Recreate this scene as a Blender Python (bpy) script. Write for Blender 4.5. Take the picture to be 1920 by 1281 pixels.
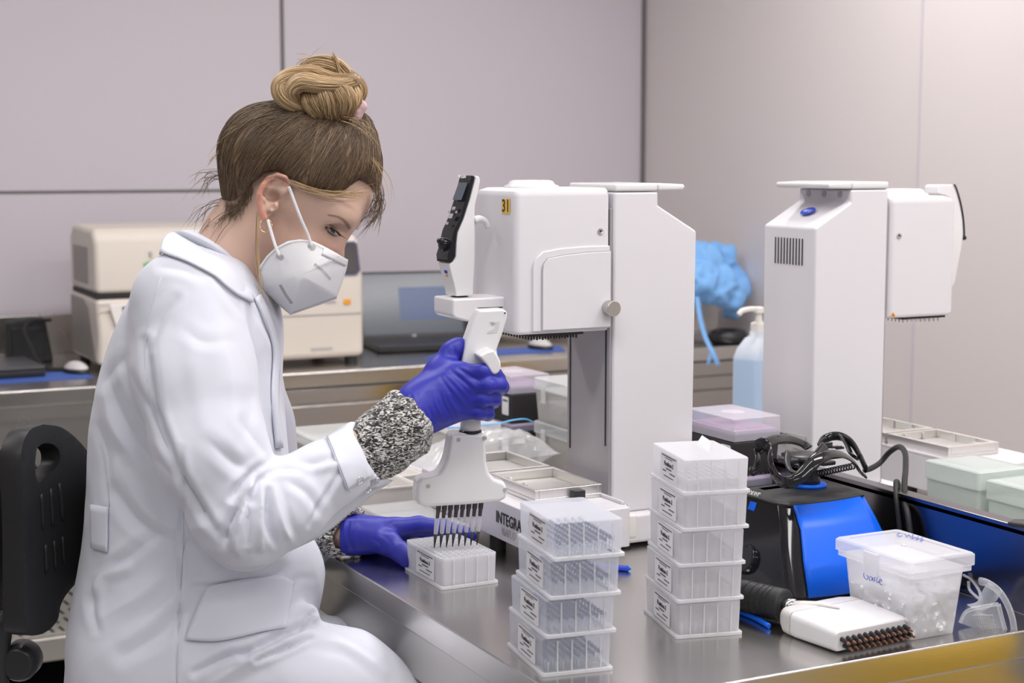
import bpy, bmesh, math, random
import numpy as np
from mathutils import Vector, Matrix
from mathutils.bvhtree import BVHTree

for o in list(bpy.data.objects): bpy.data.objects.remove(o)
SC = bpy.context.scene
COL = SC.collection
PI = math.pi
# ------------------------------------------------------------------ camera
CAMZ = 1.47          # eye height; the benches are 0.90 high
BZ = 0.90
FPX, HOR, YAW = 3000.0, 300.0, math.radians(27)
PITCH = math.atan((640.5 - HOR) / FPX)
cam_data = bpy.data.cameras.new('camera')
cam_data.sensor_width = 36.0
cam_data.lens = 36.0 * FPX / 1920
cam_data.clip_end = 50
cam_data.dof.use_dof = True
cam_data.dof.focus_distance = 2.12
cam_data.dof.aperture_fstop = 6.3
cam = bpy.data.objects.new('camera', cam_data)
COL.objects.link(cam)
cam.location = (0, 0, CAMZ)
cam.rotation_euler = (PI / 2 - PITCH, 0, -YAW)
SC.camera = cam
# ------------------------------------------------------------------ light and exposure
SC.view_settings.view_transform = 'Standard'
SC.view_settings.look = 'None'
SC.view_settings.gamma = 1
SC.view_settings.use_curve_mapping = False
SC.view_settings.exposure = -0.07
world = bpy.data.worlds.new('world'); SC.world = world; world.use_nodes = True
wb = world.node_tree.nodes['Background']
wb.inputs[0].default_value = (0.93, 0.95, 1.0, 1); wb.inputs[1].default_value = 0.33
def area_light(name, loc, sx, sy, power, color=(1, 0.975, 0.975), rot=(0, 0, 0)):
    d = bpy.data.lights.new(name, 'AREA'); d.shape = 'RECTANGLE'; d.size = sx; d.size_y = sy
    d.energy = power; d.color = color
    o = bpy.data.objects.new(name, d); o.location = loc; o.rotation_euler = rot; COL.objects.link(o); return o
LAMPS = [(x, y) for x in (-0.9, 0.75, 2.2) for y in (-0.6, 1.3, 3.2)]
for i, (x, y) in enumerate(LAMPS):
    area_light('ceiling_lamp_light', (x, y, 2.735), 1.15, 0.28, {-0.9: 9, 0.75: 17, 2.2: 22}[x])
# ------------------------------------------------------------------ geometry of the view (used for tracing outlines at real distances)
_c, _s = math.cos(PITCH), math.sin(PITCH)
CA, SA = math.cos(YAW), math.sin(YAW)
def ray(px, py):
    dx = (px - 960) / FPX; dy = (py - 640.5) / FPX
    X, Y, Z = dx, _c - dy * _s, -(_s + dy * _c)
    return Vector((X * CA + Y * SA, -X * SA + Y * CA, Z))
def gz(px, py, z=0.0):           # point at height z above the bench top
    r = ray(px, py); t = (BZ + z - CAMZ) / r.z
    return Vector((r.x * t, r.y * t, BZ + z))
def av(px, py, v):               # point in the plane y = v
    r = ray(px, py); t = v / r.y
    return Vector((r.x * t, v, CAMZ + r.z * t))
def q(px, py, Y):                # camera-aligned frame: X right, Y forward, Z up (absolute)
    dx = (px - 960) / FPX; dy = (py - 640.5) / FPX
    t = Y / (_c - dy * _s)
    return np.array([dx * t, Y, CAMZ - (_s + dy * _c) * t])
def cw(p):                       # camera-aligned frame -> world
    return Vector((p[0] * CA + p[1] * SA, -p[0] * SA + p[1] * CA, p[2]))
def topx(P):                     # camera-aligned array (n,3) -> pixels
    X, Y, h = P[:, 0], P[:, 1], CAMZ - P[:, 2]
    F = Y * _c + h * _s
    return 960 + FPX * X / F, 640.5 + FPX * (h * _c - Y * _s) / F
# ------------------------------------------------------------------ materials
def mat(name, col, rough=0.5, metal=0.0, spec=0.5, coat=0.0, bump=None, vary=None, sheen=0.0, sss=0.0, emit=None, trans=0.0, ior=1.45, alpha=1.0):
    m = bpy.data.materials.new(name); m.use_nodes = True
    nt = m.node_tree; b = nt.nodes['Principled BSDF']
    c = tuple(col) + (1,)
    b.inputs['Base Color'].default_value = c
    b.inputs['Roughness'].default_value = rough
    b.inputs['Metallic'].default_value = metal
    b.inputs['Specular IOR Level'].default_value = spec
    b.inputs['IOR'].default_value = ior
    b.inputs['Coat Weight'].default_value = coat
    b.inputs['Sheen Weight'].default_value = sheen
    b.inputs['Transmission Weight'].default_value = trans
    b.inputs['Alpha'].default_value = alpha
    if sss:
        b.inputs['Subsurface Weight'].default_value = sss
        b.inputs['Subsurface Radius'].default_value = (0.01, 0.004, 0.002)
        b.inputs['Subsurface Scale'].default_value = 1.0
    if emit:
        b.inputs['Emission Color'].default_value = tuple(emit[0]) + (1,)
        b.inputs['Emission Strength'].default_value = emit[1]
    tc = nt.nodes.new('ShaderNodeTexCoord')
    if vary:   # (scale, amount)
        n = nt.nodes.new('ShaderNodeTexNoise'); n.inputs['Scale'].default_value = vary[0]; n.inputs['Detail'].default_value = 3
        nt.links.new(tc.outputs['Object'], n.inputs['Vector'])
        mx = nt.nodes.new('ShaderNodeMix'); mx.data_type = 'RGBA'
        mx.inputs['A'].default_value = tuple(max(0, x * (1 - vary[1])) for x in col) + (1,)
        mx.inputs['B'].default_value = tuple(min(1, x * (1 + vary[1])) for x in col) + (1,)
        nt.links.new(n.outputs['Fac'], mx.inputs['Factor']); nt.links.new(mx.outputs['Result'], b.inputs['Base Color'])
    if bump:   # (scale, strength, distance)
        n = nt.nodes.new('ShaderNodeTexNoise'); n.inputs['Scale'].default_value = bump[0]; n.inputs['Detail'].default_value = 4
        nt.links.new(tc.outputs['Object'], n.inputs['Vector'])
        bp = nt.nodes.new('ShaderNodeBump'); bp.inputs['Strength'].default_value = bump[1]; bp.inputs['Distance'].default_value = bump[2]
        nt.links.new(n.outputs['Fac'], bp.inputs['Height']); nt.links.new(bp.outputs['Normal'], b.inputs['Normal'])
    return m
def steel(name, col=(0.60, 0.585, 0.56), rough=0.22, stretch=(1, 60, 60), bs=0.05):
    m = mat(name, col, rough, 1.0); nt = m.node_tree; b = nt.nodes['Principled BSDF']
    tc = nt.nodes.new('ShaderNodeTexCoord'); mp = nt.nodes.new('ShaderNodeMapping'); mp.inputs['Scale'].default_value = stretch
    n = nt.nodes.new('ShaderNodeTexNoise'); n.inputs['Scale'].default_value = 12; n.inputs['Detail'].default_value = 5
    nt.links.new(tc.outputs['Object'], mp.inputs['Vector']); nt.links.new(mp.outputs['Vector'], n.inputs['Vector'])
    bp = nt.nodes.new('ShaderNodeBump'); bp.inputs['Strength'].default_value = bs; bp.inputs['Distance'].default_value = 0.001
    nt.links.new(n.outputs['Fac'], bp.inputs['Height']); nt.links.new(bp.outputs['Normal'], b.inputs['Normal'])
    mr = nt.nodes.new('ShaderNodeMapRange'); mr.inputs['To Min'].default_value = rough * 0.8; mr.inputs['To Max'].default_value = rough * 1.35
    n2 = nt.nodes.new('ShaderNodeTexNoise'); n2.inputs['Scale'].default_value = 4; nt.links.new(tc.outputs['Object'], n2.inputs['Vector'])
    nt.links.new(n2.outputs['Fac'], mr.inputs['Value']); nt.links.new(mr.outputs['Result'], b.inputs['Roughness'])
    return m
def frosted(name, col=(0.9, 0.9, 0.93), clear=0.4, rough=0.3, bodyalpha=1.0):
    """translucent polypropylene: part clear, part milky"""
    m = bpy.data.materials.new(name); m.use_nodes = True; nt = m.node_tree; N = nt.nodes; L = nt.links
    N.clear(); out = N.new('ShaderNodeOutputMaterial')
    tr = N.new('ShaderNodeBsdfTransparent'); tr.inputs[0].default_value = (0.97, 0.97, 0.98, 1)
    di = N.new('ShaderNodeBsdfPrincipled'); di.inputs['Base Color'].default_value = tuple(col) + (1,); di.inputs['Roughness'].default_value = rough
    tl = N.new('ShaderNodeBsdfTranslucent'); tl.inputs[0].default_value = tuple(col) + (1,)
    m1 = N.new('ShaderNodeMixShader'); m1.inputs[0].default_value = 0.45
    L.new(di.outputs[0], m1.inputs[1]); L.new(tl.outputs[0], m1.inputs[2])
    m2 = N.new('ShaderNodeMixShader')
    fr = N.new('ShaderNodeLayerWeight'); fr.inputs[0].default_value = 0.35
    mr = N.new('ShaderNodeMapRange'); mr.inputs['To Min'].default_value = clear; mr.inputs['To Max'].default_value = clear * 0.35
    L.new(fr.outputs['Facing'], mr.inputs['Value']); L.new(mr.outputs['Result'], m2.inputs[0])
    L.new(m1.outputs[0], m2.inputs[1]); L.new(tr.outputs[0], m2.inputs[2]); L.new(m2.outputs[0], out.inputs[0])
    return m
def clearplastic(name, col=(0.9, 0.92, 0.92), clear=0.75, rough=0.08):
    m = bpy.data.materials.new(name); m.use_nodes = True; nt = m.node_tree; N = nt.nodes; L = nt.links
    N.clear(); out = N.new('ShaderNodeOutputMaterial')
    tr = N.new('ShaderNodeBsdfTransparent'); tr.inputs[0].default_value = (0.95, 0.96, 0.96, 1)
    di = N.new('ShaderNodeBsdfPrincipled'); di.inputs['Base Color'].default_value = tuple(col) + (1,); di.inputs['Roughness'].default_value = rough
    m2 = N.new('ShaderNodeMixShader'); fr = N.new('ShaderNodeLayerWeight'); fr.inputs[0].default_value = 0.3
    mr = N.new('ShaderNodeMapRange'); mr.inputs['To Min'].default_value = clear; mr.inputs['To Max'].default_value = clear * 0.5
    L.new(fr.outputs['Facing'], mr.inputs['Value']); L.new(mr.outputs['Result'], m2.inputs[0])
    L.new(di.outputs[0], m2.inputs[1]); L.new(tr.outputs[0], m2.inputs[2]); L.new(m2.outputs[0], out.inputs[0])
    return m
M = {}
M['wall'] = mat('wall_panel', (0.595, 0.555, 0.60), 0.42, vary=(0.8, 0.015), bump=(300, 0.03, 0.001))
M['wall_warm'] = mat('wall_panel_warm', (0.69, 0.635, 0.63), 0.42, vary=(0.8, 0.015), bump=(300, 0.03, 0.001))
M['wall_dim'] = mat('wall_panel_grey', (0.30, 0.29, 0.31), 0.5, vary=(0.8, 0.03))
M['seam'] = mat('wall_seam', (0.16, 0.15, 0.15), 0.6, vary=(20, 0.1))
M['floor'] = mat('floor_epoxy', (0.44, 0.43, 0.42), 0.35, vary=(3, 0.1), bump=(60, 0.05, 0.001))
M['ceiling'] = mat('ceiling_panel', (0.78, 0.77, 0.76), 0.6, vary=(2, 0.02))
M['lampglow'] = mat('lamp_diffuser', (0.9, 0.9, 0.9), 0.5, emit=((1, 0.97, 0.94), 3.0), vary=(5, 0.01))
M['steel_top'] = steel('bench_steel_top', (0.62, 0.60, 0.575), 0.20, (3, 60, 60))
M['steel'] = steel('bench_steel_face', (0.60, 0.58, 0.555), 0.24, (60, 60, 2))
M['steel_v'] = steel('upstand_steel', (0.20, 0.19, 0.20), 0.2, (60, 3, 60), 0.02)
M['steel_drawer'] = steel('drawer_steel', (0.50, 0.48, 0.455), 0.09, (60, 60, 2), 0.02)
M['darkgrey'] = mat('dark_grey_fitting', (0.10, 0.09, 0.095), 0.35, metal=.6, vary=(60, .1))
M['steel_soft'] = steel('shelf_steel', (0.55, 0.53, 0.50), 0.4, (4, 60, 60))
M['chrome'] = steel('chrome', (0.75, 0.75, 0.75), 0.12, (20, 20, 20), 0.01)
M['alu'] = steel('brushed_aluminium', (0.78, 0.765, 0.74), 0.35, (3, 50, 50))
M['white'] = mat('white_enamel', (0.69, 0.67, 0.70), 0.38, vary=(6, 0.01), bump=(700, 0.02, 0.0005))
M['whitegloss'] = mat('white_gloss_plastic', (0.74, 0.73, 0.745), 0.22, vary=(6, 0.01), coat=0.15)
M['offwhite'] = mat('offwhite_plastic', (0.74, 0.71, 0.68), 0.4, vary=(6, 0.02))
M['cream'] = mat('cream_plastic', (0.66, 0.60, 0.53), 0.42, vary=(4, 0.02), bump=(500, 0.03, 0.0005))
M['cream_dark'] = mat('cream_plastic_darkened', (0.30, 0.275, 0.25), 0.45, vary=(4, 0.02))  # cream plastic, darkened to put shade on the thermal cycler's left side
M['grey'] = mat('grey_plastic', (0.42, 0.41, 0.42), 0.45, vary=(8, 0.03))
M['lightgrey'] = mat('light_grey_plastic', (0.60, 0.58, 0.57), 0.4, vary=(8, 0.03))
M['column'] = mat('grey_column', (0.42, 0.40, 0.42), 0.35, metal=0.3, vary=(8, 0.03))
M['dark'] = mat('dark_slot', (0.02, 0.02, 0.022), 0.6, vary=(8, 0.1))
M['black'] = mat('black_plastic', (0.022, 0.022, 0.025), 0.33, vary=(8, 0.1), bump=(500, 0.05, 0.0005))
M['blackgloss'] = mat('black_gloss', (0.012, 0.012, 0.014), 0.1, vary=(8, 0.1))
M['blackrack'] = mat('black_rack', (0.03, 0.027, 0.03), 0.45, vary=(8, 0.1))
M['rubber'] = mat('black_rubber', (0.02, 0.02, 0.02), 0.55, vary=(30, 0.2), bump=(400, 0.1, 0.0005))
M['chair'] = mat('chair_black', (0.016, 0.0155, 0.017), 0.4, vary=(20, 0.1), bump=(900, 0.25, 0.0008))
M['blue'] = mat('vortex_blue', (0.0, 0.11, 0.72), 0.38, vary=(5, 0.03), spec=.35)
M['yellow'] = mat('yellow_note', (0.80, 0.50, 0.06), 0.7, vary=(30, 0.03))
M['yellowcab'] = mat('yellow_cabinet', (0.72, 0.46, 0.01), 0.4, vary=(3, 0.03))
M['ink'] = mat('ink', (0.03, 0.03, 0.035), 0.6, vary=(50, 0.1))
M['inkblue'] = mat('blue_marker', (0.02, 0.06, 0.55), 0.5, vary=(50, 0.1))
M['inkwhite'] = mat('white_print', (0.8, 0.8, 0.8), 0.5, vary=(50, 0.02))
M['label'] = mat('paper_label', (0.78, 0.77, 0.80), 0.5, vary=(40, 0.01))
M['pp'] = frosted('frosted_rack')
M['pp_clear'] = frosted('frosted_rack_clear', (0.84, 0.86, 0.93), clear=0.62)
M['pp_lid'] = frosted('frosted_lid', clear=0.62)
M['pp_tub'] = frosted('frosted_tub', (0.93, 0.93, 0.95), clear=0.5)
M['pp_plate'] = frosted('tip_plate', (0.86, 0.86, 0.88), clear=0.15)
M['tip'] = frosted('pipette_tip', (0.85, 0.85, 0.9), clear=0.55)
M['tipdark'] = mat('dark_tips', (0.07, 0.10, 0.20), 0.5, vary=(60, 0.2))
M['tipblue'] = mat('blue_grey_tips', (0.55, 0.60, 0.70), 0.5, vary=(60, 0.1))
M['tipgrey'] = mat('pale_tips', (0.62, 0.62, 0.64), 0.5, vary=(60, 0.1))
M['clear'] = clearplastic('clear_plastic')
M['clear_green'] = clearplastic('greenish_clear', (0.72, 0.80, 0.76), clear=0.45)
M['bag'] = clearplastic('bag_film', (0.8, 0.79, 0.8), clear=0.75, rough=0.12)
M['smoke'] = clearplastic('smoky_plastic', (0.55, 0.52, 0.50), clear=0.5)
M['lilac'] = mat('lilac_rack', (0.62, 0.50, 0.66), 0.5, vary=(40, 0.05))
M['lilaclid'] = clearplastic('lilac_lid', (0.84, 0.78, 0.86), clear=0.72, rough=0.15)
M['bandgrey'] = mat('slate_band', (0.22, 0.22, 0.28), 0.3, vary=(10, 0.05))
M['liquid'] = mat('blue_liquid', (0.10, 0.42, 0.75), 0.15, vary=(3, 0.05))
M['gown'] = mat('blue_gown', (0.20, 0.44, 0.82), 0.75, vary=(9, 0.12), sheen=0.1)
M['padblue'] = mat('blue_pad', (0.05, 0.11, 0.40), 0.6, vary=(9, 0.1))
M['screen'] = mat('laptop_screen', (0.03, 0.035, 0.05), 0.15, emit=((0.35, 0.38, 0.45), 0.17), vary=(3, 0.1))
M['screenblue'] = mat('screen_sheet', (0.02, 0.04, 0.1), 0.2, emit=((0.06, 0.10, 0.26), 0.35), vary=(3, 0.1))
M['keys'] = mat('laptop_keys', (0.05, 0.05, 0.055), 0.4, vary=(30, 0.1))
M['orange'] = mat('orange_label', (0.80, 0.33, 0.02), 0.6, vary=(20, 0.1))
M['green'] = mat('green_badge', (0.25, 0.55, 0.33), 0.5, vary=(20, 0.05))
M['glassdark'] = mat('dark_window', (0.06, 0.055, 0.055), 0.1, vary=(3, 0.1), coat=0.5)
M['navy'] = mat('navy_frame', (0.04, 0.04, 0.12), 0.3, vary=(3, 0.1))
M['copper'] = mat('copper_pin', (0.45, 0.20, 0.12), 0.3, metal=0.9, vary=(9, 0.1))
# ------------------------------------------------------------------ object helpers
def link(name, me, m, parent=None, smooth=False):
    o = bpy.data.objects.new(name, me)
    if m: o.data.materials.append(M[m] if isinstance(m, str) else m)
    if smooth:
        for p in me.polygons: p.use_smooth = True
    COL.objects.link(o)
    if parent: o.parent = parent
    return o
def obj(name, bm, m, parent=None, smooth=False, bevel=0.0, seg=2, sub=0):
    me = bpy.data.meshes.new(name); bmesh.ops.recalc_face_normals(bm, faces=bm.faces); bm.to_mesh(me); bm.free()
    o = link(name, me, m, parent, smooth or bevel > 0)
    if bevel > 0:
        b = o.modifiers.new('bevel', 'BEVEL'); b.width = bevel; b.segments = seg; b.limit_method = 'ANGLE'; b.angle_limit = math.radians(35)
        w = o.modifiers.new('wn', 'WEIGHTED_NORMAL'); w.keep_sharp = True
    if sub:
        s = o.modifiers.new('sub', 'SUBSURF'); s.levels = sub; s.render_levels = sub
    return o
def tag(o, label, cat, group=None, kind=None):
    if label: o['label'] = label
    if cat: o['category'] = cat
    if group: o['group'] = group
    if kind: o['kind'] = kind
    return o
def thing(name, label, cat, loc=(0, 0, 0), rz=0, group=None):
    o = bpy.data.objects.new(name, None); o.empty_display_size = 0.05; COL.objects.link(o)
    o.location = loc; o.rotation_euler = (0, 0, rz)
    return tag(o, label, cat, group)
def struct(name, bm, m, **k):
    o = obj(name, bm, m, **k); o['kind'] = 'structure'; return o
def copy_tree(o, parent=None):
    c = o.copy(); COL.objects.link(c); c.parent = parent
    for ch in o.children: copy_tree(ch, c)
    return c
def B(): return bmesh.new()
def box(bm, x0, x1, y0, y1, z0, z1, mtx=None):
    vs = [bm.verts.new((x, y, z)) for x in (x0, x1) for y in (y0, y1) for z in (z0, z1)]
    for f in ((0, 1, 3, 2), (4, 6, 7, 5), (0, 4, 5, 1), (2, 3, 7, 6), (0, 2, 6, 4), (1, 5, 7, 3)):
        bm.faces.new([vs[i] for i in f])
    if mtx is not None: bmesh.ops.transform(bm, matrix=mtx, verts=vs)
    return vs
def frustum(bm, b, t, z0, z1):
    """b, t = (x0,x1,y0,y1) at bottom and top"""
    vs = []
    for i, x in enumerate((0, 1)):
        for j in (0, 1):
            for k, (r, z) in enumerate(((b, z0), (t, z1))):
                vs.append(bm.verts.new((r[i], r[2 + j], z)))
    for f in ((0, 1, 3, 2), (4, 6, 7, 5), (0, 4, 5, 1), (2, 3, 7, 6), (0, 2, 6, 4), (1, 5, 7, 3)):
        bm.faces.new([vs[i] for i in f])
    return vs
def prism(bm, pts, d):
    """closed polygon of 3D points extruded by vector d"""
    d = Vector(d); a = [bm.verts.new(Vector(p)) for p in pts]; b = [bm.verts.new(Vector(p) + d) for p in pts]
    bm.faces.new(a); bm.faces.new(b[::-1]); n = len(a)
    for i in range(n): bm.faces.new((a[i], a[(i + 1) % n], b[(i + 1) % n], b[i]))
    return a + b
def xz(pts, y0, y1):      # profile in x,z extruded in y
    bm = B(); prism(bm, [(x, y0, z) for x, z in pts], (0, y1 - y0, 0)); return bm
def rrect(x0, x1, y0, y1, r, n=5):
    out = []
    for cx, cy, a in ((x1 - r, y0 + r, -90), (x1 - r, y1 - r, 0), (x0 + r, y1 - r, 90), (x0 + r, y0 + r, 180)):
        for i in range(n + 1):
            t = math.radians(a + 90 * i / n); out.append((cx + r * math.cos(t), cy + r * math.sin(t)))
    return out
def loft(bm, rings, cap=True, closed=True):
    vr = [[bm.verts.new(p) for p in r] for r in rings]; n = len(vr[0])
    for a, b in zip(vr, vr[1:]):
        for i in range(n if closed else n - 1): bm.faces.new((a[i], a[(i + 1) % n], b[(i + 1) % n], b[i]))
    if cap and closed: bm.faces.new(vr[0][::-1]); bm.faces.new(vr[-1])
    return vr
def lathe(bm, prof, c=(0, 0, 0), n=32, ax='z', cap=True):
    rings = []
    for r, h in prof:
        ring = []
        for i in range(n):
            a = 2 * PI * i / n; x, y = r * math.cos(a), r * math.sin(a)
            p = {'z': (x, y, h), 'y': (x, h, -y), 'x': (h, x, y)}[ax]
            ring.append((p[0] + c[0], p[1] + c[1], p[2] + c[2]))
        rings.append(ring)
    return loft(bm, rings, cap)
def smoothpath(pts, n=8):
    """Catmull-Rom through points (any dimension)"""
    P = [np.array(p, float) for p in pts]; P = [2 * P[0] - P[1]] + P + [2 * P[-1] - P[-2]]; out = []
    for i in range(1, len(P) - 2):
        for k in range(n):
            t = k / n; a, b, c, d = P[i - 1], P[i], P[i + 1], P[i + 2]
            out.append(0.5 * ((2 * b) + (c - a) * t + (2 * a - 5 * b + 4 * c - d) * t * t + (3 * b - a - 3 * c + d) * t ** 3))
    out.append(P[-2]); return out
def tube(bm, pts, r, n=10, flat=1.0, up=(0, 0, 1), closed=False, cap=True, taper=None):
    pts = [Vector(p) for p in pts]; m = len(pts); rings = []; up = Vector(up)
    prev = None
    for i, p in enumerate(pts):
        a = pts[(i - 1) % m] if (closed or i > 0) else p; b = pts[(i + 1) % m] if (closed or i < m - 1) else p
        t = (b - a).normalized()
        if prev is None:
            s = t.cross(up)
            if s.length < 1e-3: s = t.cross(Vector((1, 0, 0)))
        else: s = prev - t * prev.dot(t)
        s.normalize(); prev = s; w = t.cross(s)
        rr = r[i] if hasattr(r, '__len__') else r
        if taper: rr = rr * taper(i / (m - 1))
        rings.append([p + s * (rr * math.cos(2 * PI * k / n)) + w * (rr * flat * math.sin(2 * PI * k / n)) for k in range(n)])
    if closed: rings.append(rings[0]); cap = False
    if closed:
        vr = [[bm.verts.new(p) for p in rg] for rg in rings[:-1]]; vr.append(vr[0])
        for a, b in zip(vr, vr[1:]):
            for i in range(n): bm.faces.new((a[i], a[(i + 1) % n], b[(i + 1) % n], b[i]))
        return
    loft(bm, rings, cap)
def sphere(bm, c, r, sc=(1, 1, 1), n=16):
    mtx = Matrix.Translation(Vector(c)) @ Matrix.Diagonal((sc[0], sc[1], sc[2], 1))
    return bmesh.ops.create_uvsphere(bm, u_segments=n, v_segments=max(6, n // 2), radius=r, matrix=mtx)
def text(body, size, mtx, m, parent, name='printed_text', extr=0.0002, bold=False, align='CENTER', sx=1.0):
    cu = bpy.data.curves.new('txt', 'FONT'); cu.body = body; cu.size = size; cu.extrude = extr; cu.align_x = align; cu.align_y = 'CENTER'; cu.offset = 0.012 * size if bold else 0; cu.resolution_u = 2
    t = bpy.data.objects.new('txt', cu); COL.objects.link(t)
    dg = bpy.context.evaluated_depsgraph_get(); me = bpy.data.meshes.new_from_object(t.evaluated_get(dg))
    bpy.data.objects.remove(t); me.transform(Matrix.Diagonal((sx, 1, 1, 1))); me.transform(mtx); me.materials.clear()
    return link(name, me, m, parent)
def frame(o, ex, ey):     # matrix: local x -> ex, local y -> ey, origin o
    ex = Vector(ex).normalized(); ey = Vector(ey).normalized(); ez = ex.cross(ey)
    mt = Matrix((ex, ey, ez)).transposed().to_4x4(); mt.translation = Vector(o); return mt
# ================================================================== the room
WB, WR = 4.856, 2.995          # back wall plane y, right wall plane x
bm = B(); box(bm, -3.2, WR, -2.6, WB, -0.05, 0); struct('floor', bm, 'floor')
bm = B(); box(bm, -3.2, WR + .1, -2.6, WB + .1, 2.75, 2.85); struct('ceiling', bm, 'ceiling')
bm = B(); box(bm, -3.2, WR + 0.1, WB, WB + 0.1, 0, 2.75); struct('wall_back', bm, 'wall')
bm = B(); box(bm, WR, WR + 0.1, -2.6, WB, 0, 2.75); struct('wall_right', bm, 'wall_warm')
bm = B(); box(bm, -3.3, -3.2, -2.6, WB, 0, 2.75); struct('wall_left', bm, 'wall_dim')
xs = av(531, 200, WB).x; zs = av(200, 359, WB).z
bm = B(); box(bm, xs - .006, xs + .006, WB - .003, WB, 0, 2.75); struct('trim_1', bm, 'seam')
bm = B(); box(bm, -3.2, xs - .006, WB - .003, WB, zs - .004, zs + .004); struct('trim_2', bm, 'seam')
bm = B(); box(bm, WR - .012, WR, WB - .012, WB, 0, 2.75); struct('trim_3', bm, 'seam')
bm = B(); box(bm, WR - .003, WR, 3.42, 3.428, 0, 2.75); struct('trim_4', bm, 'wall')
proto = None
for i, (x, y) in enumerate(LAMPS):
    t = thing('ceiling_light', 'flush white ceiling lamp, %s row from the back wall, %s' % (('third', 'second', 'first')[i % 3], ('on the left', 'in the middle', 'on the right')[i // 3]), 'ceiling light', (x, y, 2.75), group='ceiling lamps')
    bm = B()
    for a in ((-.62, -.58, -.18, .18), (.58, .62, -.18, .18), (-.58, .58, -.18, -.14), (-.58, .58, .14, .18)): box(bm, *a, -.025, 0)
    obj('frame', bm, 'white', t); bm = B(); box(bm, -.58, .58, -.14, .14, -.006, 0); obj('diffuser', bm, 'lampglow', t)
# ---- yellow storage cabinets along the right wall (their reflections tint the steel)
for lab, y0_, y1_, nd in (('single-door yellow cabinet by the right wall, level with the second bench', 1.48, 2.25, 1),):
    t = thing('storage_cabinet', lab, 'cabinet', (WR - .16, (y0_ + y1_) / 2, 0)); hy = (y1_ - y0_) / 2
    bm = B(); box(bm, -.11, .15, -hy, hy, .06, .86); obj('body', bm, 'yellowcab', t, bevel=.008)
    for k in range(nd):
        y = -hy + .01 + k * (2 * hy - .01) / nd; e = y + (2 * hy - .01) / nd - .01
        bm = B(); box(bm, -.132, -.11, y, e, .1, .82); d = obj('door', bm, 'yellowcab', t, bevel=.004)
        bm = B(); box(bm, -.15, -.132, e - .08, e - .06, .4, .55); obj('handle', bm, 'black', d)
    bm = B(); box(bm, -.09, .14, -hy + .03, hy - .03, 0, .06); obj('plinth', bm, 'dark', t)
t = thing('waste_bin', 'square yellow waste bin with a lid on the floor, camera side of the benches', 'waste bin', (2.24, .36, 0))
bm = B(); frustum(bm, (-.22, .22, -.20, .20), (-.26, .26, -.24, .24), .0, .56); obj('bin_body', bm, 'yellowcab', t, bevel=.02)
bm = B(); box(bm, -.275, .275, -.255, .255, .56, .60); obj('lid', bm, 'yellowcab', t, bevel=.012)
# ================================================================== near bench (she works at its left edge)
X0, X1, Y0, Y1 = 0.797, 1.4775, 1.408, 2.92
t = thing('steel_workbench', 'near stainless steel bench the woman in the lab coat works at', 'workbench', (X0, Y0, 0))
w, l = X1 - X0, Y1 - Y0
bm = B(); box(bm, 0, w, 0, l, BZ - .036, BZ); obj('worktop', bm, 'steel_top', t, bevel=.0025)
bm = B(); box(bm, .006, w - .004, .006, l - .006, BZ - .100, BZ - .0365); obj('apron', bm, 'steel', t, bevel=.002)
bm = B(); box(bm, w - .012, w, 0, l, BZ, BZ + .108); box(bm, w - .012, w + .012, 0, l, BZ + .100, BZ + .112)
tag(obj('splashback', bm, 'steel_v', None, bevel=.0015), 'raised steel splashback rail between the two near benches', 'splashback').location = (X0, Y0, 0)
for a in (.05, w - .1):
    for b in (.05, l - .1):
        bm = B(); box(bm, a, a + .04, b, b + .04, 0, BZ - .1); obj('leg', bm, 'steel', t, bevel=.002)
bm = B(); box(bm, .45, w - .02, .03, l - .03, .12, BZ - .1); obj('cupboard', bm, 'steel', t, bevel=.003)
# ---- second bench backing onto it
t = thing('steel_workbench', 'second steel bench behind the raised splashback, carrying the right-hand pipetting machine', 'workbench', (X1 + .014, Y0 - .1, 0))
w2 = .74
bm = B(); box(bm, 0, w2, 0, 1.75, BZ - .036, BZ); obj('worktop', bm, 'steel_top', t, bevel=.0025)
bm = B(); box(bm, .006, w2 - .006, .006, 1.744, BZ - .1, BZ - .0365); obj('apron', bm, 'steel', t)
for a in (.03, w2 - .07):
    for b in (.05, 1.66):
        bm = B(); box(bm, a, a + .04, b, b + .04, 0, BZ - .1); obj('leg', bm, 'steel', t)
bm = B(); prism(bm, [gz(1888, 987, .112), gz(1900, 981, .112), (X1 + .05, 1.44, BZ + .112), (X1 - .01, 1.44, BZ + .112)], (0, 0, .006))
tag(obj('cable_clip', bm, 'black', None, bevel=.002), 'flat black clip lying on the end of the steel splashback', 'clip')
# ================================================================== back bench
U0, U1, V0, V1 = -1.2, 2.95, 4.06, 4.84
t = thing('steel_workbench', 'long steel bench standing against the far wall', 'workbench', (U0, V0, 0))
def bl(x): return x - U0
bm = B(); box(bm, 0, U1 - U0, 0, V1 - V0, BZ - .042, BZ); obj('worktop', bm, 'steel_top', t, bevel=.004)
bm = B(); box(bm, 0, U1 - U0, V1 - V0 - .015, V1 - V0, BZ, BZ + .115); tag(obj('splashback', bm, 'steel', None, bevel=.003), 'low steel splashback running along the far wall', 'splashback').location = (U0, V0, 0)
xa = 1.12
bm = B(); box(bm, 0, U1 - U0, .02, V1 - V0 - .02, BZ - .055, BZ - .042); obj('shadow_gap', bm, 'dark', t)
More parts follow.
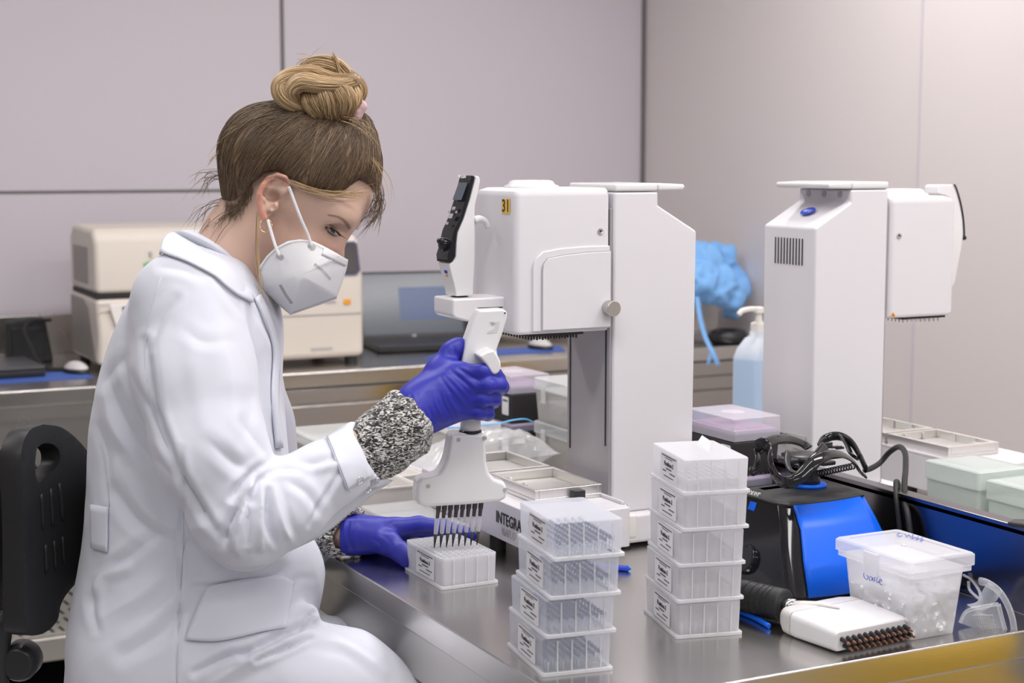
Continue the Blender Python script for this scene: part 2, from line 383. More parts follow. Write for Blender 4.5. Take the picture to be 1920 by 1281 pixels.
# drawer fronts
for i, (a, b) in enumerate(((xa, 1.95), (1.955, U1 - .01))):
    for z0, z1 in (((BZ - .086, BZ - .046), (BZ - .45, BZ - .092), (.1, BZ - .455)) if i == 0 else ((BZ - .088, BZ - .046), (BZ - .131, BZ - .092), (BZ - .42, BZ - .135), (.1, BZ - .425))):
        bm = B(); box(bm, bl(a), bl(b), .004, .02, z0, z1); obj('drawer', bm, 'steel_drawer', t, bevel=.002)
bm = B(); box(bm, bl(xa), bl(U1 - .01), .02, .66, .1, BZ - .055); obj('carcass', bm, 'steel_soft', t)
bm = B(); box(bm, 0, bl(xa), .006, .03, BZ - .075, BZ - .042); obj('front_rail', bm, 'steel', t)
bm = B(); box(bm, 0, bl(xa), .035, .045, .665, BZ - .06); obj('upper_panel', bm, 'steel', t)
# perforated front panel with slanting slots, and the lip under it
zS = .262; xs0, xs1 = bl(.20), bl(xa)
def slotpanel(bm, x0, z0, z1, y, nx, ny, dx, k):
    dz = (z1 - z0) / ny
    for j in range(ny):
        for i in range(nx):
            a, b_ = i * dx + (dx / 2 if j % 2 else 0), z0 + j * dz
            P = lambda x, z: bm.verts.new((x0 + x - (z - b_) * k, y, z))
            for r in ((a, a + dx * .36, b_, b_ + dz), (a + dx * .66, a + dx, b_, b_ + dz), (a + dx * .36, a + dx * .66, b_, b_ + dz * .2), (a + dx * .36, a + dx * .66, b_ + dz * .8, b_ + dz)):
                bm.faces.new([P(r[0], r[2]), P(r[1], r[2]), P(r[1], r[3]), P(r[0], r[3])])
sh = B(); slotpanel(sh, xs0, zS, .662, .030, 35, 18, .0265, 1.0)
box(sh, 0, xs0 - .03, .028, .030, zS, .662); obj('perforated_panel', sh, 'steel_soft', t)
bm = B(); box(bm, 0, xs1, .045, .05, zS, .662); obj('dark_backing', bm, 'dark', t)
bm = B(); box(bm, 0, xs1 + .03, -.005, .03, zS - .06, zS); obj('lower_lip', bm, 'steel_soft', t, bevel=.003)
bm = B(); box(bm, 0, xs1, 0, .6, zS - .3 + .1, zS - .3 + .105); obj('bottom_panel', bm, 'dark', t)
for a in (.03, bl(U1) - .07):
    for b in (.03, .6):
        bm = B(); box(bm, a, a + .035, b, b + .035, 0, BZ - .05); obj('leg', bm, 'steel', t)
# ================================================================== the two automated pipetting machines
def tray(bm, x0, y0, z, L=.110, W=.150):
    """plate nest: rim walls round a sunk floor, with small posts and clips"""
    x1, y1 = x0 + L, y0 + W; r = .007
    box(bm, x0, x1, y0, y1, z, z + .006)
    for a in ((x0, x0 + r, y0, y1), (x1 - r, x1, y0, y1), (x0 + r, x1 - r, y0, y0 + .012), (x0 + r, x1 - r, y1 - r, y1)):
        box(bm, *a, z + .006, z + .019)
    for yy in (y0 + .045, y0 + .095): box(bm, x1 - r - .004, x1 - r, yy, yy + .012, z + .006, z + .0205)
    for xx in (x0 + .03, x0 + .07): box(bm, xx, xx + .003, y1 - r - .004, y1 - r, z + .006, z + .016)
    box(bm, x1 - r - .007, x1 - r, y0 + .012, y0 + .05, z + .006, z + .013)
def machine(label, loc, rz, head=(.323, .530, .161), deckx=(.028, .175), trayx=.031, door=True, side=1, handle_pts=None):
    """local frame: x towards the head, y across, origin under the front face of the tower. side: which y side faces the camera"""
    t = thing('pipetting_machine', label, 'laboratory machine', loc, rz)
    W = .0675; s = side
    # base, tower with slanted back, cap
    bm = B(); box(bm, -.15, .03, -.085, .085, .006, .05); obj('base', bm, 'white', t, bevel=.006)
    bm = xz([(0, .05), (0, .524), (-.075, .524), (-.075, .504), (-.143, .465), (-.140, .05)], -W, W)
    tw = obj('tower', bm, 'white', t, bevel=.004, seg=3)
    bm = B(); box(bm, -.0735, -.0005, -W - .001, W + .001, .5245, .536)
    obj('cap', bm, 'whitegloss', t, bevel=.003)
    bm = xz([(-.074, .525), (-.118, .5255), (-.122, .532), (-.118, .5345), (-.074, .5365)], -W - .001, W + .001)
    obj('cap_overhang', bm, 'whitegloss', t, bevel=.003)
    for y in (-.04, 0, .04):
        bm = B(); lathe(bm, [(.0055, 0), (.0055, .003), (.003, .003)], (-.076, y, .516), 14, 'x'); 
        o = obj('socket', bm, 'grey', t); o.rotation_euler = (0, 0, 0)
    bm = B()
    for k in range(10): box(bm, -.1440, -.1432, -.036 + k * .0078 - .001, -.036 + k * .0078 + .001, .405, .447)
    obj('vent', bm, 'dark', t)
    # lift column on the front face of the tower
    bm = B(); box(bm, 0, .004, -W + .004, W - .004, .05, .5); obj('column_plate', bm, 'column', t, bevel=.001)
    for y in (-W + .012, W - .016):
        bm = B(); box(bm, .004, .0046, y, y + .004, .13 if y * s < 0 else .15, .5); obj('guide_slot', bm, 'dark', t)
    # head
    z0, z1, L = head
    bm = B()
    rings = []
    for z, ins in ((z0 + .0005, .003), (z0 + .006, 0), (z1 - .012, 0), (z1 - .004, .004), (z1, .014)):
        rings.append([(x, y, z) for x, y in rrect(.006 - (0 if z < z1 - .01 else 0), L - ins, -W + ins * .8, W - ins * .8, .009, 5)])
    loft(bm, rings); hd = obj('head', bm, 'white', t, smooth=False, bevel=.0015)
    # raised lens-shaped lid on top
    cx = L * .62; bm = B(); lathe(bm, [(.040, z1 - .002), (.040, z1 + .003), (.034, z1 + .005), (.032, z1 + .009), (.027, z1 + .011), (.001, z1 + .0115)], (cx, 0, 0), 40)
    obj('round_lid', bm, 'whitegloss', t, smooth=True)
    # lock
    for sg in (-1, 1):
        bm = B(); lathe(bm, [(.0046, 0), (.0046, .0016 * sg), (.0034, .0018 * sg), (.0034, .0009 * sg)], (.023, W * sg, z1 - .062), 18, 'y')
        lk = obj('lock', bm, 'chrome', t); bm = B(); lathe(bm, [(.0018, 0), (.0018, .0012 * sg)], (.023, W * sg, z1 - .062), 10, 'y'); obj('keyhole', bm, 'dark', lk)
    if door:
        y = W * s
        pts = [(.008, z0 + .004), (.008, z0 + .124), (.050, z0 + .124), (.090, z0 + .122), (.118, z0 + .118), (.130, z0 + .108), (.134, z0 + .096), (.134, z0 + .004)]
        bm = B(); prism(bm, [(x, y - .001 * s, z) for x, z in pts], (0, .004 * s, 0)); fr = obj('door_frame', bm, 'white', t, bevel=.0018, seg=3)
        pts = [(.007, z0 + .006), (.007, z0 + .117), (.050, z0 + .116), (.088, z0 + .113), (.112, z0 + .109), (.119, z0 + .101), (.121, z0 + .092), (.121, z0 + .006)]
        bm = B(); prism(bm, [(x, y + .0028 * s, z) for x, z in pts], (0, .0012 * s, 0)); obj('seam_line', bm, 'grey', t)
        pts = [(.0085, z0 + .0062), (.0085, z0 + .1155), (.050, z0 + .1145), (.088, z0 + .1115), (.111, z0 + .108), (.1178, z0 + .100), (.1195, z0 + .091), (.1195, z0 + .0062)]
        bm = B(); prism(bm, [(x, y + .003 * s, z) for x, z in pts], (0, .003 * s, 0)); d = obj('door', bm, 'white', t, bevel=.0008)
        bm = B(); lathe(bm, [(.0001, .018 * s), (.0105, .018 * s), (.0115, .0165 * s), (.0115, 0)], (.012, y + .005 * s, z0 + .034), 36, 'y'); obj('knob', bm, 'steel_soft', d)
    # nozzle block and nozzles
    bm = B(); box(bm, .045, .133, -.058, .058, z0 - .004, z0 + .002); nb = obj('nozzle_plate', bm, 'black', t)
    bm = B()
    for i in range(9):
        for j in range(12):
            lathe(bm, [(.0018, z0 - .004), (.0018, z0 - .0095), (.0008, z0 - .0105)], (.052 + i * .0092, -.0495 + j * .009, 0), 6)
    obj('nozzle', bm, 'black' if door else 'chrome', nb)
    # deck with two plate nests and raised rim
    a, b = deckx
    bm = B(); ye = .168 * s; yf = -.235 * s
    y0, y1 = min(ye, yf), max(ye, yf)
    loft(bm, [[(x, y, z) for x, y in rrect(a, b, y0, y1, .006, 3)] for z in (.026, .083)])
    dk = obj('deck', bm, 'white', t, bevel=.002)
    bm = B(); box(bm, a, a + .004, y0 + .004, y1 - .02, .083, .088); obj('rim', bm, 'white', t, bevel=.001)
    for yy in (y0 + .03, 0, y1 - .03):
        for xx in (a + .02, b - .02):
            bm = B(); lathe(bm, [(.012, 0), (.012, .026)], (xx, yy, 0), 16); obj('foot', bm, 'rubber', t)
    for xx in (-.12, -.02):
        for yy in (-.07, .07):
            bm = B(); lathe(bm, [(.01, 0), (.01, .006)], (xx, yy, 0), 12); obj('foot', bm, 'rubber', t)
    # the nests: nearest the camera first
    for k, yn in enumerate((.0905, -.0675)):
        bm = B()
        if s > 0: tray(bm, trayx, yn - .150, .0835)
        else: tray(bm, trayx, -yn, .0835)
        if s > 0: pass
        tr = obj('plate_nest', bm, 'alu', t, bevel=.0008)
    # the side latch of the near nest
    if not door: return t
    bm = B(); box(bm, trayx + .034, trayx + .052, .0905 * s, (.0905 + .012) * s, .086, .0985); obj('latch', bm, 'black', t, bevel=.001)
    # ball knob beside the deck and its post
    bm = B(); sphere(bm, (a - .008, .135 * s, .075), .006); obj('ball_knob', bm, 'chrome', t, smooth=True)
    bm = B(); box(bm, a - .025, a + .002, .10 * s, .145 * s, .03, .066); obj('side_bracket', bm, 'offwhite', t, bevel=.004)
    return t
m1 = machine('white pipetting machine with a yellow 31 note and open side door, nearest the woman', (1.185, 2.0675, BZ), PI, side=1)
m2 = machine('white pipetting machine seen from its vented back, black-edged handle on the right', (1.69, 2.0675, BZ), 0,
             head=(.317, .512, .142), deckx=(.10, .27), trayx=.119, door=False, side=-1)
M1I = Matrix.Translation((1.185, 2.0675, BZ)) @ Matrix.Rotation(PI, 4, 'Z'); M1I.invert()
M2I = Matrix.Translation((1.69, 2.0675, BZ)); M2I.invert()
def vprof(pts, v0, v1, inv=Matrix()):
    """outline traced in the plane y = v0 and given thickness to y = v1, in a parent's local frame"""
    bm = B(); prism(bm, [inv @ av(x, y, v0) for x, y in pts], inv.to_3x3() @ Vector((0, v1 - v0, 0))); return bm
# ---- control handle standing in its bracket on the front of the first machine
edge = [(890.5, 329.5), (891.5, 334), (881, 374), (870, 409), (858.5, 435), (856, 456), (855, 481), (848, 492)]
right = [(888, 554), (888, 538), (890.5, 488), (891, 437), (890, 411), (891, 386), (896, 366), (901, 338), (898.5, 331)]
hp = edge + [(841.5, 494), (848, 521), (854, 545), (855.5, 556)] + right
o = obj('handle', vprof(hp, 2.050, 2.087, M1I), 'whitegloss', m1, bevel=.004, seg=4)
blk = [(x - 1.2, y) for x, y in edge] + [(841, 493), (839.5, 480), (845, 462), (851, 434), (863, 408), (874, 373), (884, 333), (884, 329)]
def shift(pts, d): return [(x + d[0], y + d[1]) for x, y in pts]
b = obj('control_face', vprof(shift(blk, (0, 0)), 2.0485, 2.0885, M1I), 'blackgloss', o, bevel=.001)
def on_front(p0, p1, v0, v1, out, m, nm, par):
    """small plate on the slanted front face between two traced points"""
    a, c = av(*p0, 2.05), av(*p1, 2.05); d = (c - a).normalized(); n = Vector((d.z, 0, -d.x));
    if n.x > 0: n = -n
    bm = B(); prism(bm, [M1I @ (p + n * .0006) for p in (Vector((a.x, v0, a.z)), Vector((c.x, v0, c.z)), Vector((c.x, v1, c.z)), Vector((a.x, v1, a.z)))], M1I.to_3x3() @ (n * out))
    return obj(nm, bm, m, par, bevel=.0004)
on_front((880, 343), (868, 376), 2.054, 2.083, .0006, M['screen'], 'display', o)
for (p0, p1, v0, v1) in (((863.5, 389), (861.5, 395), 2.064, 2.073), ((858, 402), (854.5, 411), 2.062, 2.075), ((851.5, 418), (849.5, 423), 2.066, 2.073), ((861, 397), (859, 401), 2.054, 2.058), ((861, 397), (859, 401), 2.079, 2.083)):
    on_front(p0, p1, v0, v1, .0012, M['grey'], 'button', b)
bm = B(); c0 = M1I @ av(834, 459, 2.068); sphere(bm, c0, .010, (1.0, .9, 1.0)); sphere(bm, M1I @ av(828, 452, 2.068), .0065, (1.1, 1.1, .8)); obj('thumb_wheel', bm, 'blackgloss', b, smooth=True)
hk = [tuple(M1I @ av(x, y, 2.068)) for x, y in ((888, 414), (897, 411), (906, 413), (912, 419), (915, 428))]
bm = B(); tube(bm, smoothpath(hk, 4), .0055, 12, flat=1.0, taper=lambda t: 1.15 - .5 * t); obj('finger_rest', bm, 'whitegloss', o, smooth=True)
bm = B(); c0 = M1I @ av(871.5, 558, 2.05); lathe(bm, [(.0125, 0), (.0125, .004)], (c0.x, c0.y - .018, c0.z - .0035), 24); obj('seat_ring', bm, 'dark', m1)
for k, cc in enumerate(('inkblue', 'orange', 'navy')):
    on_front((845.5 + k * 2.3, 508 + k * 8), (847.3 + k * 2.3, 514 + k * 8), 2.062, 2.072, .0004, M[cc], 'colour_mark', o)
text('INTEGRA', .0062, frame(M1I @ (av(882, 333.5, 2.05) + Vector((-.0042, .019, .0012))), M1I.to_3x3() @ Vector((0, -1, 0)), M1I.to_3x3() @ Vector((.25, 0, 1))), 'inkwhite', b, bold=True)
br = [(849, 561), (905, 559), (905, 611), (876, 606), (852, 599), (849.5, 590)]
a_, c_ = av(849, 561, 2.035), av(852, 599, 2.035)
pr = [(a_.x, a_.z), (1.030, a_.z), (1.030, c_.z - .012), (a_.x + .022, c_.z - .004), (a_.x + .004, c_.z + .001), (a_.x, c_.z + .006)]
bm = B(); prism(bm, [M1I @ Vector((x, 2.035, z)) for x, z in pr], M1I.to_3x3() @ Vector((0, .066, 0))); obj('handle_bracket', bm, 'whitegloss', m1, bevel=.004, seg=3)
# yellow note 31 on the curved front
def m1front(px, py, off=.0007):
    r = ray(px, py); t = (1.024) / r.x; p = r * t; return Vector((1.024 - off, p.y, CAMZ + p.z))
pp = [m1front(x, y) for x, y in ((942, 374), (957, 373), (957, 401), (942, 400))]
bm = B(); prism(bm, [M1I @ p for p in pp], M1I.to_3x3() @ Vector((-.0003, 0, 0))); nt_ = obj('sticky_note', bm, 'yellow', m1)
cc = sum((Vector(p) for p in pp), Vector()) / 4
text('31', .025, frame(M1I @ (cc + Vector((-.0005, 0, 0))), M1I.to_3x3() @ Vector((0, -1, 0)), M1I.to_3x3() @ Vector((0, 0, 1))), 'ink', nt_, bold=True)
text('INTEGRA', .024, frame((.1757, .075, .058), (0, 1, 0), (0, 0, 1)), 'ink', m1, bold=True, sx=.8)
text('VIAFLO', .017, frame((.1757, .075, .040), (0, 1, 0), (0, 0, 1)), 'grey', m1, sx=.8)
# ---- second machine: handle seen edge-on, oval badge, rating label, warning sign
hp2 = [(1757, 349), (1762, 346), (1788, 346), (1792, 352), (1801, 380), (1807, 410), (1808, 440), (1803, 470), (1797, 500), (1792, 530), (1786, 540), (1780, 540), (1780, 372), (1772, 368), (1757, 364)]
h2 = obj('handle', vprof(hp2, 2.052, 2.084, M2I), 'whitegloss', m2, bevel=.003)
ed = [tuple(M2I @ av(x, y, 2.051)) for x, y in ((1789, 346), (1793, 353), (1801, 380), (1806, 408), (1808, 436), (1807, 450))]
bm = B(); tube(bm, smoothpath(ed, 4), .0014, 8); obj('black_edge', bm, 'blackgloss', h2, smooth=True)
bm = B(); sphere(bm, M2I @ av(1808, 446, 2.055), .004); obj('thumb_wheel', bm, 'blackgloss', h2, smooth=True)
# badge on the slanted back
pc = Vector((-.109, -.004, .4885)); nrm = Vector((-.039, 0, .068)).normalized()
bm = B(); mt = frame(pc - nrm * .004 , (0, -1, 0), Vector((.068, 0, .039))); lathe(bm, [(.0135, .0045), (.0135, .0052)], n=30); bmesh.ops.transform(bm, matrix=mt @ Matrix.Diagonal((1.15, .8, 1, 1)), verts=bm.verts)
bd = obj('oval_badge', bm, 'inkblue', m2)
bm = B()
for x0, x1, y0, y1 in ((-.009, -.006, -.003, .003), (-.004, 0, .001, .003), (-.004, 0, -.003, -.001), (.003, .008, .001, .0022), (.003, .008, -.003, -.0018)): box(bm, x0, x1, y0, y1, .0052, .0056, mt)
obj('badge_marks', bm, 'inkwhite', bd)
bx = -.1423
bm = B(); box(bm, bx - .0008, bx, -.052, -.002, .075, .135); lb = obj('rating_label', bm, 'lightgrey', m2)
text('INTEGRA', .0125, frame((bx - .001, .004, .127), (0, -1, 0), (0, 0, 1)), 'ink', lb, bold=True, sx=.8)
bm = B()
for k, (y0, y1, z) in enumerate(((-.05, -.022, .127), (-.045, -.03, .122), (-.05, -.022, .112), (-.05, -.022, .106), (-.014, -.004, .106), (-.014, -.004, .099), (-.03, -.022, .094), (-.05, -.036, .094), (-.014, .02, .118))):
    box(bm, bx - .0012, bx - .0008, y0, y1, z - .001, z + .001)
obj('small_print', bm, 'grey', lb)
bm = B(); prism(bm, [M2I @ (av(x, y, 2.0) + Vector((0, -.0006, 0))) for x, y in ((1674, 585), (1679, 594), (1669, 594))], (0, -.0004, 0)); wl = obj('warning_triangle', bm, 'orange', m2)
bm = B(); prism(bm, [M2I @ (av(x, y, 2.0) + Vector((0, -.0011, 0))) for x, y in ((1674, 588.5), (1675.5, 592), (1672.5, 592))], (0, -.0002, 0)); obj('symbol', bm, 'ink', wl)
# ================================================================== hand-held pipette
V = 1.927
PHI = math.radians(-14); PD = Vector((math.cos(PHI), math.sin(PHI), 0)); PN = Vector((-math.sin(PHI), math.cos(PHI), 0)); PC = av(858, 1030, V)
def ap(x, y, off=0.0):
    """point on the pipette's own upright plane, off = distance behind it"""
    r = ray(x, y); o0 = Vector((0, 0, CAMZ)); a0 = PC + PN * off
    return o0 + r * ((a0 - o0).dot(PN) / r.dot(PN))
P0 = ap(858, 1030); pip = thing('electronic_pipette', 'white handheld eight-channel pipette gripped in the right blue glove', 'pipette', (P0.x, P0.y, BZ + .047), PHI)
PI_ = (Matrix.Translation((P0.x, P0.y, BZ + .047)) @ Matrix.Rotation(PHI, 4, 'Z')).inverted()
def pprof(pts, a, b):
    bm = B(); prism(bm, [PI_ @ ap(x, y, a) for x, y in pts], (0, b - a, 0)); return bm
body = [(845, 813), (842, 836), (838, 858), (831, 877), (822, 890), (806, 894), (789, 897), (783, 905), (780, 928), (781, 940), (787, 948), (799, 952), (870, 948), (941, 942), (949, 935), (952, 925), (952, 912), (945, 904), (928, 898), (918, 886), (913, 864), (912, 838), (911, 813)]
lower = obj('lower_housing', pprof(body, -.016, .020), 'whitegloss', pip, bevel=.006, seg=4)
for (x, y) in ((803, 912), (947, 919), (860, 825), (909, 822)):
    bm = B(); c = PI_ @ ap(x, y, -.0165); lathe(bm, [(.0028, -.0002), (.0028, .001), (.0016, .0012)], c, 14, 'y'); obj('screw', bm, 'grey', lower)
nb = B(); c = PI_ @ ap(883, 795)
tube(nb, [PI_ @ ap(884, 770), PI_ @ ap(882.5, 790), PI_ @ ap(881.5, 812)], [.0125, .0135, .0140], 24); obj('neck', nb, 'whitegloss', pip, smooth=True)
bm = B(); c = PI_ @ ap(881.5, 809); lathe(bm, [(.0150, -.0022), (.0156, -.001), (.0156, .001), (.0150, .0022)], c, 32); obj('ring', bm, 'blackgloss', pip, smooth=True)
hand_ = [(899, 582), (944, 579.5), (951.5, 585), (952, 594), (944, 622), (932, 655), (934, 668), (925, 690), (912, 720), (904, 750), (898, 785), (868, 785), (864, 740), (865, 700), (869, 670), (875, 640), (889, 600)]
up = obj('upper_handle', pprof(hand_, -.016, .016), 'whitegloss', pip, bevel=.006, seg=4)
bk = [(x - 3.0, y - 1.0) for x, y in ((944, 578.5), (899, 581), (889, 599), (875, 639), (869, 670), (866, 700))] + [(863, 700), (866, 668), (872.5, 636), (886.5, 596), (897, 577.5), (944, 575.5)]
obj('black_face', pprof(bk, .009, .0145), 'blackgloss', up, bevel=.0008)
rest = [(898, 668), (912, 660), (926, 656), (932, 664), (939, 678), (940, 690), (935, 700), (927, 704), (920, 698), (912, 684)]
obj('finger_rest', pprof(rest, -.052, -.008), 'whitegloss', pip, bevel=.006, seg=4)
bm = B(); c = PI_ @ ap(924, 607, -.0162); lathe(bm, [(.0030, 0), (.0030, .001)], c, 14, 'y'); obj('charge_contact', bm, 'grey', up)
obj('charge_recess', pprof([(918, 604), (937, 603), (935, 617), (932, 624), (913, 626), (914, 622), (926, 617), (930, 607)], -.0164, -.0155), 'lightgrey', up)
bm = B(); c = PI_ @ ap(946.5, 587, -.0155); lathe(bm, [(.0012, -.0012), (.0012, .001)], c, 10, 'y'); obj('pin_hole', bm, 'dark', up)
for i in range(8):
    f = i / 7
    top = PI_ @ ap(822.5 + f * 79.5, 948 - f * 3); bot = PI_ @ ap(814 + f * 80, 1029 - f * 6)
    d = bot - top
    bm = B(); tube(bm, [top - d * .06, top + d * .11, top + d * .12, top + d * .29], [.0034, .0034, .0028, .0024], 14)
    n_ = obj('nozzle', bm, 'darkgrey', pip, smooth=False)
    bm = B(); tube(bm, [top + d * .30, top + d * .45, top + d * .66], [.0036, .0033, .0028], 14); tp = obj('pipette_tip', bm, 'tip', pip, smooth=True)
    bm = B(); tube(bm, [top + d * .66, top + d * .985], [.0028, .0006], 12); obj('filled_end', bm, 'ink', tp, smooth=True)
# ================================================================== tip racks
RH = .0437
def rack(label, position, tips, group, open_top=False, plate=False, shell='pp'):
    t = thing('pipette_tip_rack', label, 'tip rack', group=group)
    hx, hy = .0405, .0610
    bm = B()
    # hollow body: outer and inner shells
    def ringz(z, ins, r=.004): return [(x, y, z) for x, y in rrect(-hx + ins, hx - ins, -hy + ins, hy - ins, r, 3)]
    hh = RH - .0012
    if open_top: loft(bm, [ringz(.004, .001), ringz(hh, 0), ringz(hh, .0015), ringz(.006, .0025)], cap=False)
    else: loft(bm, [ringz(.004, .001), ringz(hh - .001, 0), ringz(hh, .001)], cap=False); bm.faces.new([bm.verts.new(p) for p in ringz(hh, .001)])
    body = obj('body', bm, shell, t)
    bm = B(); a = [(x, y) for x, y in rrect(-hx - .0022, hx + .0022, -hy - .0022, hy + .0022, .004, 3)]; b = [(x, y) for x, y in rrect(-hx + .003, hx - .003, -hy + .003, hy - .003, .003, 3)]
    loft(bm, [[(x, y, .0005) for x, y in b], [(x, y, .0005) for x, y in a], [(x, y, .0038) for x, y in a], [(x, y, .0042) for x, y in b]], cap=False); obj('base_flange', bm, 'pp_plate', t)
    bm = B()
    for k in range(4): x = -.0405 + .0165 + k * .0172; box(bm, x - .0006, x + .0006, -hy - .0013, -hy - .0001, .004, RH - .004)
    obj('rib', bm, 'pp_plate', t)
    if tips:
        bm = B(); z0, z1 = {'dark': (.0155, .0205), 'pale': (.003, .017)}[tips]
        if tips == 'dark':
            b2 = B()
            for i in range(8):
                for j in range(12): lathe(b2, [(.0006, .004), (.0012, .0138)], ((i - 3.5) * .009, (j - 5.5) * .0094, 0), 6)
            obj('tip_ends', b2, 'tipblue', t)['kind'] = 'stuff'
        for i in range(8):
            for j in range(12):
                lathe(bm, [(.0011, z0), (.0026, z1)], ((i - 3.5) * .009, (j - 5.5) * .0094, 0), 8)
        o = obj('pipette_tips', bm, 'tipdark' if tips == 'dark' else 'tipgrey', t); o['kind'] = 'stuff'
    if plate:
        bm = B(); zt = RH - .0006
        nxp, nyp = 8, 12
        for i in range(nxp):
            for j in range(nyp):
                cx, cy = (i - 3.5) * .009, (j - 5.5) * .0094
                lathe(bm, [(.0041, zt - .003), (.0041, zt), (.0033, zt), (.0030, zt - .012)], (cx, cy, 0), 10, cap=False)
        obj('tip_collar', bm, 'pp_plate', t)['kind'] = 'stuff'
        bm = B(); box(bm, -hx + .0018, hx - .0018, -hy + .0018, hy - .0018, zt - .0045, zt - .0030); obj('tip_plate', bm, 'pp_plate', t)
    # paper label on the long side
    bm = B(); x = -hx - .0003; ya, yb, za, zb = -.035, .026, .006, .0385
    bm.faces.new([bm.verts.new((x, a, b)) for a, b in rrect(ya, yb, za, zb, .003, 3)]); lb = obj('paper_label', bm, 'label', t)
    cy = (ya + yb) / 2; mt = lambda z: frame((x - .0002, cy, z), (0, -1, 0), (0, 0, 1))
    text(position, .0078, mt(.0262), 'ink', lb, bold=True, sx=1.05)
    bm = B()
    for a, b, z, hgt in ((-.026, .026, .0358, .0006), (-.013, .013, .0332, .0004), (-.010, .010, .0205, .0007), (-.022, -.010, .0170, .0006), (.004, .023, .0160, .0006), (-.018, .016, .0108, .0005)):
        box(bm, x - .0003, x - .0001, cy - b, cy - a, z - hgt, z + hgt)
    obj('small_print', bm, 'ink', lb)
    return t
def place(t, px3, ang, z=0, dxy=(0, 0)):
    t.location = (px3[0] + dxy[0], px3[1] + dxy[1], BZ + z); t.rotation_euler = (0, 0, ang)
def corner_center(front, ang):   # footprint front-left corner -> centre
    hx, hy = .043, .0635; return (front.x + hx * math.cos(ang) - hy * math.sin(ang), front.y + hx * math.sin(ang) + hy * math.cos(ang))
use = rack('open tip rack marked Position-3, under the hovering pipette tips', 'Position-3', None, None, open_top=True, plate=True)
place(use, (.903, 1.958), 0)
right_ = rack('', 'Position-2', 'pale', 'pale tip racks in the five-high stack')
left_ = rack('', 'Position-2', 'dark', 'tip racks with dark tips in the four-high stack', shell='pp_clear')
sc = Vector((CA, -SA))
a5 = math.radians(-13.5); c5 = corner_center(gz(1267, 1200), a5)
names5 = ['bottom rack of the five-high stack, standing on the steel', 'second rack from the bottom in the five-high stack', 'middle rack of the five-high stack', 'second rack from the top of the five-high stack', 'topmost of the five-high stack']
for i in range(5):
    o = right_ if i == 0 else copy_tree(right_); s_ = (0, .001, .0035, .0055, .0068)[i]
    place(o, c5, a5 + math.radians((0, .5, -1, 1, 0)[i]), i * RH, sc * s_); o['label'] = 'pale Position-2 tip rack, ' + names5[i]
a4 = math.radians(-8.5); c4 = corner_center(gz(1016, 1272), a4)
names4 = ['bottom rack of the four-high stack near the bench edge', 'second from the bottom of the four-high stack', 'second from the top of the four-high stack']
for i in range(3):
    o = left_ if i == 0 else copy_tree(left_); s_ = (0, .003, .0095)[i]
    place(o, c4, a4 + math.radians((0, 1, -1)[i]), i * RH, sc * s_); o['label'] = 'dark-tipped Position-2 rack, ' + names4[i]
lt = rack('see-through dark-tipped rack with bright rim, topmost of the four-high stack', 'Position-2', 'dark', 'tip racks with dark tips in the four-high stack', shell='pp_clear')
place(lt, c4, a4, 3 * RH, sc * .0125)
# ================================================================== things on the near bench
# ---- black tip racks with lilac inserts, one on the other
def lilac_rack(label, loc, rz, lid=True, group=None, hb=.050):
    t = thing('pipette_tip_rack', label, 'tip rack', loc, rz, group)
    hx, hy = .043, .064
    bm = B(); frustum(bm, (-hx + .003, hx - .003, -hy + .003, hy - .003), (-hx, hx, -hy, hy), 0, hb); obj('body', bm, 'blackrack', t, bevel=.003)
    bm = B(); box(bm, -hx + .0005, hx - .0005, -hy + .0005, hy - .0005, hb, hb + .012); obj('band', bm, 'bandgrey', t, bevel=.0015)
    bm = B(); box(bm, -hx + .005, hx - .005, -hy + .005, hy - .005, hb + .012, hb + .016); ins = obj('insert', bm, 'lilac', t)
    bm = B()
    for i in range(8):
        for j in range(12):
            lathe(bm, [(.0036, hb + .016), (.0036, hb + .0185), (.0022, hb + .0185), (.0015, hb + .0165)], ((i - 3.5) * .009, (j - 5.5) * .009, 0), 8, cap=False)
    obj('tip_collar', bm, 'lilac', ins)['kind'] = 'stuff'
    if lid:
        bm = B(); hl = hb + .036
        r = lambda z, e: [(x, y, z) for x, y in rrect(-hx - .001 + e, hx + .001 - e, -hy - .001 + e, hy + .001 - e, .003, 3)]
        loft(bm, [r(hb + .001, 0), r(hl - .001, 0), r(hl, .001)], cap=False); bm.faces.new([bm.verts.new(p) for p in r(hl, .001)])
        l = obj('lid', bm, 'lilaclid', t)
        bm = B(); lathe(bm, [(.019, hl + .0003), (.017, hl + .0005)], n=30); obj('round_emboss', bm, 'lilaclid', l)
    bm = B(); bm.faces.new([bm.verts.new((-hx - .0004, a, b)) for a, b in rrect(-.056, -.030, hb - .042, hb - .006, .003, 3)]); lb = obj('rack_label', bm, 'label', t)
    text('INTEGRA', .0056, frame((-hx - .0006, -.043, hb - .014), (0, -1, 0), (0, 0, 1)), 'ink', lb, bold=True, sx=.8)
    return t
lilac_rack('closed black rack with lilac tips under a clear lid, behind the five-high stack', (1.434, 2.052, BZ + .090), math.radians(1), hb=.052)
lilac_rack('lower black rack with a lilac rim, carrying the lidded black rack', (1.434, 2.052, BZ), math.radians(1), lid=False, hb=.070)
bm = B(); prism(bm, [gz(1306, 836, .147), gz(1317, 819, .150), gz(1333, 830, .150), gz(1330, 850, .147)], (0, .001, .002)); tag(obj('paper_slip', bm, 'label'), 'small white slip of paper poking up behind the five-high stack', 'paper')
bpy.data.objects['paper_slip'].location = (0, 0, 0)
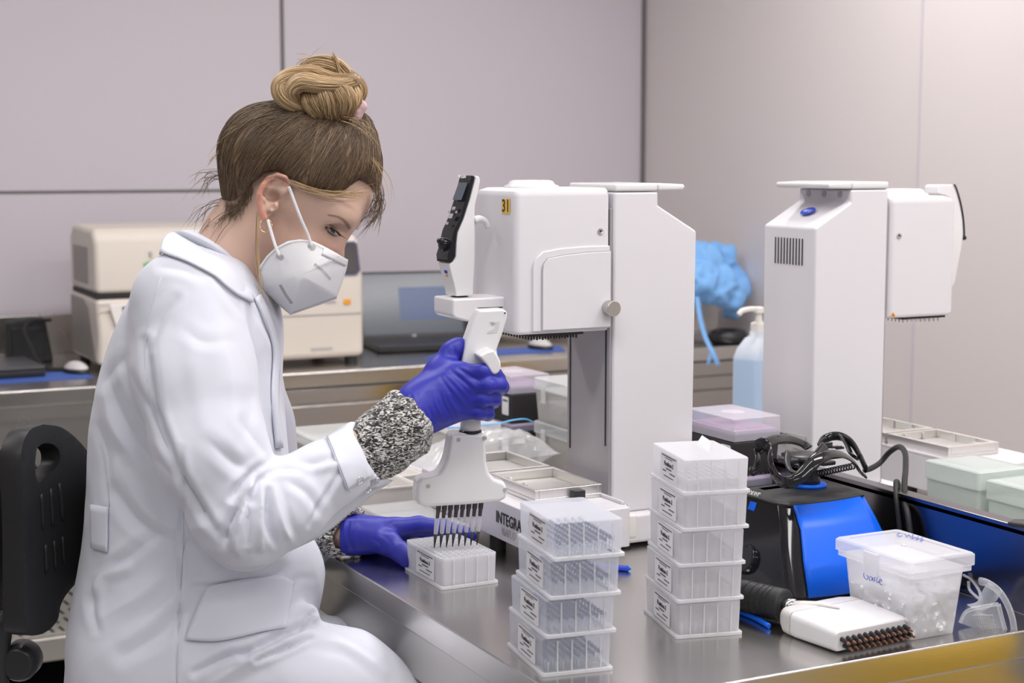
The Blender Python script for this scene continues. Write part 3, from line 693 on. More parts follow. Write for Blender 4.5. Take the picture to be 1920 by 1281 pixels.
# ---- blue and black vortex shaker
t = thing('vortex_shaker', 'bright blue and black vortex shaker with a clamp head, by the splashback', 'vortex shaker', (1.335, 1.725, BZ), math.radians(3))
SI = (Matrix.Translation((1.335, 1.725, BZ)) @ Matrix.Rotation(math.radians(3), 4, 'Z')).inverted()
def sect(x0, x1, y0, y1, z, r, bulge):
    pts = []
    for x, y in rrect(x0, x1, y0, y1, r, 6):
        fx = (x - (x0 + x1) / 2) / ((x1 - x0) / 2)
        if y < (y0 + y1) / 2: y -= bulge * (1 - fx * fx)
        pts.append((x, y, z))
    return pts
lv = [(.010, -.107, .092, -.098, .100, .016, .014), (.05, -.093, .086, -.070, .094, .016, .012), (.085, -.078, .082, -.046, .090, .016, .010), (.112, -.064, .080, -.022, .086, .016, .008)]
def shell(pad): return [sect(a - pad, b + pad, c - pad, d + pad, z, r, bu) for z, a, b, c, d, r, bu in lv]
bm = B(); loft(bm, shell(0)); obj('housing', bm, 'blackgloss', t, bevel=.001)
# blue shell wraps the front (camera) side and the right side
bm = B(); n = len(lv)
pr = shell(.0018)
full = [[Vector(p) for p in r] for r in pr]
keep = [i for i in range(len(full[0])) if not (full[0][i].x < -.075)]
# order the loop so kept points run front-left -> front-right -> back-right
L_ = len(full[0]); start = next(i for i in range(L_) if (i in keep) and ((i - 1) % L_ not in keep))
seq = [(start + k) % L_ for k in range(L_) if (start + k) % L_ in keep]
def dens(ring):   # subdivide so the front bulges
    out = []
    for a, b in zip(ring, ring[1:]):
        nn = 14 if (b - a).length > .05 else 1
        for k in range(nn): out.append(a.lerp(b, k / nn))
    out.append(ring[-1]); return out
rings = []
for lvl, rg in zip(lv, full):
    z, x0, x1, y0, y1, r, bu = lvl
    pts = [rg[i] for i in seq]
    fl = Vector((x0 + .012 + (.0 if z > .1 else .006), y0 - .0020, z)); pts = [p for p in pts if p.x > fl.x or p.y > 0]
    ring = []
    m_ = 16
    for k in range(m_ + 1):
        x = fl.x + (x1 - r - fl.x) * k / m_; fx = (x - (x0 + x1) / 2) / ((x1 - x0) / 2); ring.append(Vector((x, y0 - .0020 - bu * (1 - fx * fx), z)))
    for k in range(1, 9):
        a = math.radians(-90 + 90 * k / 8); ring.append(Vector((x1 - r + (r + .0018) * math.cos(a), y0 + r + (r + .0018) * math.sin(a), z)))
    ring.append(Vector((x1 + .0018, y0 + r + .006, z)))
    rings.append(ring)
loft(bm, rings, cap=False, closed=False)
o = obj('blue_cover', bm, 'blue', t, smooth=True); sm = o.modifiers.new('s', 'SOLIDIFY'); sm.thickness = .002; sm.offset = 0
z, x0, x1, y0, y1, r, bu = lv[-1]
def topring(e, zz): 
    out = []
    for k in range(17):
        x = x0 + r * .5 - e + (x1 - x0 - r + 2 * e) * k / 16; fx = (x - (x0 + x1) / 2) / ((x1 - x0) / 2 + e); out.append((x, y0 - e - bu * (1 - fx * fx), zz))
    return out + [(x1 + e, y0 + r, zz), (x1 + e, y1 - r, zz), (x1 - r, y1 + e, zz), (x0 + r, y1 + e, zz), (x0 - e, y1 - r, zz), (x0 - e, y0 + r, zz)]
bm = B(); loft(bm, [topring(.002, .111), topring(.002, .1135), topring(-.002, .1155), topring(-.03, .1165)]); obj('top_plate', bm, 'rubber', t, smooth=False)
bm = B(); loft(bm, [[(x, y, zz) for x, y, _ in sect(-.100, .088, -.092, .094, 0, .016, .012)] for zz in (0, .011)]); obj('base_plate', bm, 'rubber', t, bevel=.002)
hub = SI @ av(1514, 912, 1.775); hub.z = .1165
bm = B(); lathe(bm, [(.026, 0), (.0265, .003), (.024, .006), (.018, .0045)], hub, 40); obj('blue_ring', bm, 'blue', t, smooth=True)
bm = B(); lathe(bm, [(.018, 0), (.017, .012), (.013, .020), (.013, .034)], hub, 32); obj('hub', bm, 'black', t, smooth=True)
# clamp head: platform, spring arms
cz = hub.z + .040; C = Vector((hub.x, hub.y, cz))
bm = B(); lathe(bm, [(.004, -.004), (.028, -.003), (.030, .002), (.026, .005), (.002, .006)], C, 32); cl = obj('clamp_head', bm, 'black', t, smooth=True)
bm = B(); box(bm, C.x - .045, C.x + .060, C.y - .012, C.y + .012, cz - .004, cz + .003); box(bm, C.x - .012, C.x + .012, C.y - .045, C.y + .045, cz - .004, cz + .002); obj('cross_bar', bm, 'black', cl, bevel=.002)
def band(bm, pts, w, th, up=(0, 0, 1)):
    pts = smoothpath(pts, 8); tube(bm, pts, w, 12, flat=th, up=up)
def L3(x, y, v): return tuple(SI @ av(x, y, v))
arms = [
 ([(1548, 838, 1.70), (1530, 860, 1.685), (1512, 880, 1.68), (1492, 900, 1.675), (1475, 905, 1.68), (1458, 897, 1.70), (1447, 878, 1.72), (1443, 855, 1.73), (1440, 840, 1.75), (1430, 832, 1.76), (1418, 838, 1.77)], .0085),
 ([(1475, 905, 1.68), (1505, 893, 1.67), (1530, 866, 1.67), (1555, 852, 1.68), (1580, 853, 1.70), (1600, 866, 1.72), (1612, 884, 1.73), (1622, 893, 1.73)], .0075),
 ([(1418, 845, 1.77), (1450, 826, 1.80), (1480, 824, 1.83), (1505, 832, 1.84), (1516, 840, 1.83)], .0075),
 ([(1537, 838, 1.84), (1545, 825, 1.86), (1562, 818, 1.86), (1580, 820, 1.84), (1598, 832, 1.80), (1612, 855, 1.76), (1624, 880, 1.73)], .0065),
 ([(1418, 845, 1.77), (1421, 862, 1.76), (1416, 880, 1.755), (1410, 886, 1.75), (1406, 878, 1.75)], .0055),
 ([(1578, 820, 1.83), (1590, 838, 1.80), (1596, 852, 1.78), (1604, 858, 1.77)], .0085),
]
for pts, w in arms:
    bm = B(); band(bm, [L3(*p) for p in pts], w, .28, up=(.3, -.8, .5)); obj('spring_arm', bm, 'blackgloss', cl, smooth=True)
bm = B(); band(bm, [L3(*p) for p in ((1478, 850, 1.75), (1476, 868, 1.74), (1484, 884, 1.73), (1500, 888, 1.72))], .007, .4, up=(0, -1, 0)); obj('spring_arm', bm, 'black', cl, smooth=True)
sp = []
for k in range(90):
    a = k * .9; f = k / 89; p = Vector(L3(1535, 888, 1.765)).lerp(Vector(L3(1600, 874, 1.765)), f); sp.append(p + Vector((0, math.cos(a) * .0042, math.sin(a) * .0042)))
bm = B(); tube(bm, sp, .0012, 6); obj('coil_spring', bm, 'black', cl, smooth=True)
for k in range(14):
    random.seed(k); p = Vector(L3(1560 + random.uniform(-14, 16), 836 + random.uniform(-5, 5), 1.79)); bm = B(); box(bm, p.x - .007, p.x + .007, p.y - .002, p.y + .002, p.z - .0015, p.z + .0015)
    if k < 6:
        o = obj('clamp_jaw', bm, 'black', cl, bevel=.0008)
    else: bm.free()
# control panel on the left (black) side
def on_left(px, py):
    """point on the slanted left face of the shaker"""
    best = None; r = ray(px, py)
    a0, a1 = Vector((-.107, -.10, .010)), Vector((-.064, -.02, .112))
    nrm = Vector((.102, 0, -.043)).normalized() * -1
    o0 = SI @ Vector((0, 0, CAMZ)); d = SI.to_3x3() @ r
    tt = (a0 - o0).dot(nrm) / d.dot(nrm); return o0 + d * tt + nrm * .0006
ex_ = Vector((0, -1, 0)); ey_ = Vector((.043, 0, .102)).normalized()
tx = on_left(1414, 928)
text('Vortexer', .0155, frame(on_left(1401, 921), ex_, ey_), 'inkwhite', t, bold=True, sx=1.0)
for s_, (x, y), sz in (('I', (1419, 957), .008), ('O', (1412, 982), .009), ('II', (1407, 1005), .010)):
    text(s_, sz, frame(on_left(x, y), ex_, ey_), 'inkwhite', t)
bm = B(); mt = frame(on_left(1412, 950), ex_, ey_); box(bm, -.007, .007, -.006, .006, 0, .002, mt); obj('rocker_switch', bm, 'blue', t, bevel=.001)
bm = B(); lathe(bm, [(.021, 0), (.019, .008), (.017, .009)], n=36); bmesh.ops.transform(bm, matrix=frame(on_left(1403, 1050), ex_, ey_), verts=bm.verts); obj('speed_knob', bm, 'blackgloss', t, smooth=False, bevel=.0005)
for (x, y) in ((1401, 1020), (1412, 1029)):
    bm = B(); mt = frame(on_left(x, y), ex_, ey_); box(bm, -.005, .005, -.0012, .0012, 0, .0004, mt); obj('dial_mark', bm, 'inkwhite', t)
# ---- its mains cable, looping over the splashback
def cable(name, label, pts, r, m='rubber', cat='cable'):
    bm = B(); tube(bm, smoothpath([tuple(p) for p in pts], 10), r, 12); o = obj(name, bm, m, None, smooth=True); return tag(o, label, cat)
cable('power_cable', 'black power cable arching over the steel splashback, behind the clear tub',
      [av(1622, 882, 1.86), av(1634, 878, 1.87), av(1650, 868, 1.88), av(1668, 848, 1.87), av(1686, 838, 1.84), av(1697, 850, 1.80), av(1698, 880, 1.755), av(1696, 905, 1.72), av(1697, 940, 1.69), av(1703, 970, 1.665), (1.452, 1.64, BZ + .012), (1.452, 1.60, BZ + .006), (1.45, 1.57, BZ + .006)], .0042)
cable('power_cable', 'second black cable hanging down the splashback face, close behind the arching one',
      [(1.53, 1.79, BZ + .006), (1.515, 1.76, BZ + .04), (1.502, 1.74, BZ + .105), (1.48, 1.72, BZ + .122), (1.464, 1.70, BZ + .105), (1.462, 1.69, BZ + .07), (1.461, 1.68, BZ + .02), (1.46, 1.65, BZ + .006), (1.458, 1.61, BZ + .006)], .0036)
cp = [(1.60 + .055 * math.cos(a), 1.93 + .045 * math.sin(a), BZ + .010 + .003 * a + .012 * math.sin(a * .5)) for a in np.linspace(0, 4.2 * PI, 60)]
bm = B(); tube(bm, cp, .0046, 10); tag(obj('cable_coil', bm, 'rubber', None, smooth=True), 'coiled black mains cable lying at the foot of the right-hand machine', 'cable')
cable('power_cable', 'thick black cable loop rising beside the coil at the machine foot',
      [(1.52, 1.86, BZ + .006), (1.53, 1.87, BZ + .04), (1.56, 1.88, BZ + .064), (1.60, 1.875, BZ + .06), (1.63, 1.87, BZ + .03), (1.64, 1.86, BZ + .006)], .0046)
# ---- clear tub of ice with lid, marked in blue
t = thing('plastic_tub', 'translucent lidded tub full of white ice, marked in blue pen', 'tub', (1.299, 1.492, BZ), 0)
TI = Matrix.Translation((-1.299, -1.492, -BZ))
def rr(hx, hy, z, r=.006, c=(0, 0)): return [(c[0] + x, c[1] + y, z) for x, y in rrect(-hx, hx, -hy, hy, r, 4)]
bm = B(); loft(bm, [rr(.036, .054, .0005), rr(.0425, .062, .084), rr(.0412, .0607, .084), rr(.0348, .0528, .0022)], cap=False)
bm.faces.new([bm.verts.new(p) for p in rr(.036, .054, .0005)]); obj('tub_body', bm, 'pp_tub', t)
bm = B(); loft(bm, [rr(.0485, .069, .080), rr(.0485, .069, .087), rr(.051, .0715, .087), rr(.051, .0715, .0995), rr(.049, .0695, .1015), rr(.040, .060, .1015), rr(.039, .059, .1003)]); ld = obj('lid', bm, 'pp_lid', t)
bm = B(); lathe(bm, [(.004, .1004), (.003, .102), (.0005, .1025)], n=16); obj('gate_mark', bm, 'pp_lid', ld, smooth=True)
bm = B(); box(bm, -.0535, -.0505, -.016, .012, .070, .098); obj('latch', bm, 'pp_lid', ld, bevel=.001)
bm = B(); box(bm, -.0435, -.0415, -.045, -.0435, .01, .08)
for y in (-.03, .03, .045): box(bm, -.0432 + .003, -.0425 + .003, y - .0006, y + .0006, .006, .078)
bm.free()
# ice: many small irregular chips packed to shape
random.seed(5); bm = B()
for k in range(2600):
    z = .004 + random.random() ** .8 * .064; f = z / .084; hx = (.033 + .005 * f); hy = (.051 + .006 * f)
    x = random.uniform(-hx, hx); y = random.uniform(-hy, hy)
    if z > .068 - .012 * abs(y) / hy - .01 * (x < 0): continue
    mt = Matrix.Translation((x, y, z)) @ Matrix.Rotation(random.random() * 6, 4, Vector((random.random(), random.random(), random.random() + .1)).normalized()) @ Matrix.Diagonal((random.uniform(.7, 1.4), random.uniform(.7, 1.2), random.uniform(.5, 1), 1))
    bmesh.ops.create_icosphere(bm, subdivisions=1, radius=.0055, matrix=mt)
M['ice'] = mat('ice', (0.93, 0.93, 0.95), .3, vary=(60, .03), sss=.0)
tag(obj('crushed_ice', bm, 'ice'), 'crushed white ice heaped inside the translucent tub', 'ice', kind='stuff').location = (1.299, 1.492, BZ)
def pen_marks(strokes, fn, r, m, parent, name='handwriting'):
    bm = B()
    for st in strokes: tube(bm, smoothpath([tuple(fn(*p)) for p in st], 4), r, 6)
    return obj(name, bm, m, parent, smooth=True)
def tubface(px, py):    # -x face of the tub
    o0 = Vector((0, 0, CAMZ)) + Vector((-1.299, -1.492, -BZ)); d = ray(px, py); nrm = Vector((-.084, 0, -.0065)).normalized(); a0 = Vector((-.0362, 0, 0)) + nrm * .0006
    return o0 + d * ((a0 - o0).dot(nrm) / d.dot(nrm))
pen_marks([[(1625, 1071), (1620, 1074), (1620, 1082), (1625, 1087), (1628, 1082), (1625, 1079)], [(1634, 1081), (1630, 1083), (1631, 1089), (1635, 1087), (1635, 1082), (1637, 1090)], [(1641, 1083), (1638, 1085), (1641, 1088), (1638, 1091)], [(1645, 1074), (1644, 1092), (1647, 1092)], [(1641, 1082), (1648, 1082)], [(1649, 1091), (1653, 1089), (1651, 1086), (1648, 1090), (1650, 1095), (1654, 1097)]], tubface, .0004, 'inkblue', t)
def tublid(px, py): p = gz(px, py, .1022); return TI @ p
pen_marks([[(1688, 1000), (1682, 1002), (1686, 1006), (1692, 1005)], [(1697, 1001), (1700, 1007), (1704, 1003), (1708, 1009)], [(1712, 1002), (1710, 1010), (1716, 1008), (1718, 1012)], [(1722, 1006), (1719, 1012), (1726, 1010)], [(1730, 1006), (1726, 1015), (1732, 1012)]], tublid, .0004, 'inkblue', ld)
# ---- multichannel dispensing gun lying down
t = thing('aspirator_handpiece', 'handpiece lying flat: thick black grip with a white twelve-nozzle head, yellow note 2', 'laboratory handpiece', (1.20, 1.50, BZ), math.radians(4))
GI = (Matrix.Translation((1.20, 1.50, BZ)) @ Matrix.Rotation(math.radians(4), 4, 'Z')).inverted()
def rrz(x0, x1, z0, z1, y, r=.008): return [(x, y, z) for x, z in rrect(x0, x1, z0, z1, r, 4)]
bm = B(); loft(bm, [rrz(-.052, .062, .004, .026, -.062, .004), rrz(-.054, .064, .002, .029, -.058), rrz(-.056, .064, .001, .0315, .008), rrz(-.055, .063, .001, .032, .016)]); obj('head_cover', bm, 'whitegloss', t, bevel=.001)
bm = B(); loft(bm, [rrz(-.0555, .0635, .001, .0322, .0165), rrz(-.055, .063, .002, .032, .030), rrz(-.048, .056, .004, .030, .042, .010), rrz(-.030, .038, .006, .027, .046, .009)]); obj('head_back', bm, 'lightgrey', t, bevel=.001)
bm = B(); tube(bm, [(-.018, .055, .024), (-.012, .04, .027), (-.002, .018, .0325), (.006, -.004, .0325)], [.010, .0095, .006, .0008], 16, flat=.7); obj('spout_ridge', bm, 'lightgrey', t, smooth=True)
bm = B(); tube(bm, [(-.022, .066, .024), (-.018, .050, .025)], [.0085, .0095], 20); obj('steel_collar', bm, 'chrome', t, smooth=True)
gp = [(-.022, .064, .0235), (-.024, .072, .0235), (-.030, .10, .023), (-.040, .15, .022), (-.048, .19, .021), (-.050, .20, .021)]
bm = B(); tube(bm, smoothpath(gp, 6), [.0160] + [.0205] * 40, 28); 
gr = obj('black_grip', bm, 'rubber', t, smooth=True)
bm = B()
gsm = smoothpath(gp, 12)
for k in range(16, 52, 3): 
    p = Vector(gsm[k]); d = (Vector(gsm[k + 1]) - p).normalized(); tube(bm, [p, p + d * .0016], .0212, 26, cap=False)
obj('grip_groove', bm, 'black', gr, smooth=True)
gm = Vector((-.0415, .140, .0225)); d = (Vector(gp[4]) - Vector(gp[2])).normalized()
bm = B(); R_ = .0216; rows = []
for a in np.linspace(-25, 58, 8):
    rad = math.radians(a); nrm = Vector((-math.cos(rad) * d.y * 1, 0, math.sin(rad))); side = Vector((-d.y, d.x, 0)).normalized()
    n_ = side * math.cos(rad) + Vector((0, 0, math.sin(rad))); rows.append([gm + n_ * R_ - d * .014, gm + n_ * R_ + d * .014])
for a, b in zip(rows, rows[1:]): bm.faces.new([bm.verts.new(p) for p in (a[0], a[1], b[1], b[0])])
nt2 = obj('sticky_note', bm, 'yellow', gr, smooth=True); rad = math.radians(22); side = Vector((-d.y, d.x, 0)).normalized(); n_ = side * math.cos(rad) + Vector((0, 0, math.sin(rad))); upv = -side * math.sin(rad) + Vector((0, 0, math.cos(rad)))
text('2', .018, frame(gm + n_ * (R_ + .0004), upv * -1, -d if (upv * -1).cross(-d).dot(n_) > 0 else d), 'ink', nt2, extr=.0003)
for row, (zz, off) in enumerate(((.018, 0), (.010, .0042))):
    for k in range(12):
        x = -.044 + k * .0090 + off
        bm = B(); tube(bm, [(x, -.058, zz), (x, -.070, zz - .002)], [.0032, .0026], 10); nz = obj('nozzle', bm, 'black', t)
        bm = B(); tube(bm, [(x, -.069, zz - .0018), (x, -.076, zz - .003)], [.0013, .0013], 8); obj('nozzle_tip', bm, 'copper', nz)
cable('blue_hose', 'thin blue hose lying under the black grip of the handpiece', [(1.145, 1.555, BZ + .0035), (1.150, 1.60, BZ + .0035), (1.145, 1.66, BZ + .0035), (1.15, 1.72, BZ + .0035)], .0032, 'blue', 'hose')
# ---- blue pen
t = thing('pen', 'blue pen lying on the steel between the two rack stacks', 'pen', tuple(gz(1163, 1068, .004)), 0)
a, b = Vector(gz(1110, 1060, .004)), Vector(gz(1183, 1067, .004)); o_ = t.location
bm = B(); tube(bm, [a - o_, b - o_ - (b - a) * .08], .004, 14); obj('barrel', bm, 'inkblue', t, smooth=True)
bm = B(); tube(bm, [b - o_ - (b - a) * .08, b - o_], [.004, .001], 14); obj('pen_tip', bm, 'blue', t, smooth=True)
# ---- clear safety glasses behind the tub
M['clearspec'] = clearplastic('safety_glasses_plastic', (.88, .88, .90), clear=.82, rough=.06)
t = thing('safety_glasses', 'clear safety glasses lying folded beside the translucent tub', 'safety glasses', (1.40, 1.46, BZ), 0)
SG = Matrix.Translation((-1.40, -1.46, -BZ))
def g3(x, y, v): return tuple(SG @ av(x, y, v))
# lens arc
arc = [g3(1838, 1090, 1.49), g3(1852, 1094, 1.465), g3(1872, 1108, 1.445), g3(1888, 1132, 1.43), g3(1898, 1160, 1.42), g3(1902, 1186, 1.415)]
bm = B(); tube(bm, smoothpath(arc, 6), .0052, 12, flat=.55, up=(1, 0, 0)); fr = obj('brow_frame', bm, 'clearspec', t, smooth=True)
def sheet(bm, top, bot, n=10):
    T, Bt = smoothpath(top, n), smoothpath(bot, n); k = min(len(T), len(Bt)); va = [bm.verts.new(p) for p in T[:k]]; vb = [bm.verts.new(p) for p in Bt[:k]]
    for i in range(k - 1): bm.faces.new((va[i], va[i + 1], vb[i + 1], vb[i]))
bm = B(); sheet(bm, [g3(1852, 1092, 1.49), g3(1842, 1108, 1.50), g3(1832, 1128, 1.51), g3(1810, 1134, 1.53)], [g3(1876, 1112, 1.47), g3(1866, 1128, 1.48), g3(1848, 1142, 1.49), g3(1812, 1150, 1.51)])
o = obj('lens', bm, 'clearspec', t, smooth=True); sm = o.modifiers.new('s', 'SOLIDIFY'); sm.thickness = .002
bm = B(); prism(bm, [g3(1800, 1168, 1.455), g3(1812, 1148, 1.455), g3(1872, 1134, 1.435), g3(1890, 1198, 1.422), g3(1874, 1196, 1.425)], (0, .0022, 0)); sd = obj('side_shield', bm, 'clearspec', t, bevel=.0008)
bm = B(); tube(bm, smoothpath([g3(1800, 1168, 1.452), g3(1812, 1147, 1.452), g3(1842, 1138, 1.442), g3(1872, 1133, 1.432)], 5), .0022, 8); tube(bm, smoothpath([g3(1872, 1133, 1.432), g3(1880, 1165, 1.425), g3(1890, 1199, 1.418)], 5), .0026, 8); obj('shield_rim', bm, 'clearspec', t, smooth=True)
bm = B()
for i in range(9):
    x0 = 1826 + i * 4.1; tube(bm, [g3(x0 + 2, 1152 + i * .2, 1.4365 - i * .0008), g3(x0 + 6, 1176 + i * 1.2, 1.4345 - i * .0008)], .0006, 6)
for j in range(4): tube(bm, [g3(1823 + j * 1.5, 1154 + j * 7, 1.437), g3(1862 + j * 2.4, 1154 + j * 9, 1.429)], .0005, 6)
obj('vent_grille', bm, 'grey', sd)
bm = B(); tube(bm, smoothpath([g3(1806, 1078, 1.56), g3(1822, 1088, 1.55), g3(1836, 1108, 1.53), g3(1840, 1124, 1.51)], 5), .0030, 8, flat=.5); tube(bm, smoothpath([g3(1816, 1090, 1.55), g3(1818, 1106, 1.545), g3(1832, 1120, 1.52), g3(1838, 1124, 1.51)], 5), .0020, 8); obj('temple_arm', bm, 'clearspec', t, smooth=True)
# ================================================================== boxes on the second bench
def lidded_box(label, x0, x1, y0, y1, h, hl, body, lid, name='storage_box', z=0, cat='box', group=None):
    t = thing(name, label, cat, ((x0 + x1) / 2, (y0 + y1) / 2, BZ + z), 0, group); hx, hy = (x1 - x0) / 2, (y1 - y0) / 2
    bm = B(); loft(bm, [rr(hx - .004, hy - .004, .0005), rr(hx - .001, hy - .001, h - .004), rr(hx - .0025, hy - .0025, h - .004), rr(hx - .0055, hy - .0055, .003)], cap=False); bm.faces.new([bm.verts.new(p) for p in rr(hx - .004, hy - .004, .0005)]); obj('body', bm, body, t)
    bm = B(); loft(bm, [rr(hx + .001, hy + .001, h - .006), rr(hx + .001, hy + .001, h + hl - .002), rr(hx - .001, hy - .001, h + hl), rr(hx - .012, hy - .012, h + hl + .001)]); obj('lid', bm, lid, t)
    return t
lidded_box('clear box with a greenish lid, left of the two on the second bench', 1.685, 1.785, 1.775, 1.893, .085, .022, 'clear_green', 'clear_green')
lidded_box('clear box with a greenish lid, cut by the right edge of the photo', 1.690, 1.800, 1.61, 1.765, .076, .022, 'clear_green', 'clear_green')
# ---- sanitiser bottle
t = thing('pump_bottle', 'white and blue hand sanitiser bottle with a pump, behind the second machine', 'bottle', (2.02, 2.80, BZ), math.radians(20))
def bot(h0, h1, w, d, ins=0): return [rr(w - ins, d - ins, z, .02) for z in (h0, h1)]
bm = B(); loft(bm, [rr(.050, .033, .001, .014), rr(.052, .035, .01, .014), rr(.052, .035, .150, .014), rr(.045, .030, .170, .014), rr(.026, .024, .190, .014), rr(.017, .017, .196, .012), rr(.017, .017, .205, .012)])
M['frostbottle'] = frosted('frosted_bottle', (.9, .9, .92), clear=.35)
obj('bottle_body', bm, 'frostbottle', t, smooth=True)
bm = B(); loft(bm, [rr(.049, .032, .003, .013), rr(.0505, .0335, .01, .013), rr(.0505, .0335, .148, .013)]); obj('blue_liquid', bm, 'liquid', t)
bm = B(); lathe(bm, [(.017, .205), (.017, .222), (.008, .226), (.006, .245)], n=24); lathe(bm, [(.012, .245), (.012, .256), (.004, .258)], n=20); tube(bm, smoothpath([(0, 0, .252), (-.02, .006, .254), (-.042, .014, .251), (-.05, .017, .243)], 4), .0055, 10); obj('pump', bm, 'offwhite', t, smooth=False)
# ================================================================== things at the far end of the near bench
t = lidded_box('shallow clear box with a pale green lining, beside the open lab coat front', .985, 1.14, 2.70, 2.885, .050, .012, 'smoke', 'clear', name='storage_box')
bm = B(); box(bm, -.065, .065, -.08, .0, .006, .045); o = obj('green_insert', bm, 'green', t)
o.data.materials.clear(); M['palegreen'] = mat('pale_green_card', (.52, .56, .48), .6, vary=(5, .05)); o.data.materials.append(M['palegreen'])
def open_tray(label, x0, x1, y0, y1, h, m, rz=0, name='reagent_tray'):
    t = thing(name, label, 'tray', ((x0 + x1) / 2, (y0 + y1) / 2, BZ), rz); hx, hy = (x1 - x0) / 2, (y1 - y0) / 2
    bm = B(); loft(bm, [rr(hx - .006, hy - .006, .0005), rr(hx, hy, h), rr(hx - .003, hy - .003, h), rr(hx - .009, hy - .009, .004)], cap=True)
    obj('tray_body', bm, m, t, bevel=.0008)
    bm = B(); loft(bm, [rr(hx + .003, hy + .003, h - .001), rr(hx + .003, hy + .003, h + .0015), rr(hx - .001, hy - .001, h + .0015), rr(hx - .001, hy - .001, h - .001)], cap=False); obj('rolled_rim', bm, m, t); return t
open_tray('deep white reagent tray just above the left hand in the blue glove', .905, 1.025, 2.35, 2.46, .044, 'offwhite', 0)
open_tray('white ribbed tray behind the deep reagent tray', .945, 1.10, 2.50, 2.66, .028, 'offwhite', .1)
open_tray('low white tray with a raised flap behind the pipette body', 1.11, 1.215, 2.44, 2.62, .03, 'white', .05)
t = lidded_box('flat clear lidded box behind the open tip rack', .905, 1.0, 2.10, 2.30, .022, .010, 'smoke', 'clear', name='storage_box')
bm = B(); box(bm, 1.10, 1.27, 2.70, 2.88, BZ + .0005, BZ + .020); tag(obj('foam_block', bm, 'lightgrey', None, bevel=.003), 'flat pale grey block at the far edge of the near bench', 'block')
# stacked clear drawers-boxes behind the second tray
def flatclear(label, z, h):
    t = thing('storage_box', label, 'box', (1.431, 2.56, BZ + z), 0, 'clear boxes stacked by the lift column')
    bm = B(); loft(bm, [rr(.034, .075, .0005, .004), rr(.038, .079, h - .020, .004), rr(.0365, .0775, h - .020, .004), rr(.0325, .0735, .003, .004)], cap=False); bm.faces.new([bm.verts.new(p) for p in rr(.034, .075, .0005, .004)]); obj('body', bm, 'smoke', t)
    bm = B(); loft(bm, [rr(.040, .082, h - .022, .004), rr(.040, .082, h - .002, .004), rr(.037, .079, h, .004)]); l = obj('lid', bm, 'clear', t)
    bm = B(); box(bm, -.0425, -.0405, .03, .048, h - .045, h - .012); obj('latch', bm, 'clear', l, bevel=.002)
    bm = B(); box(bm, -.030, .030, -.065, .06, .004, h * .45); obj('contents', bm, 'lightgrey', t)
flatclear('clear latched box, lower of the two behind the lift column', 0, .082)
flatclear('clear latched box, upper of the two behind the lift column', .0825, .082)
for o in [o for o in bpy.data.objects if o.get('group') == 'clear boxes stacked by the lift column']: o.location.x = 1.431
# black rack with pink-lilac lid
lr = lilac_rack('black rack with a pale pink lid, between the zip bag and the clear boxes', (1.430, 2.80, BZ + .060), math.radians(3), hb=.058)
lilac_rack('black rack under the pink-lidded one, mostly hidden by the zip bag', (1.430, 2.80, BZ), math.radians(3), lid=False, hb=.043)
# clear box with blue zip bag
t = lidded_box('white-lidded clear box behind the raised right hand', 1.235, 1.335, 2.66, 2.80, .066, .012, 'smoke', 'pp_lid', name='storage_box')
t.rotation_euler = (0, 0, -.05)
# zip bag: crumpled film pillow with a blue strip
rng = np.random.RandomState(3)
t = thing('zip_bag', 'crumpled clear zip bag with a blue seal strip, beyond the pipette', 'bag', (1.245, 2.575, BZ), 0)
nx_, ny_ = 40, 24; bm = B()
def fbm(x, y, z, seed=0, oct=4):
    r = np.random.RandomState(seed); v = 0
    for k in range(oct):
        for _ in range(3):
            d = r.normal(size=3); d /= np.linalg.norm(d); ph = r.rand() * 6.28; v = v + math.pow(.55, k) * np.sin((x * d[0] + y * d[1] + z * d[2]) * (2 ** k) + ph)
    return v / 4
for side in (1, -1):
    g = [[None] * (ny_ + 1) for _ in range(nx_ + 1)]
    for i in range(nx_ + 1):
        for j in range(ny_ + 1):
            u, v = i / nx_ * 2 - 1, j / ny_ * 2 - 1
            e = (1 - u ** 4) * (1 - v ** 4); x = u * .135; y = v * .062
            w = fbm(x * 60, y * 60, side, 2) ; w = abs(w) * .012 * e
            z = .036 + (.040 * e if side > 0 else -.034 * e) + (w if side > 0 else 0) - .008 * abs(u) + .012 * u
            g[i][j] = bm.verts.new((x, y, max(z, .001)))
    for i in range(nx_):
        for j in range(ny_): bm.faces.new((g[i][j], g[i + 1][j], g[i + 1][j + 1], g[i][j + 1]))
obj('film', bm, 'bag', t, smooth=False)
stp = [tuple(Matrix.Translation((-1.245, -2.575, -BZ)) @ av(x, y, 2.60)) for x, y in ((840, 802), (880, 801), (905, 797), (935, 794), (962, 788), (985, 786), (1000, 792))]
bm = B(); tube(bm, smoothpath(stp, 6), .0035, 8, flat=.4); obj('zip_strip', bm, 'liquid', t, smooth=True)
# ================================================================== things on the back bench
def bpt(px, py, v): return av(px, py, v)
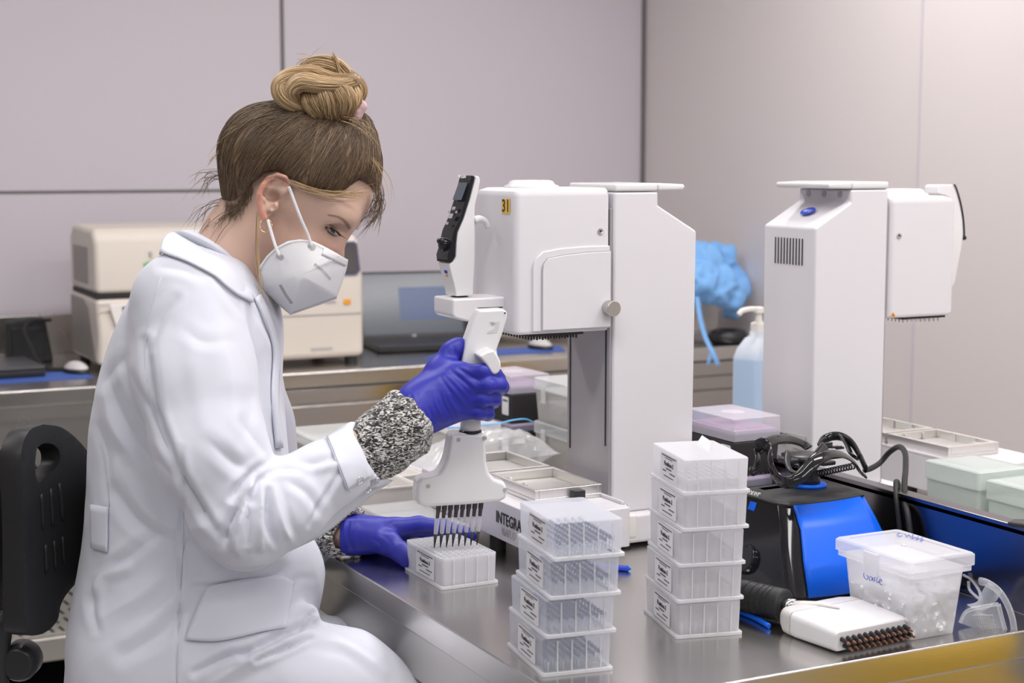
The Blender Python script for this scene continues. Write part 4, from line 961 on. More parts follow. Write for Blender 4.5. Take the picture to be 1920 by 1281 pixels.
# ---- thermal cycler (left)
t = thing('thermal_cycler', 'beige thermal cycler with a green badge, behind the woman\'s back', 'laboratory machine', (.945, 4.30, BZ), 0)
W_ = .40
bm = B(); prism(bm, [(0, y, z) for y, z in ((.0, .02), (.0, .05), (-.012, .10), (.01, .198), (.33, .205), (.34, .02))], (W_, 0, 0)); lo = obj('lower_body', bm, 'cream', t, bevel=.014, seg=4)
bm = B(); prism(bm, [(.001, y, z) for y, z in ((.012, .210), (.020, .345), (.050, .385), (.29, .392), (.33, .36), (.33, .210))], (W_ - .002, 0, 0)); lid = obj('heated_lid', bm, 'cream', t, bevel=.016, seg=4)
bm = B(); box(bm, .004, W_ - .004, .015, .32, .200, .213); obj('lid_gap', bm, 'dark', t)
bm = B(); box(bm, -.0025, .002, .10, .27, .235, .335); sp_ = obj('side_grip', bm, 'cream_dark', lid, bevel=.004)
bm = B(); prism(bm, [(-.002, y, z) for y, z in ((.02, .03), (.10, .17), (.16, .19), (.32, .19), (.32, .03))], (.004, 0, 0)); obj('side_panel', bm, 'cream_dark', lo, bevel=.002)  # shade of the left side is put into this panel's darker colour
bm = B(); prism(bm, [(x, y, z) for x, y, z in ((.03, -.006, .185), (.30, -.006, .185), (.28, -.016, .075), (.06, -.016, .075))], (0, -.006, 0)); pn = obj('front_panel', bm, 'offwhite', lo, bevel=.004)
bm = B(); prism(bm, [(x, y, z) for x, y, z in ((.065, -.0125, .178), (.25, -.0125, .178), (.24, -.0175, .120), (.075, -.0175, .120))], (0, -.003, 0)); obj('display', bm, 'glassdark', pn)
bm = B(); c = Matrix.Translation((-.945, -4.30, -BZ)) @ av(286, 495, 4.312); lathe(bm, [(.024, 0), (.024, -.003)], (0, 0, 0), 24, 'y'); bmesh.ops.transform(bm, matrix=Matrix.Translation((c.x, .016, c.z)) @ Matrix.Diagonal((1, 1, .33, 1)), verts=bm.verts); obj('green_badge', bm, 'green', lid)
c = Matrix.Translation((-.945, -4.30, -BZ)) @ av(284, 477, 4.31); bm = B(); box(bm, c.x - .004, c.x + .002, .014, .018, c.z - .007, c.z + .007); obj('logo_mark', bm, 'grey', lid)
bm = B(); c = Matrix.Translation((-.945, -4.30, -BZ)) @ av(196, 572, 4.29); box(bm, c.x - .016, c.x + .014, -.0135, -.011, c.z - .002, c.z + .002); obj('printed_name', bm, 'grey', pn)
for x in (.03, W_ - .03):
    for y in (.03, .30): bm = B(); lathe(bm, [(.015, 0), (.015, .021)], (x, y, 0), 14); obj('foot', bm, 'rubber', t)
# ---- qPCR machine (centre)
x0_ = 1.385
t = thing('pcr_machine', 'off-white PCR machine with a dark window, seen behind the face mask', 'laboratory machine', (x0_, 4.20, BZ), 0)
w_ = av(683, 600, 4.2).x - x0_
zt_ = .36
bm = B(); prism(bm, [(0, y, z) for y, z in ((0, .018), (0, .245), (.030, .345), (.055, .36), (.33, .36), (.34, .018))], (w_, 0, 0)); bd_ = obj('housing', bm, 'cream', t, bevel=.018, seg=4)
TQ = Matrix.Translation((-x0_, -4.20, -BZ))
bm = B(); box(bm, .01, w_ - .01, -.002, .002, .140, .143); obj('panel_seam', bm, 'grey', bd_)
wn = [(.06, .262), (w_ - .012, .262), (w_ - .010, .345), (.06, .345)]
bm = B(); prism(bm, [(x, (z - .245) * .3 - .0035, z) for x, z in ((.05, .250), (w_ - .022, .250), (w_ - .010, .262), (w_ - .010, .335), (w_ - .018, .342), (.05, .342))], (0, -.002, 0)); wf = obj('window_frame', bm, 'navy', t)
bm = B(); prism(bm, [(x, (z - .245) * .3 - .006, z) for x, z in ((.055, .257), (w_ - .026, .257), (w_ - .016, .266), (w_ - .016, .330), (w_ - .022, .336), (.055, .336))], (0, -.001, 0)); obj('window', bm, 'glassdark', wf)
c = TQ @ av(651, 566, 4.198); bm = B(); box(bm, c.x - .010, c.x + .010, -.0025, .001, c.z - .007, c.z + .007); obj('orange_label', bm, 'orange', bd_)
for (px, py, hw) in ((603, 654, .032), (620, 566, .016)):
    c = TQ @ av(px, py, 4.2); bm = B(); box(bm, c.x - hw, c.x + hw, -.002, .001, c.z - .003, c.z + .003); obj('printed_name', bm, 'grey', bd_)
for x in (.03, w_ - .03):
    for y in (.03, .30): bm = B(); lathe(bm, [(.018, 0), (.018, .02)], (x, y, 0), 14); obj('foot', bm, 'rubber', t)
# ---- open laptop
t = thing('laptop', 'open black laptop with a grey screen and blue table, beside the PCR machine', 'laptop', (1.97, 4.46, BZ), math.radians(-9))
bm = B(); box(bm, -.17, .17, -.11, .12, .003, .020); bs = obj('keyboard_base', bm, 'black', t, bevel=.003)
bm = B()
for i in range(14):
    for j in range(5): box(bm, -.155 + i * .0222, -.155 + i * .0222 + .018, -.02 + j * .022, -.02 + j * .022 + .018, .020, .0215)
obj('keys', bm, 'keys', bs)
mt = Matrix.Translation((0, .118, .018)) @ Matrix.Rotation(math.radians(-16), 4, 'X')
bm = B(); box(bm, -.17, .17, 0, .007, 0, .212, mt); ds = obj('display_lid', bm, 'black', t, bevel=.002)
bm = B(); box(bm, -.160, .160, -.0008, 0, .012, .203, mt); sc_ = obj('screen', bm, 'screen', ds)
bm = B(); box(bm, -.04, .125, -.0016, -.0009, .055, .160, mt); sh_ = obj('table_on_screen', bm, 'screenblue', sc_)
bm = B(); box(bm, -.006, .006, -.002, -.001, .003, .008, mt); obj('logo', bm, 'lightgrey', ds)
def mouse(label, px, py, rz=0):
    p = gz(px, py, 0); t = thing('computer_mouse', label, 'mouse', (p.x, p.y, BZ + .003), rz)
    bm = B(); sphere(bm, (0, 0, .002), .03, (1.0, 1.75, .95), 20); bmesh.ops.bisect_plane(bm, geom=bm.verts[:] + bm.edges[:] + bm.faces[:], plane_co=(0, 0, .012), plane_no=(0, 0, 1), clear_inner=True); obj('shell', bm, 'lightgrey', t, smooth=True)
    bm = B(); sphere(bm, (0, 0, .002), .0305, (1.02, 1.76, .8), 20); bmesh.ops.bisect_plane(bm, geom=bm.verts[:] + bm.edges[:] + bm.faces[:], plane_co=(0, 0, .012), plane_no=(0, 0, 1), clear_outer=True)
    bmesh.ops.bisect_plane(bm, geom=bm.verts[:] + bm.edges[:] + bm.faces[:], plane_co=(0, 0, .0), plane_no=(0, 0, 1), clear_inner=True); obj('skirt', bm, 'black', t, smooth=True)
mouse('grey and black computer mouse beside the thermal cycler', 143, 700, .2)
mouse('grey and black computer mouse under the raised machine head', 1013, 655, .1)
def pad(label, pts, group=None):
    bm = B(); prism(bm, [gz(x, y, .0004) for x, y in pts], (0, 0, .0022)); tag(obj('mouse_pad', bm, 'padblue'), label, 'mouse pad')
pad('blue mouse pad at the left end of the back bench', [(-40, 722), (176, 708), (150, 697), (-60, 706)])
pad('blue mouse pad right of the open laptop', [(795, 673), (1060, 659), (1050, 649), (830, 661)])
# ---- closed dark laptop at the left edge
p = gz(-60, 705, 0); bm = B(); 
t = thing('laptop', 'closed black laptop at the left edge of the back bench', 'laptop', (av(0, 690, 4.28).x, 4.40, BZ + .004), math.radians(2))
bm = B(); box(bm, -.20, .112, -.12, .12, 0, .016); obj('keyboard_base', bm, 'black', t, bevel=.003)
bm = B(); box(bm, -.20, .112, -.12, .12, .0165, .027); obj('display_lid', bm, 'keys', t, bevel=.004)
# ---- dark document pouch and cable by the wall
t = thing('document_pouch', 'black pouch propped against the wall left of the thermal cycler', 'pouch', (.815, 4.62, BZ), 0)
bm = B(); prism(bm, [(x, 0, z) for x, z in ((-.055, 0), (.075, 0), (.055, .125), (.02, .128), (-.05, .118))], (0, .04, 0)); obj('pouch_body', bm, 'rubber', t, bevel=.006)
bm = B(); box(bm, -.04, .05, -.004, 0, .02, .10); obj('front_pocket', bm, 'black', t, bevel=.003)
cable('thin_cable', 'thin black cable looping in front of the steel splashback at the left', [av(95, 600, 4.60), av(60, 603, 4.58), av(46, 620, 4.55), av(58, 650, 4.5), av(72, 678, 4.46), (av(95, 690, 4.42).x, 4.42, BZ + .006), (av(140, 690, 4.40).x, 4.40, BZ + .006)], .005)
# ---- pale centrifuge half hidden by the machine head
t = thing('mini_centrifuge', 'pale rounded lab device half hidden under the machine head', 'laboratory machine', (av(1010, 640, 4.45).x, 4.55, BZ), 0)
bm = B(); lathe(bm, [(.10, .004), (.155, .03), (.165, .06), (.14, .10), (.06, .12), (.002, .122)], (0, 0, 0), 40); obj('dome', bm, 'cream', t, smooth=True)
bm = B(); lathe(bm, [(.11, 0), (.11, .02)], (0, 0, 0), 32); obj('base', bm, 'cream_dark', t)
# ---- right end: printer-like box, gown, tape
t = thing('label_printer', 'small white machine with a dark top, under the blue gown', 'printer', (2.77, 4.33, BZ), 0)
xw = av(1349, 600, 4.22).x - 2.77
bm = B(); box(bm, -.14, xw, -.11, .12, .018, .125); obj('housing', bm, 'cream', t, bevel=.01, seg=3)
bm = B(); box(bm, -.135, xw - .005, -.108, .118, .126, .150); obj('grey_band', bm, 'lightgrey', t, bevel=.008)
bm = B(); loft(bm, [rr(.11, .10, .150, .03, (-.02, 0)), rr(.09, .08, .166, .03, (-.02, 0))]); obj('dark_top', bm, 'black', t, smooth=False, bevel=.004)
for x in (-.12, xw - .02):
    for y in (-.09, .10): bm = B(); lathe(bm, [(.01, 0), (.01, .019)], (x, y, 0), 10); obj('foot', bm, 'rubber', t)
bm = B(); box(bm, -.05, xw - .03, -.1115, -.1095, .028, .033); obj('printed_name', bm, 'grey', t)
# roll of black tape
t = thing('tape_roll', 'black roll of tape at the right end of the back bench', 'tape roll', tuple(gz(1383, 646, .001)), 0)
t.location.z = BZ; t.location.y += .05
bm = B(); ring = [(.042 + .020 * math.cos(a), .022 + .0215 * math.sin(a)) for a in np.linspace(0, 2 * PI, 14)[:-1]]; vr = lathe(bm, ring + [ring[0]], (0, 0, 0), 36, cap=False); obj('roll', bm, 'black', t, smooth=True)
bm = B(); lathe(bm, [(.022, .004), (.022, .040), (.019, .040), (.019, .004), (.022, .004)], (0, 0, 0), 28, cap=False); obj('core', bm, 'rubber', t)
# ================================================================== implicit-surface modelling helpers (cloth, skin, gloves)
F4 = np.float32
class Field:
    def __init__(s, lo, hi, h):
        s.lo = np.array(lo, float); s.h = h; s.n = np.maximum(2, np.ceil((np.array(hi) - s.lo) / h).astype(int) + 1)
        s.ax = [(s.lo[i] + np.arange(s.n[i]) * h).astype(F4) for i in range(3)]
        s.F = np.full(s.n, 1.0, F4)
    def sub(s, lo, hi):
        a = np.clip(np.floor((np.array(lo) - s.lo) / s.h).astype(int), 0, s.n); b = np.clip(np.ceil((np.array(hi) - s.lo) / s.h).astype(int) + 1, 0, s.n)
        sl = tuple(slice(i, j) for i, j in zip(a, b))
        X, Y, Z = np.meshgrid(*[s.ax[i][sl[i]] for i in range(3)], indexing='ij', sparse=True); return sl, X, Y, Z
    def put(s, sl, d, k, op):
        f = s.F[sl]
        if f.size == 0: return
        if op == 'u':
            h = np.maximum(k - np.abs(f - d), 0) / k; s.F[sl] = np.minimum(f, d) - h * h * k * .25
        elif op == 's':
            d = -d; h = np.maximum(k - np.abs(f - d), 0) / k; s.F[sl] = np.maximum(f, d) + h * h * k * .25
        elif op == 'i':
            h = np.maximum(k - np.abs(f - d), 0) / k; s.F[sl] = np.maximum(f, d) + h * h * k * .25
    def cone(s, a, b, ra, rb, k=.01, sc=(1, 1, 1), op='u', pad=.03):
        a = np.array(a, float); b = np.array(b, float); R = max(ra, rb) / min(sc) + pad
        sl, X, Y, Z = s.sub(np.minimum(a, b) - R, np.maximum(a, b) + R)
        ba = (b - a) * sc; L = max(ba @ ba, 1e-9)
        px, py, pz = (X - a[0]) * sc[0], (Y - a[1]) * sc[1], (Z - a[2]) * sc[2]
        t = np.clip((px * ba[0] + py * ba[1] + pz * ba[2]) / L, 0, 1)
        d = np.sqrt((px - ba[0] * t) ** 2 + (py - ba[1] * t) ** 2 + (pz - ba[2] * t) ** 2) - (ra + (rb - ra) * t)
        s.put(sl, d.astype(F4), k, op)
    def chain(s, pts, rs, k=.01, **kw):
        for i in range(len(pts) - 1): s.cone(pts[i], pts[i + 1], rs[i], rs[i + 1], k, **kw)
    def ell(s, c, r, ax=None, k=.01, op='u', pad=.03):
        c = np.array(c, float); R = max(r) + pad; sl, X, Y, Z = s.sub(c - R, c + R)
        A = np.eye(3) if ax is None else np.array(ax, float)
        p = [(X - c[0]) * A[i][0] + (Y - c[1]) * A[i][1] + (Z - c[2]) * A[i][2] for i in range(3)]
        k0 = np.sqrt(sum((p[i] / r[i]) ** 2 for i in range(3))); k1 = np.sqrt(sum((p[i] / r[i] ** 2) ** 2 for i in range(3))) + 1e-6
        s.put(sl, (k0 * (k0 - 1) / k1).astype(F4), k, op)
    def mesh(s, smooth=2, flat=False):
        F = s.F
        for ax in range(3):
            for e in (0, -1):
                sl = [slice(None)] * 3; sl[ax] = e; F[tuple(sl)] = np.maximum(F[tuple(sl)], s.h * .3)
        I = F < 0
        nx, ny, nz = F.shape; cor = [(i, j, k) for i in (0, 1) for j in (0, 1) for k in (0, 1)]
        cnt = np.zeros((nx - 1, ny - 1, nz - 1), np.int8)
        for i, j, k in cor: cnt += I[i:nx - 1 + i, j:ny - 1 + j, k:nz - 1 + k]
        act = (cnt > 0) & (cnt < 8); idx = np.argwhere(act); N = len(idx)
        vid = np.full(act.shape, -1, np.int64); vid[act] = np.arange(N)
        acc = np.zeros((N, 3)); w = np.zeros(N)
        val = {c: F[idx[:, 0] + c[0], idx[:, 1] + c[1], idx[:, 2] + c[2]] for c in cor}
        for a in cor:
            for ax in range(3):
                if a[ax]: continue
                b = list(a); b[ax] = 1; b = tuple(b); va, vb = val[a], val[b]; m = (va < 0) != (vb < 0)
                t = np.where(m, va / np.where(m, va - vb, 1), 0); p = np.array(a, float)[None, :] + np.zeros((N, 3)); p[:, ax] = t
                acc[m] += p[m]; w[m] += 1
        V = (idx + acc / w[:, None]) * s.h + s.lo
        faces = []
        for ax in range(3):
            o1, o2 = [(1, 2), (2, 0), (0, 1)][ax]
            sa = [slice(None)] * 3; sb = [slice(None)] * 3; sa[ax] = slice(0, -1); sb[ax] = slice(1, None)
            A_, B_ = I[tuple(sa)], I[tuple(sb)]; e = np.argwhere(A_ != B_)
            e = e[(e[:, o1] > 0) & (e[:, o2] > 0) & (e[:, o1] < s.n[o1] - 1) & (e[:, o2] < s.n[o2] - 1)]
            if len(e) == 0: continue
            flip = A_[e[:, 0], e[:, 1], e[:, 2]]
            q4 = []
            for d1, d2 in ((1, 1), (0, 1), (0, 0), (1, 0)):
                c = e.copy(); c[:, o1] -= d1; c[:, o2] -= d2; q4.append(vid[c[:, 0], c[:, 1], c[:, 2]])
            Q = np.stack(q4, 1); Q[~flip] = Q[~flip][:, ::-1]; faces.append(Q)
        Fc = np.concatenate(faces)
        Fc = Fc[(Fc >= 0).all(1)]
        for _ in range(smooth): V = laplace(V, Fc)
        return V, Fc
def laplace(V, Fc, lam=.5):
    acc = np.zeros_like(V); w = np.zeros(len(V))
    for a, b in ((0, 1), (1, 2), (2, 3), (3, 0)):
        for s_, t_ in ((a, b), (b, a)):
            for c in range(3): acc[:, c] += np.bincount(Fc[:, s_], V[Fc[:, t_], c], len(V))
            w += np.bincount(Fc[:, s_], minlength=len(V))
    w[w == 0] = 1
    return V + lam * (acc / w[:, None] - V)
def normals(V, Fc):
    n = np.cross(V[Fc[:, 2]] - V[Fc[:, 0]], V[Fc[:, 3]] - V[Fc[:, 1]]); N = np.zeros_like(V)
    for k in range(4):
        for c in range(3): N[:, c] += np.bincount(Fc[:, k], n[:, c], len(V))
    return N / (np.linalg.norm(N, axis=1, keepdims=True) + 1e-12)
def npmesh(name, V, Fc, m, parent=None, smooth=True):
    me = bpy.data.meshes.new(name); me.from_pydata(V.tolist(), [], Fc.tolist()); me.update()
    return link(name, me, m, parent, smooth)
def wave(P, scale, seed, oct=3, gain=.5):
    r = np.random.RandomState(seed); v = np.zeros(len(P))
    for k in range(oct):
        for _ in range(5):
            d = r.normal(size=3); d /= np.linalg.norm(d); v += gain ** k * np.sin(P @ (d * scale * 2 ** k) + r.rand() * 6.28)
    return v / 5
def segd(px, py, pts):
    """distance (pixels) to a polyline and parameter along it"""
    best = np.full(len(px), 1e9); tt = np.zeros(len(px)); n = len(pts) - 1
    for i in range(n):
        ax, ay = pts[i]; bx, by = pts[i + 1]; dx, dy = bx - ax, by - ay; L = dx * dx + dy * dy + 1e-9
        t = np.clip(((px - ax) * dx + (py - ay) * dy) / L, 0, 1); d = np.hypot(px - ax - dx * t, py - ay - dy * t)
        m = d < best; best[m] = d[m]; tt[m] = (i + t[m]) / n
    return best, tt
def folds(V, Fc, lst, ymax=None):
    """press and raise folds along traced creases; real relief on the camera side of the cloth"""
    N = normals(V, Fc); px, py = topx(V); face = np.clip(-(N[:, 1]) * 1.3, 0, 1)
    if ymax is not None: face *= V[:, 1] < ymax
    D = np.zeros(len(V))
    for pts, amp, wd in lst:
        pts = [tuple(p) for p in smoothpath(pts, 5)]
        d, t = segd(px, py, pts); env = np.clip(np.sin(np.pi * (.08 + .84 * t)), 0, 1) ** .6
        D += amp * .001 * env * (.55 * np.exp(-(d / wd) ** 2) + .75 * np.exp(-np.abs(d) / (wd * .55)) - .5 * np.exp(-((d - 2.0 * wd) / wd) ** 2))
    return V + N * (D * face)[:, None]

def biggest(V, Fc):
    """keep the largest connected piece"""
    lab = np.arange(len(V))
    while True:
        m = lab[Fc].min(1); new = lab.copy()
        for k in range(4): np.minimum.at(new, Fc[:, k], m)
        new = new[new]
        if (new == lab).all(): break
        lab = new
    u, c = np.unique(lab[Fc[:, 0]], return_counts=True); keep = lab == u[np.argmax(c)]
    idx = np.cumsum(keep) - 1; Fk = Fc[keep[Fc[:, 0]]]; return V[keep], idx[Fk]
# ================================================================== the woman in the lab coat (built in a camera-aligned frame, then stood in the room)
BASE = np.array([-.40, 2.15, 0.0])
person = thing('person', 'woman with a blonde bun in white lab coat, face mask and blue gloves, pipetting', 'person', tuple(cw(BASE)), -YAW)
M['coat'] = mat('coat_cotton', (0.67, 0.685, 0.76), 0.85, vary=(14, 0.015), bump=(1400, 0.15, 0.0006), sheen=0.15)
M['coat_in'] = mat('coat_cotton_inner', (0.62, 0.64, 0.70), 0.85, vary=(14, 0.02), bump=(1400, 0.15, 0.0006))
M['glove'] = mat('nitrile_glove', (0.018, 0.022, 0.33), 0.46, vary=(40, 0.05), bump=(900, 0.12, 0.0004))
M['maskm'] = mat('mask_fabric', (0.74, 0.74, 0.76), 0.8, vary=(30, 0.01), bump=(1600, 0.2, 0.0004))
M['stitch'] = mat('mask_emboss', (0.30, 0.28, 0.27), 0.8, vary=(80, 0.1))
M['stitch2'] = mat('mask_edge_stitch', (0.42, 0.36, 0.30), 0.8, vary=(80, 0.1))
M['thread'] = mat('seam_thread', (0.58, 0.59, 0.65), 0.9, vary=(90, 0.05))
M['brow'] = mat('eyebrow_hair', (0.30, 0.18, 0.11), 0.7, vary=(150, 0.3))
M['lash'] = mat('eyelash', (0.03, 0.02, 0.018), 0.6, vary=(90, 0.1))
M['lidshade'] = mat('eyelid_makeup', (0.36, 0.23, 0.19), 0.6, vary=(60, 0.1), sss=.05)
M['eyewhite'] = mat('eye', (0.55, 0.52, 0.50), 0.2, vary=(60, 0.05))
M['iris'] = mat('iris', (0.04, 0.05, 0.07), 0.15, vary=(60, 0.1))
M['gold'] = mat('gold', (0.80, 0.58, 0.30), 0.2, metal=1.0, vary=(60, 0.03))
M['scrunchie'] = mat('scrunchie_fabric', (0.50, 0.33, 0.34), 0.6, vary=(120, 0.25), sheen=0.3)
# skin: warm base with gentle blotches, redder where the attribute says so (ear rim, cheek, nose)
def skin():
    m = mat('skin', (0.60, 0.40, 0.32), 0.5, sss=.12); nt = m.node_tree; b = nt.nodes['Principled BSDF']; L = nt.links
    tc = nt.nodes.new('ShaderNodeTexCoord'); n = nt.nodes.new('ShaderNodeTexNoise'); n.inputs['Scale'].default_value = 26; n.inputs['Detail'].default_value = 5
    L.new(tc.outputs['Object'], n.inputs['Vector'])
    mx = nt.nodes.new('ShaderNodeMix'); mx.data_type = 'RGBA'; mx.inputs['A'].default_value = (0.56, 0.375, 0.29, 1); mx.inputs['B'].default_value = (0.66, 0.455, 0.37, 1); L.new(n.outputs['Fac'], mx.inputs['Factor'])
    at = nt.nodes.new('ShaderNodeAttribute'); at.attribute_name = 'flush'
    m2 = nt.nodes.new('ShaderNodeMix'); m2.data_type = 'RGBA'; m2.inputs['B'].default_value = (0.66, 0.235, 0.165, 1); L.new(mx.outputs['Result'], m2.inputs['A']); L.new(at.outputs['Fac'], m2.inputs['Factor'])
    at2 = nt.nodes.new('ShaderNodeAttribute'); at2.attribute_name = 'stubble'
    m3 = nt.nodes.new('ShaderNodeMix'); m3.data_type = 'RGBA'; m3.inputs['B'].default_value = (0.16, 0.105, 0.07, 1); L.new(m2.outputs['Result'], m3.inputs['A']); L.new(at2.outputs['Fac'], m3.inputs['Factor'])
    L.new(m3.outputs['Result'], b.inputs['Base Color'])
    n3 = nt.nodes.new('ShaderNodeTexNoise'); n3.inputs['Scale'].default_value = 700; L.new(tc.outputs['Object'], n3.inputs['Vector']); bp = nt.nodes.new('ShaderNodeBump'); bp.inputs['Strength'].default_value = .12; bp.inputs['Distance'].default_value = .0004
    L.new(n3.outputs['Fac'], bp.inputs['Height']); L.new(bp.outputs['Normal'], b.inputs['Normal']); return m
M['skin'] = skin()
def hairmat(name, stops, rough=.45):
    m = bpy.data.materials.new(name); m.use_nodes = True; nt = m.node_tree; b = nt.nodes['Principled BSDF']; L = nt.links
    at = nt.nodes.new('ShaderNodeAttribute'); at.attribute_name = 'tone'; cr = nt.nodes.new('ShaderNodeValToRGB')
    cr.color_ramp.elements[0].position = 0; cr.color_ramp.elements[0].color = stops[0] + (1,); cr.color_ramp.elements[1].position = 1; cr.color_ramp.elements[1].color = stops[-1] + (1,)
    for i, s_ in enumerate(stops[1:-1]): e = cr.color_ramp.elements.new((i + 1) / (len(stops) - 1)); e.color = s_ + (1,)
    L.new(at.outputs['Fac'], cr.inputs['Fac']); L.new(cr.outputs['Color'], b.inputs['Base Color']); b.inputs['Roughness'].default_value = rough; b.inputs['Specular IOR Level'].default_value = .5
    tc = nt.nodes.new('ShaderNodeTexCoord'); n = nt.nodes.new('ShaderNodeTexNoise'); n.inputs['Scale'].default_value = 300; L.new(tc.outputs['Object'], n.inputs['Vector']); bp = nt.nodes.new('ShaderNodeBump'); bp.inputs['Strength'].default_value = .2; bp.inputs['Distance'].default_value = .0005; L.new(n.outputs['Fac'], bp.inputs['Height']); L.new(bp.outputs['Normal'], b.inputs['Normal'])
    return m
M['hair'] = hairmat('hair_dark_blonde', [(0.060, 0.036, 0.020), (0.13, 0.082, 0.047), (0.24, 0.16, 0.09), (0.42, 0.29, 0.165)])
M['hairb'] = hairmat('hair_blonde', [(0.12, 0.07, 0.035), (0.27, 0.17, 0.085), (0.46, 0.31, 0.16), (0.66, 0.48, 0.28)])
def knit():
    m = mat('knit_marl', (0.5, 0.5, 0.5), .95, sheen=.3); nt = m.node_tree; b = nt.nodes['Principled BSDF']; L = nt.links
    tc = nt.nodes.new('ShaderNodeTexCoord'); mp = nt.nodes.new('ShaderNodeMapping'); mp.inputs['Rotation'].default_value = (0, math.radians(40), 0); mp.inputs['Scale'].default_value = (1, 1, 2.2)
    n = nt.nodes.new('ShaderNodeTexNoise'); n.inputs['Scale'].default_value = 170; n.inputs['Detail'].default_value = 3; n.inputs['Distortion'].default_value = 1.2
    L.new(tc.outputs['Object'], mp.inputs['Vector']); L.new(mp.outputs['Vector'], n.inputs['Vector'])
    cr = nt.nodes.new('ShaderNodeValToRGB'); e = cr.color_ramp.elements; e[0].position = .46; e[0].color = (.018, .016, .016, 1); e[1].position = .60; e[1].color = (.66, .64, .61, 1)
    L.new(n.outputs['Fac'], cr.inputs['Fac']); L.new(cr.outputs['Color'], b.inputs['Base Color'])
    v = nt.nodes.new('ShaderNodeTexVoronoi'); v.inputs['Scale'].default_value = 230; L.new(mp.outputs['Vector'], v.inputs['Vector'])
    bp = nt.nodes.new('ShaderNodeBump'); bp.inputs['Strength'].default_value = .9; bp.inputs['Distance'].default_value = .002; bp.invert = True; L.new(v.outputs['Distance'], bp.inputs['Height']); L.new(bp.outputs['Normal'], b.inputs['Normal']); return m
M['knit'] = knit()
def pmesh(name, V, Fc, m, parent=person): 
    o = npmesh(name, V - BASE, Fc, m, parent); return o
def plocal(p): return Vector(np.array(p) - BASE)
def pobj(name, bm, m, parent=person, **k):
    bmesh.ops.translate(bm, verts=bm.verts, vec=Vector(-BASE)); return obj(name, bm, m, parent, **k)
def setattr_(o, name, vals):
    a = o.data.attributes.new(name, 'FLOAT', 'POINT'); a.data.foreach_set('value', np.asarray(vals, np.float32))
YM = 2.15
# ---------------------------------------------------------------- head and neck (skin)
HC = q(560, 330, YM); FW = np.array([.93, 0, -.37]); UPV = np.array([.37, 0, .93]); SD = np.array([0, 1, 0]); AX = [FW, SD, UPV]
def H(px, py, dy=0.0): return q(px, py, YM + dy)
f = Field(q(330, 640, YM) + [-.01, -.16, -.02], q(730, 190, YM) + [.01, .16, .01], .0021)
f.F[:] = .2
f.ell(HC, (.096, .072, .083), AX, k=.01)
f.ell(H(596, 392), (.073, .058, .070), AX, k=.03)                  # upper face
f.chain([H(505, 440, -.042), H(555, 535, -.020), H(566, 552, 0)], [.020, .016, .013], k=.022)   # jaw
f.chain([H(505, 440, .042), H(555, 535, .020), H(566, 552, 0)], [.020, .016, .013], k=.022)
f.ell(H(566, 484), (.040, .035, .048), AX, k=.03)
for s_ in (-1, 1):
    f.chain([H(655, 411, s_ * .008), H(650, 408, s_ * .03), H(628, 402, s_ * .05)], [.014, .015, .012], k=.018)   # brow ridge
    f.chain([H(592, 468, s_ * .030), H(572, 466, s_ * .045)], [.016, .016], k=.03)    # cheekbone
    f.ell(H(638, 436, s_ * .044), (.020, .014, .011), AX, k=.014, op='s')              # eye socket
    f.ell(H(620, 433, s_ * .0325), (.0145, .0135, .0125), AX, k=.006)                   # eyelid over the ball
f.chain([H(639, 442), H(641, 462), H(640, 482)], [.0075, .008, .009], k=.006)         # nose
for s_ in (-1, 1): f.cone(H(628, 486, s_ * .011), H(632, 488, s_ * .008), .007, .007, k=.01)
f.chain([H(608, 518), H(604, 530)], [.012, .012], k=.014)                              # mouth mass under the mask
f.chain([H(486, 388), H(456, 440), H(432, 500), H(415, 560), H(405, 640)], [.040, .045, .049, .052, .060], k=.03)   # neck
f.chain([H(505, 440), H(462, 510), H(450, 560)], [.026, .028, .028], k=.03)
PROF = np.array([(250, 60), (740, 60), (716, 330), (703, 368), (692, 390), (680, 410), (668, 428), (656, 444), (649, 456), (646, 466), (647, 478), (647, 488), (641, 500), (634, 512), (634, 528), (624, 540), (618, 556), (600, 568), (575, 574), (540, 560), (512, 530), (492, 560), (484, 620), (484, 720), (250, 720)], float)
def poly_sdf(px, py, P):
    d = np.full(px.shape, 1e9); ins = np.zeros(px.shape, bool); n = len(P)
    for i in range(n):
        (x1, y1), (x2, y2) = P[i], P[(i + 1) % n]; ex_, ey_ = x2 - x1, y2 - y1; t = np.clip(((px - x1) * ex_ + (py - y1) * ey_) / (ex_ ** 2 + ey_ ** 2), 0, 1)
        d = np.minimum(d, np.hypot(px - x1 - ex_ * t, py - y1 - ey_ * t)); c1 = (y1 > py) != (y2 > py)
        ins ^= c1 & (px < (x2 - x1) * (py - y1) / (y2 - y1 + 1e-9) + x1)
    return np.where(ins, -d, d)
Xg, Yg, Zg = np.meshgrid(*f.ax, indexing='ij'); PX, PY = topx(np.stack([Xg.ravel(), Yg.ravel(), Zg.ravel()], 1))
f.put(tuple(slice(0, n) for n in f.n), (poly_sdf(PX, PY, PROF).reshape(Xg.shape) / 1400).astype(F4), .010, 'i')
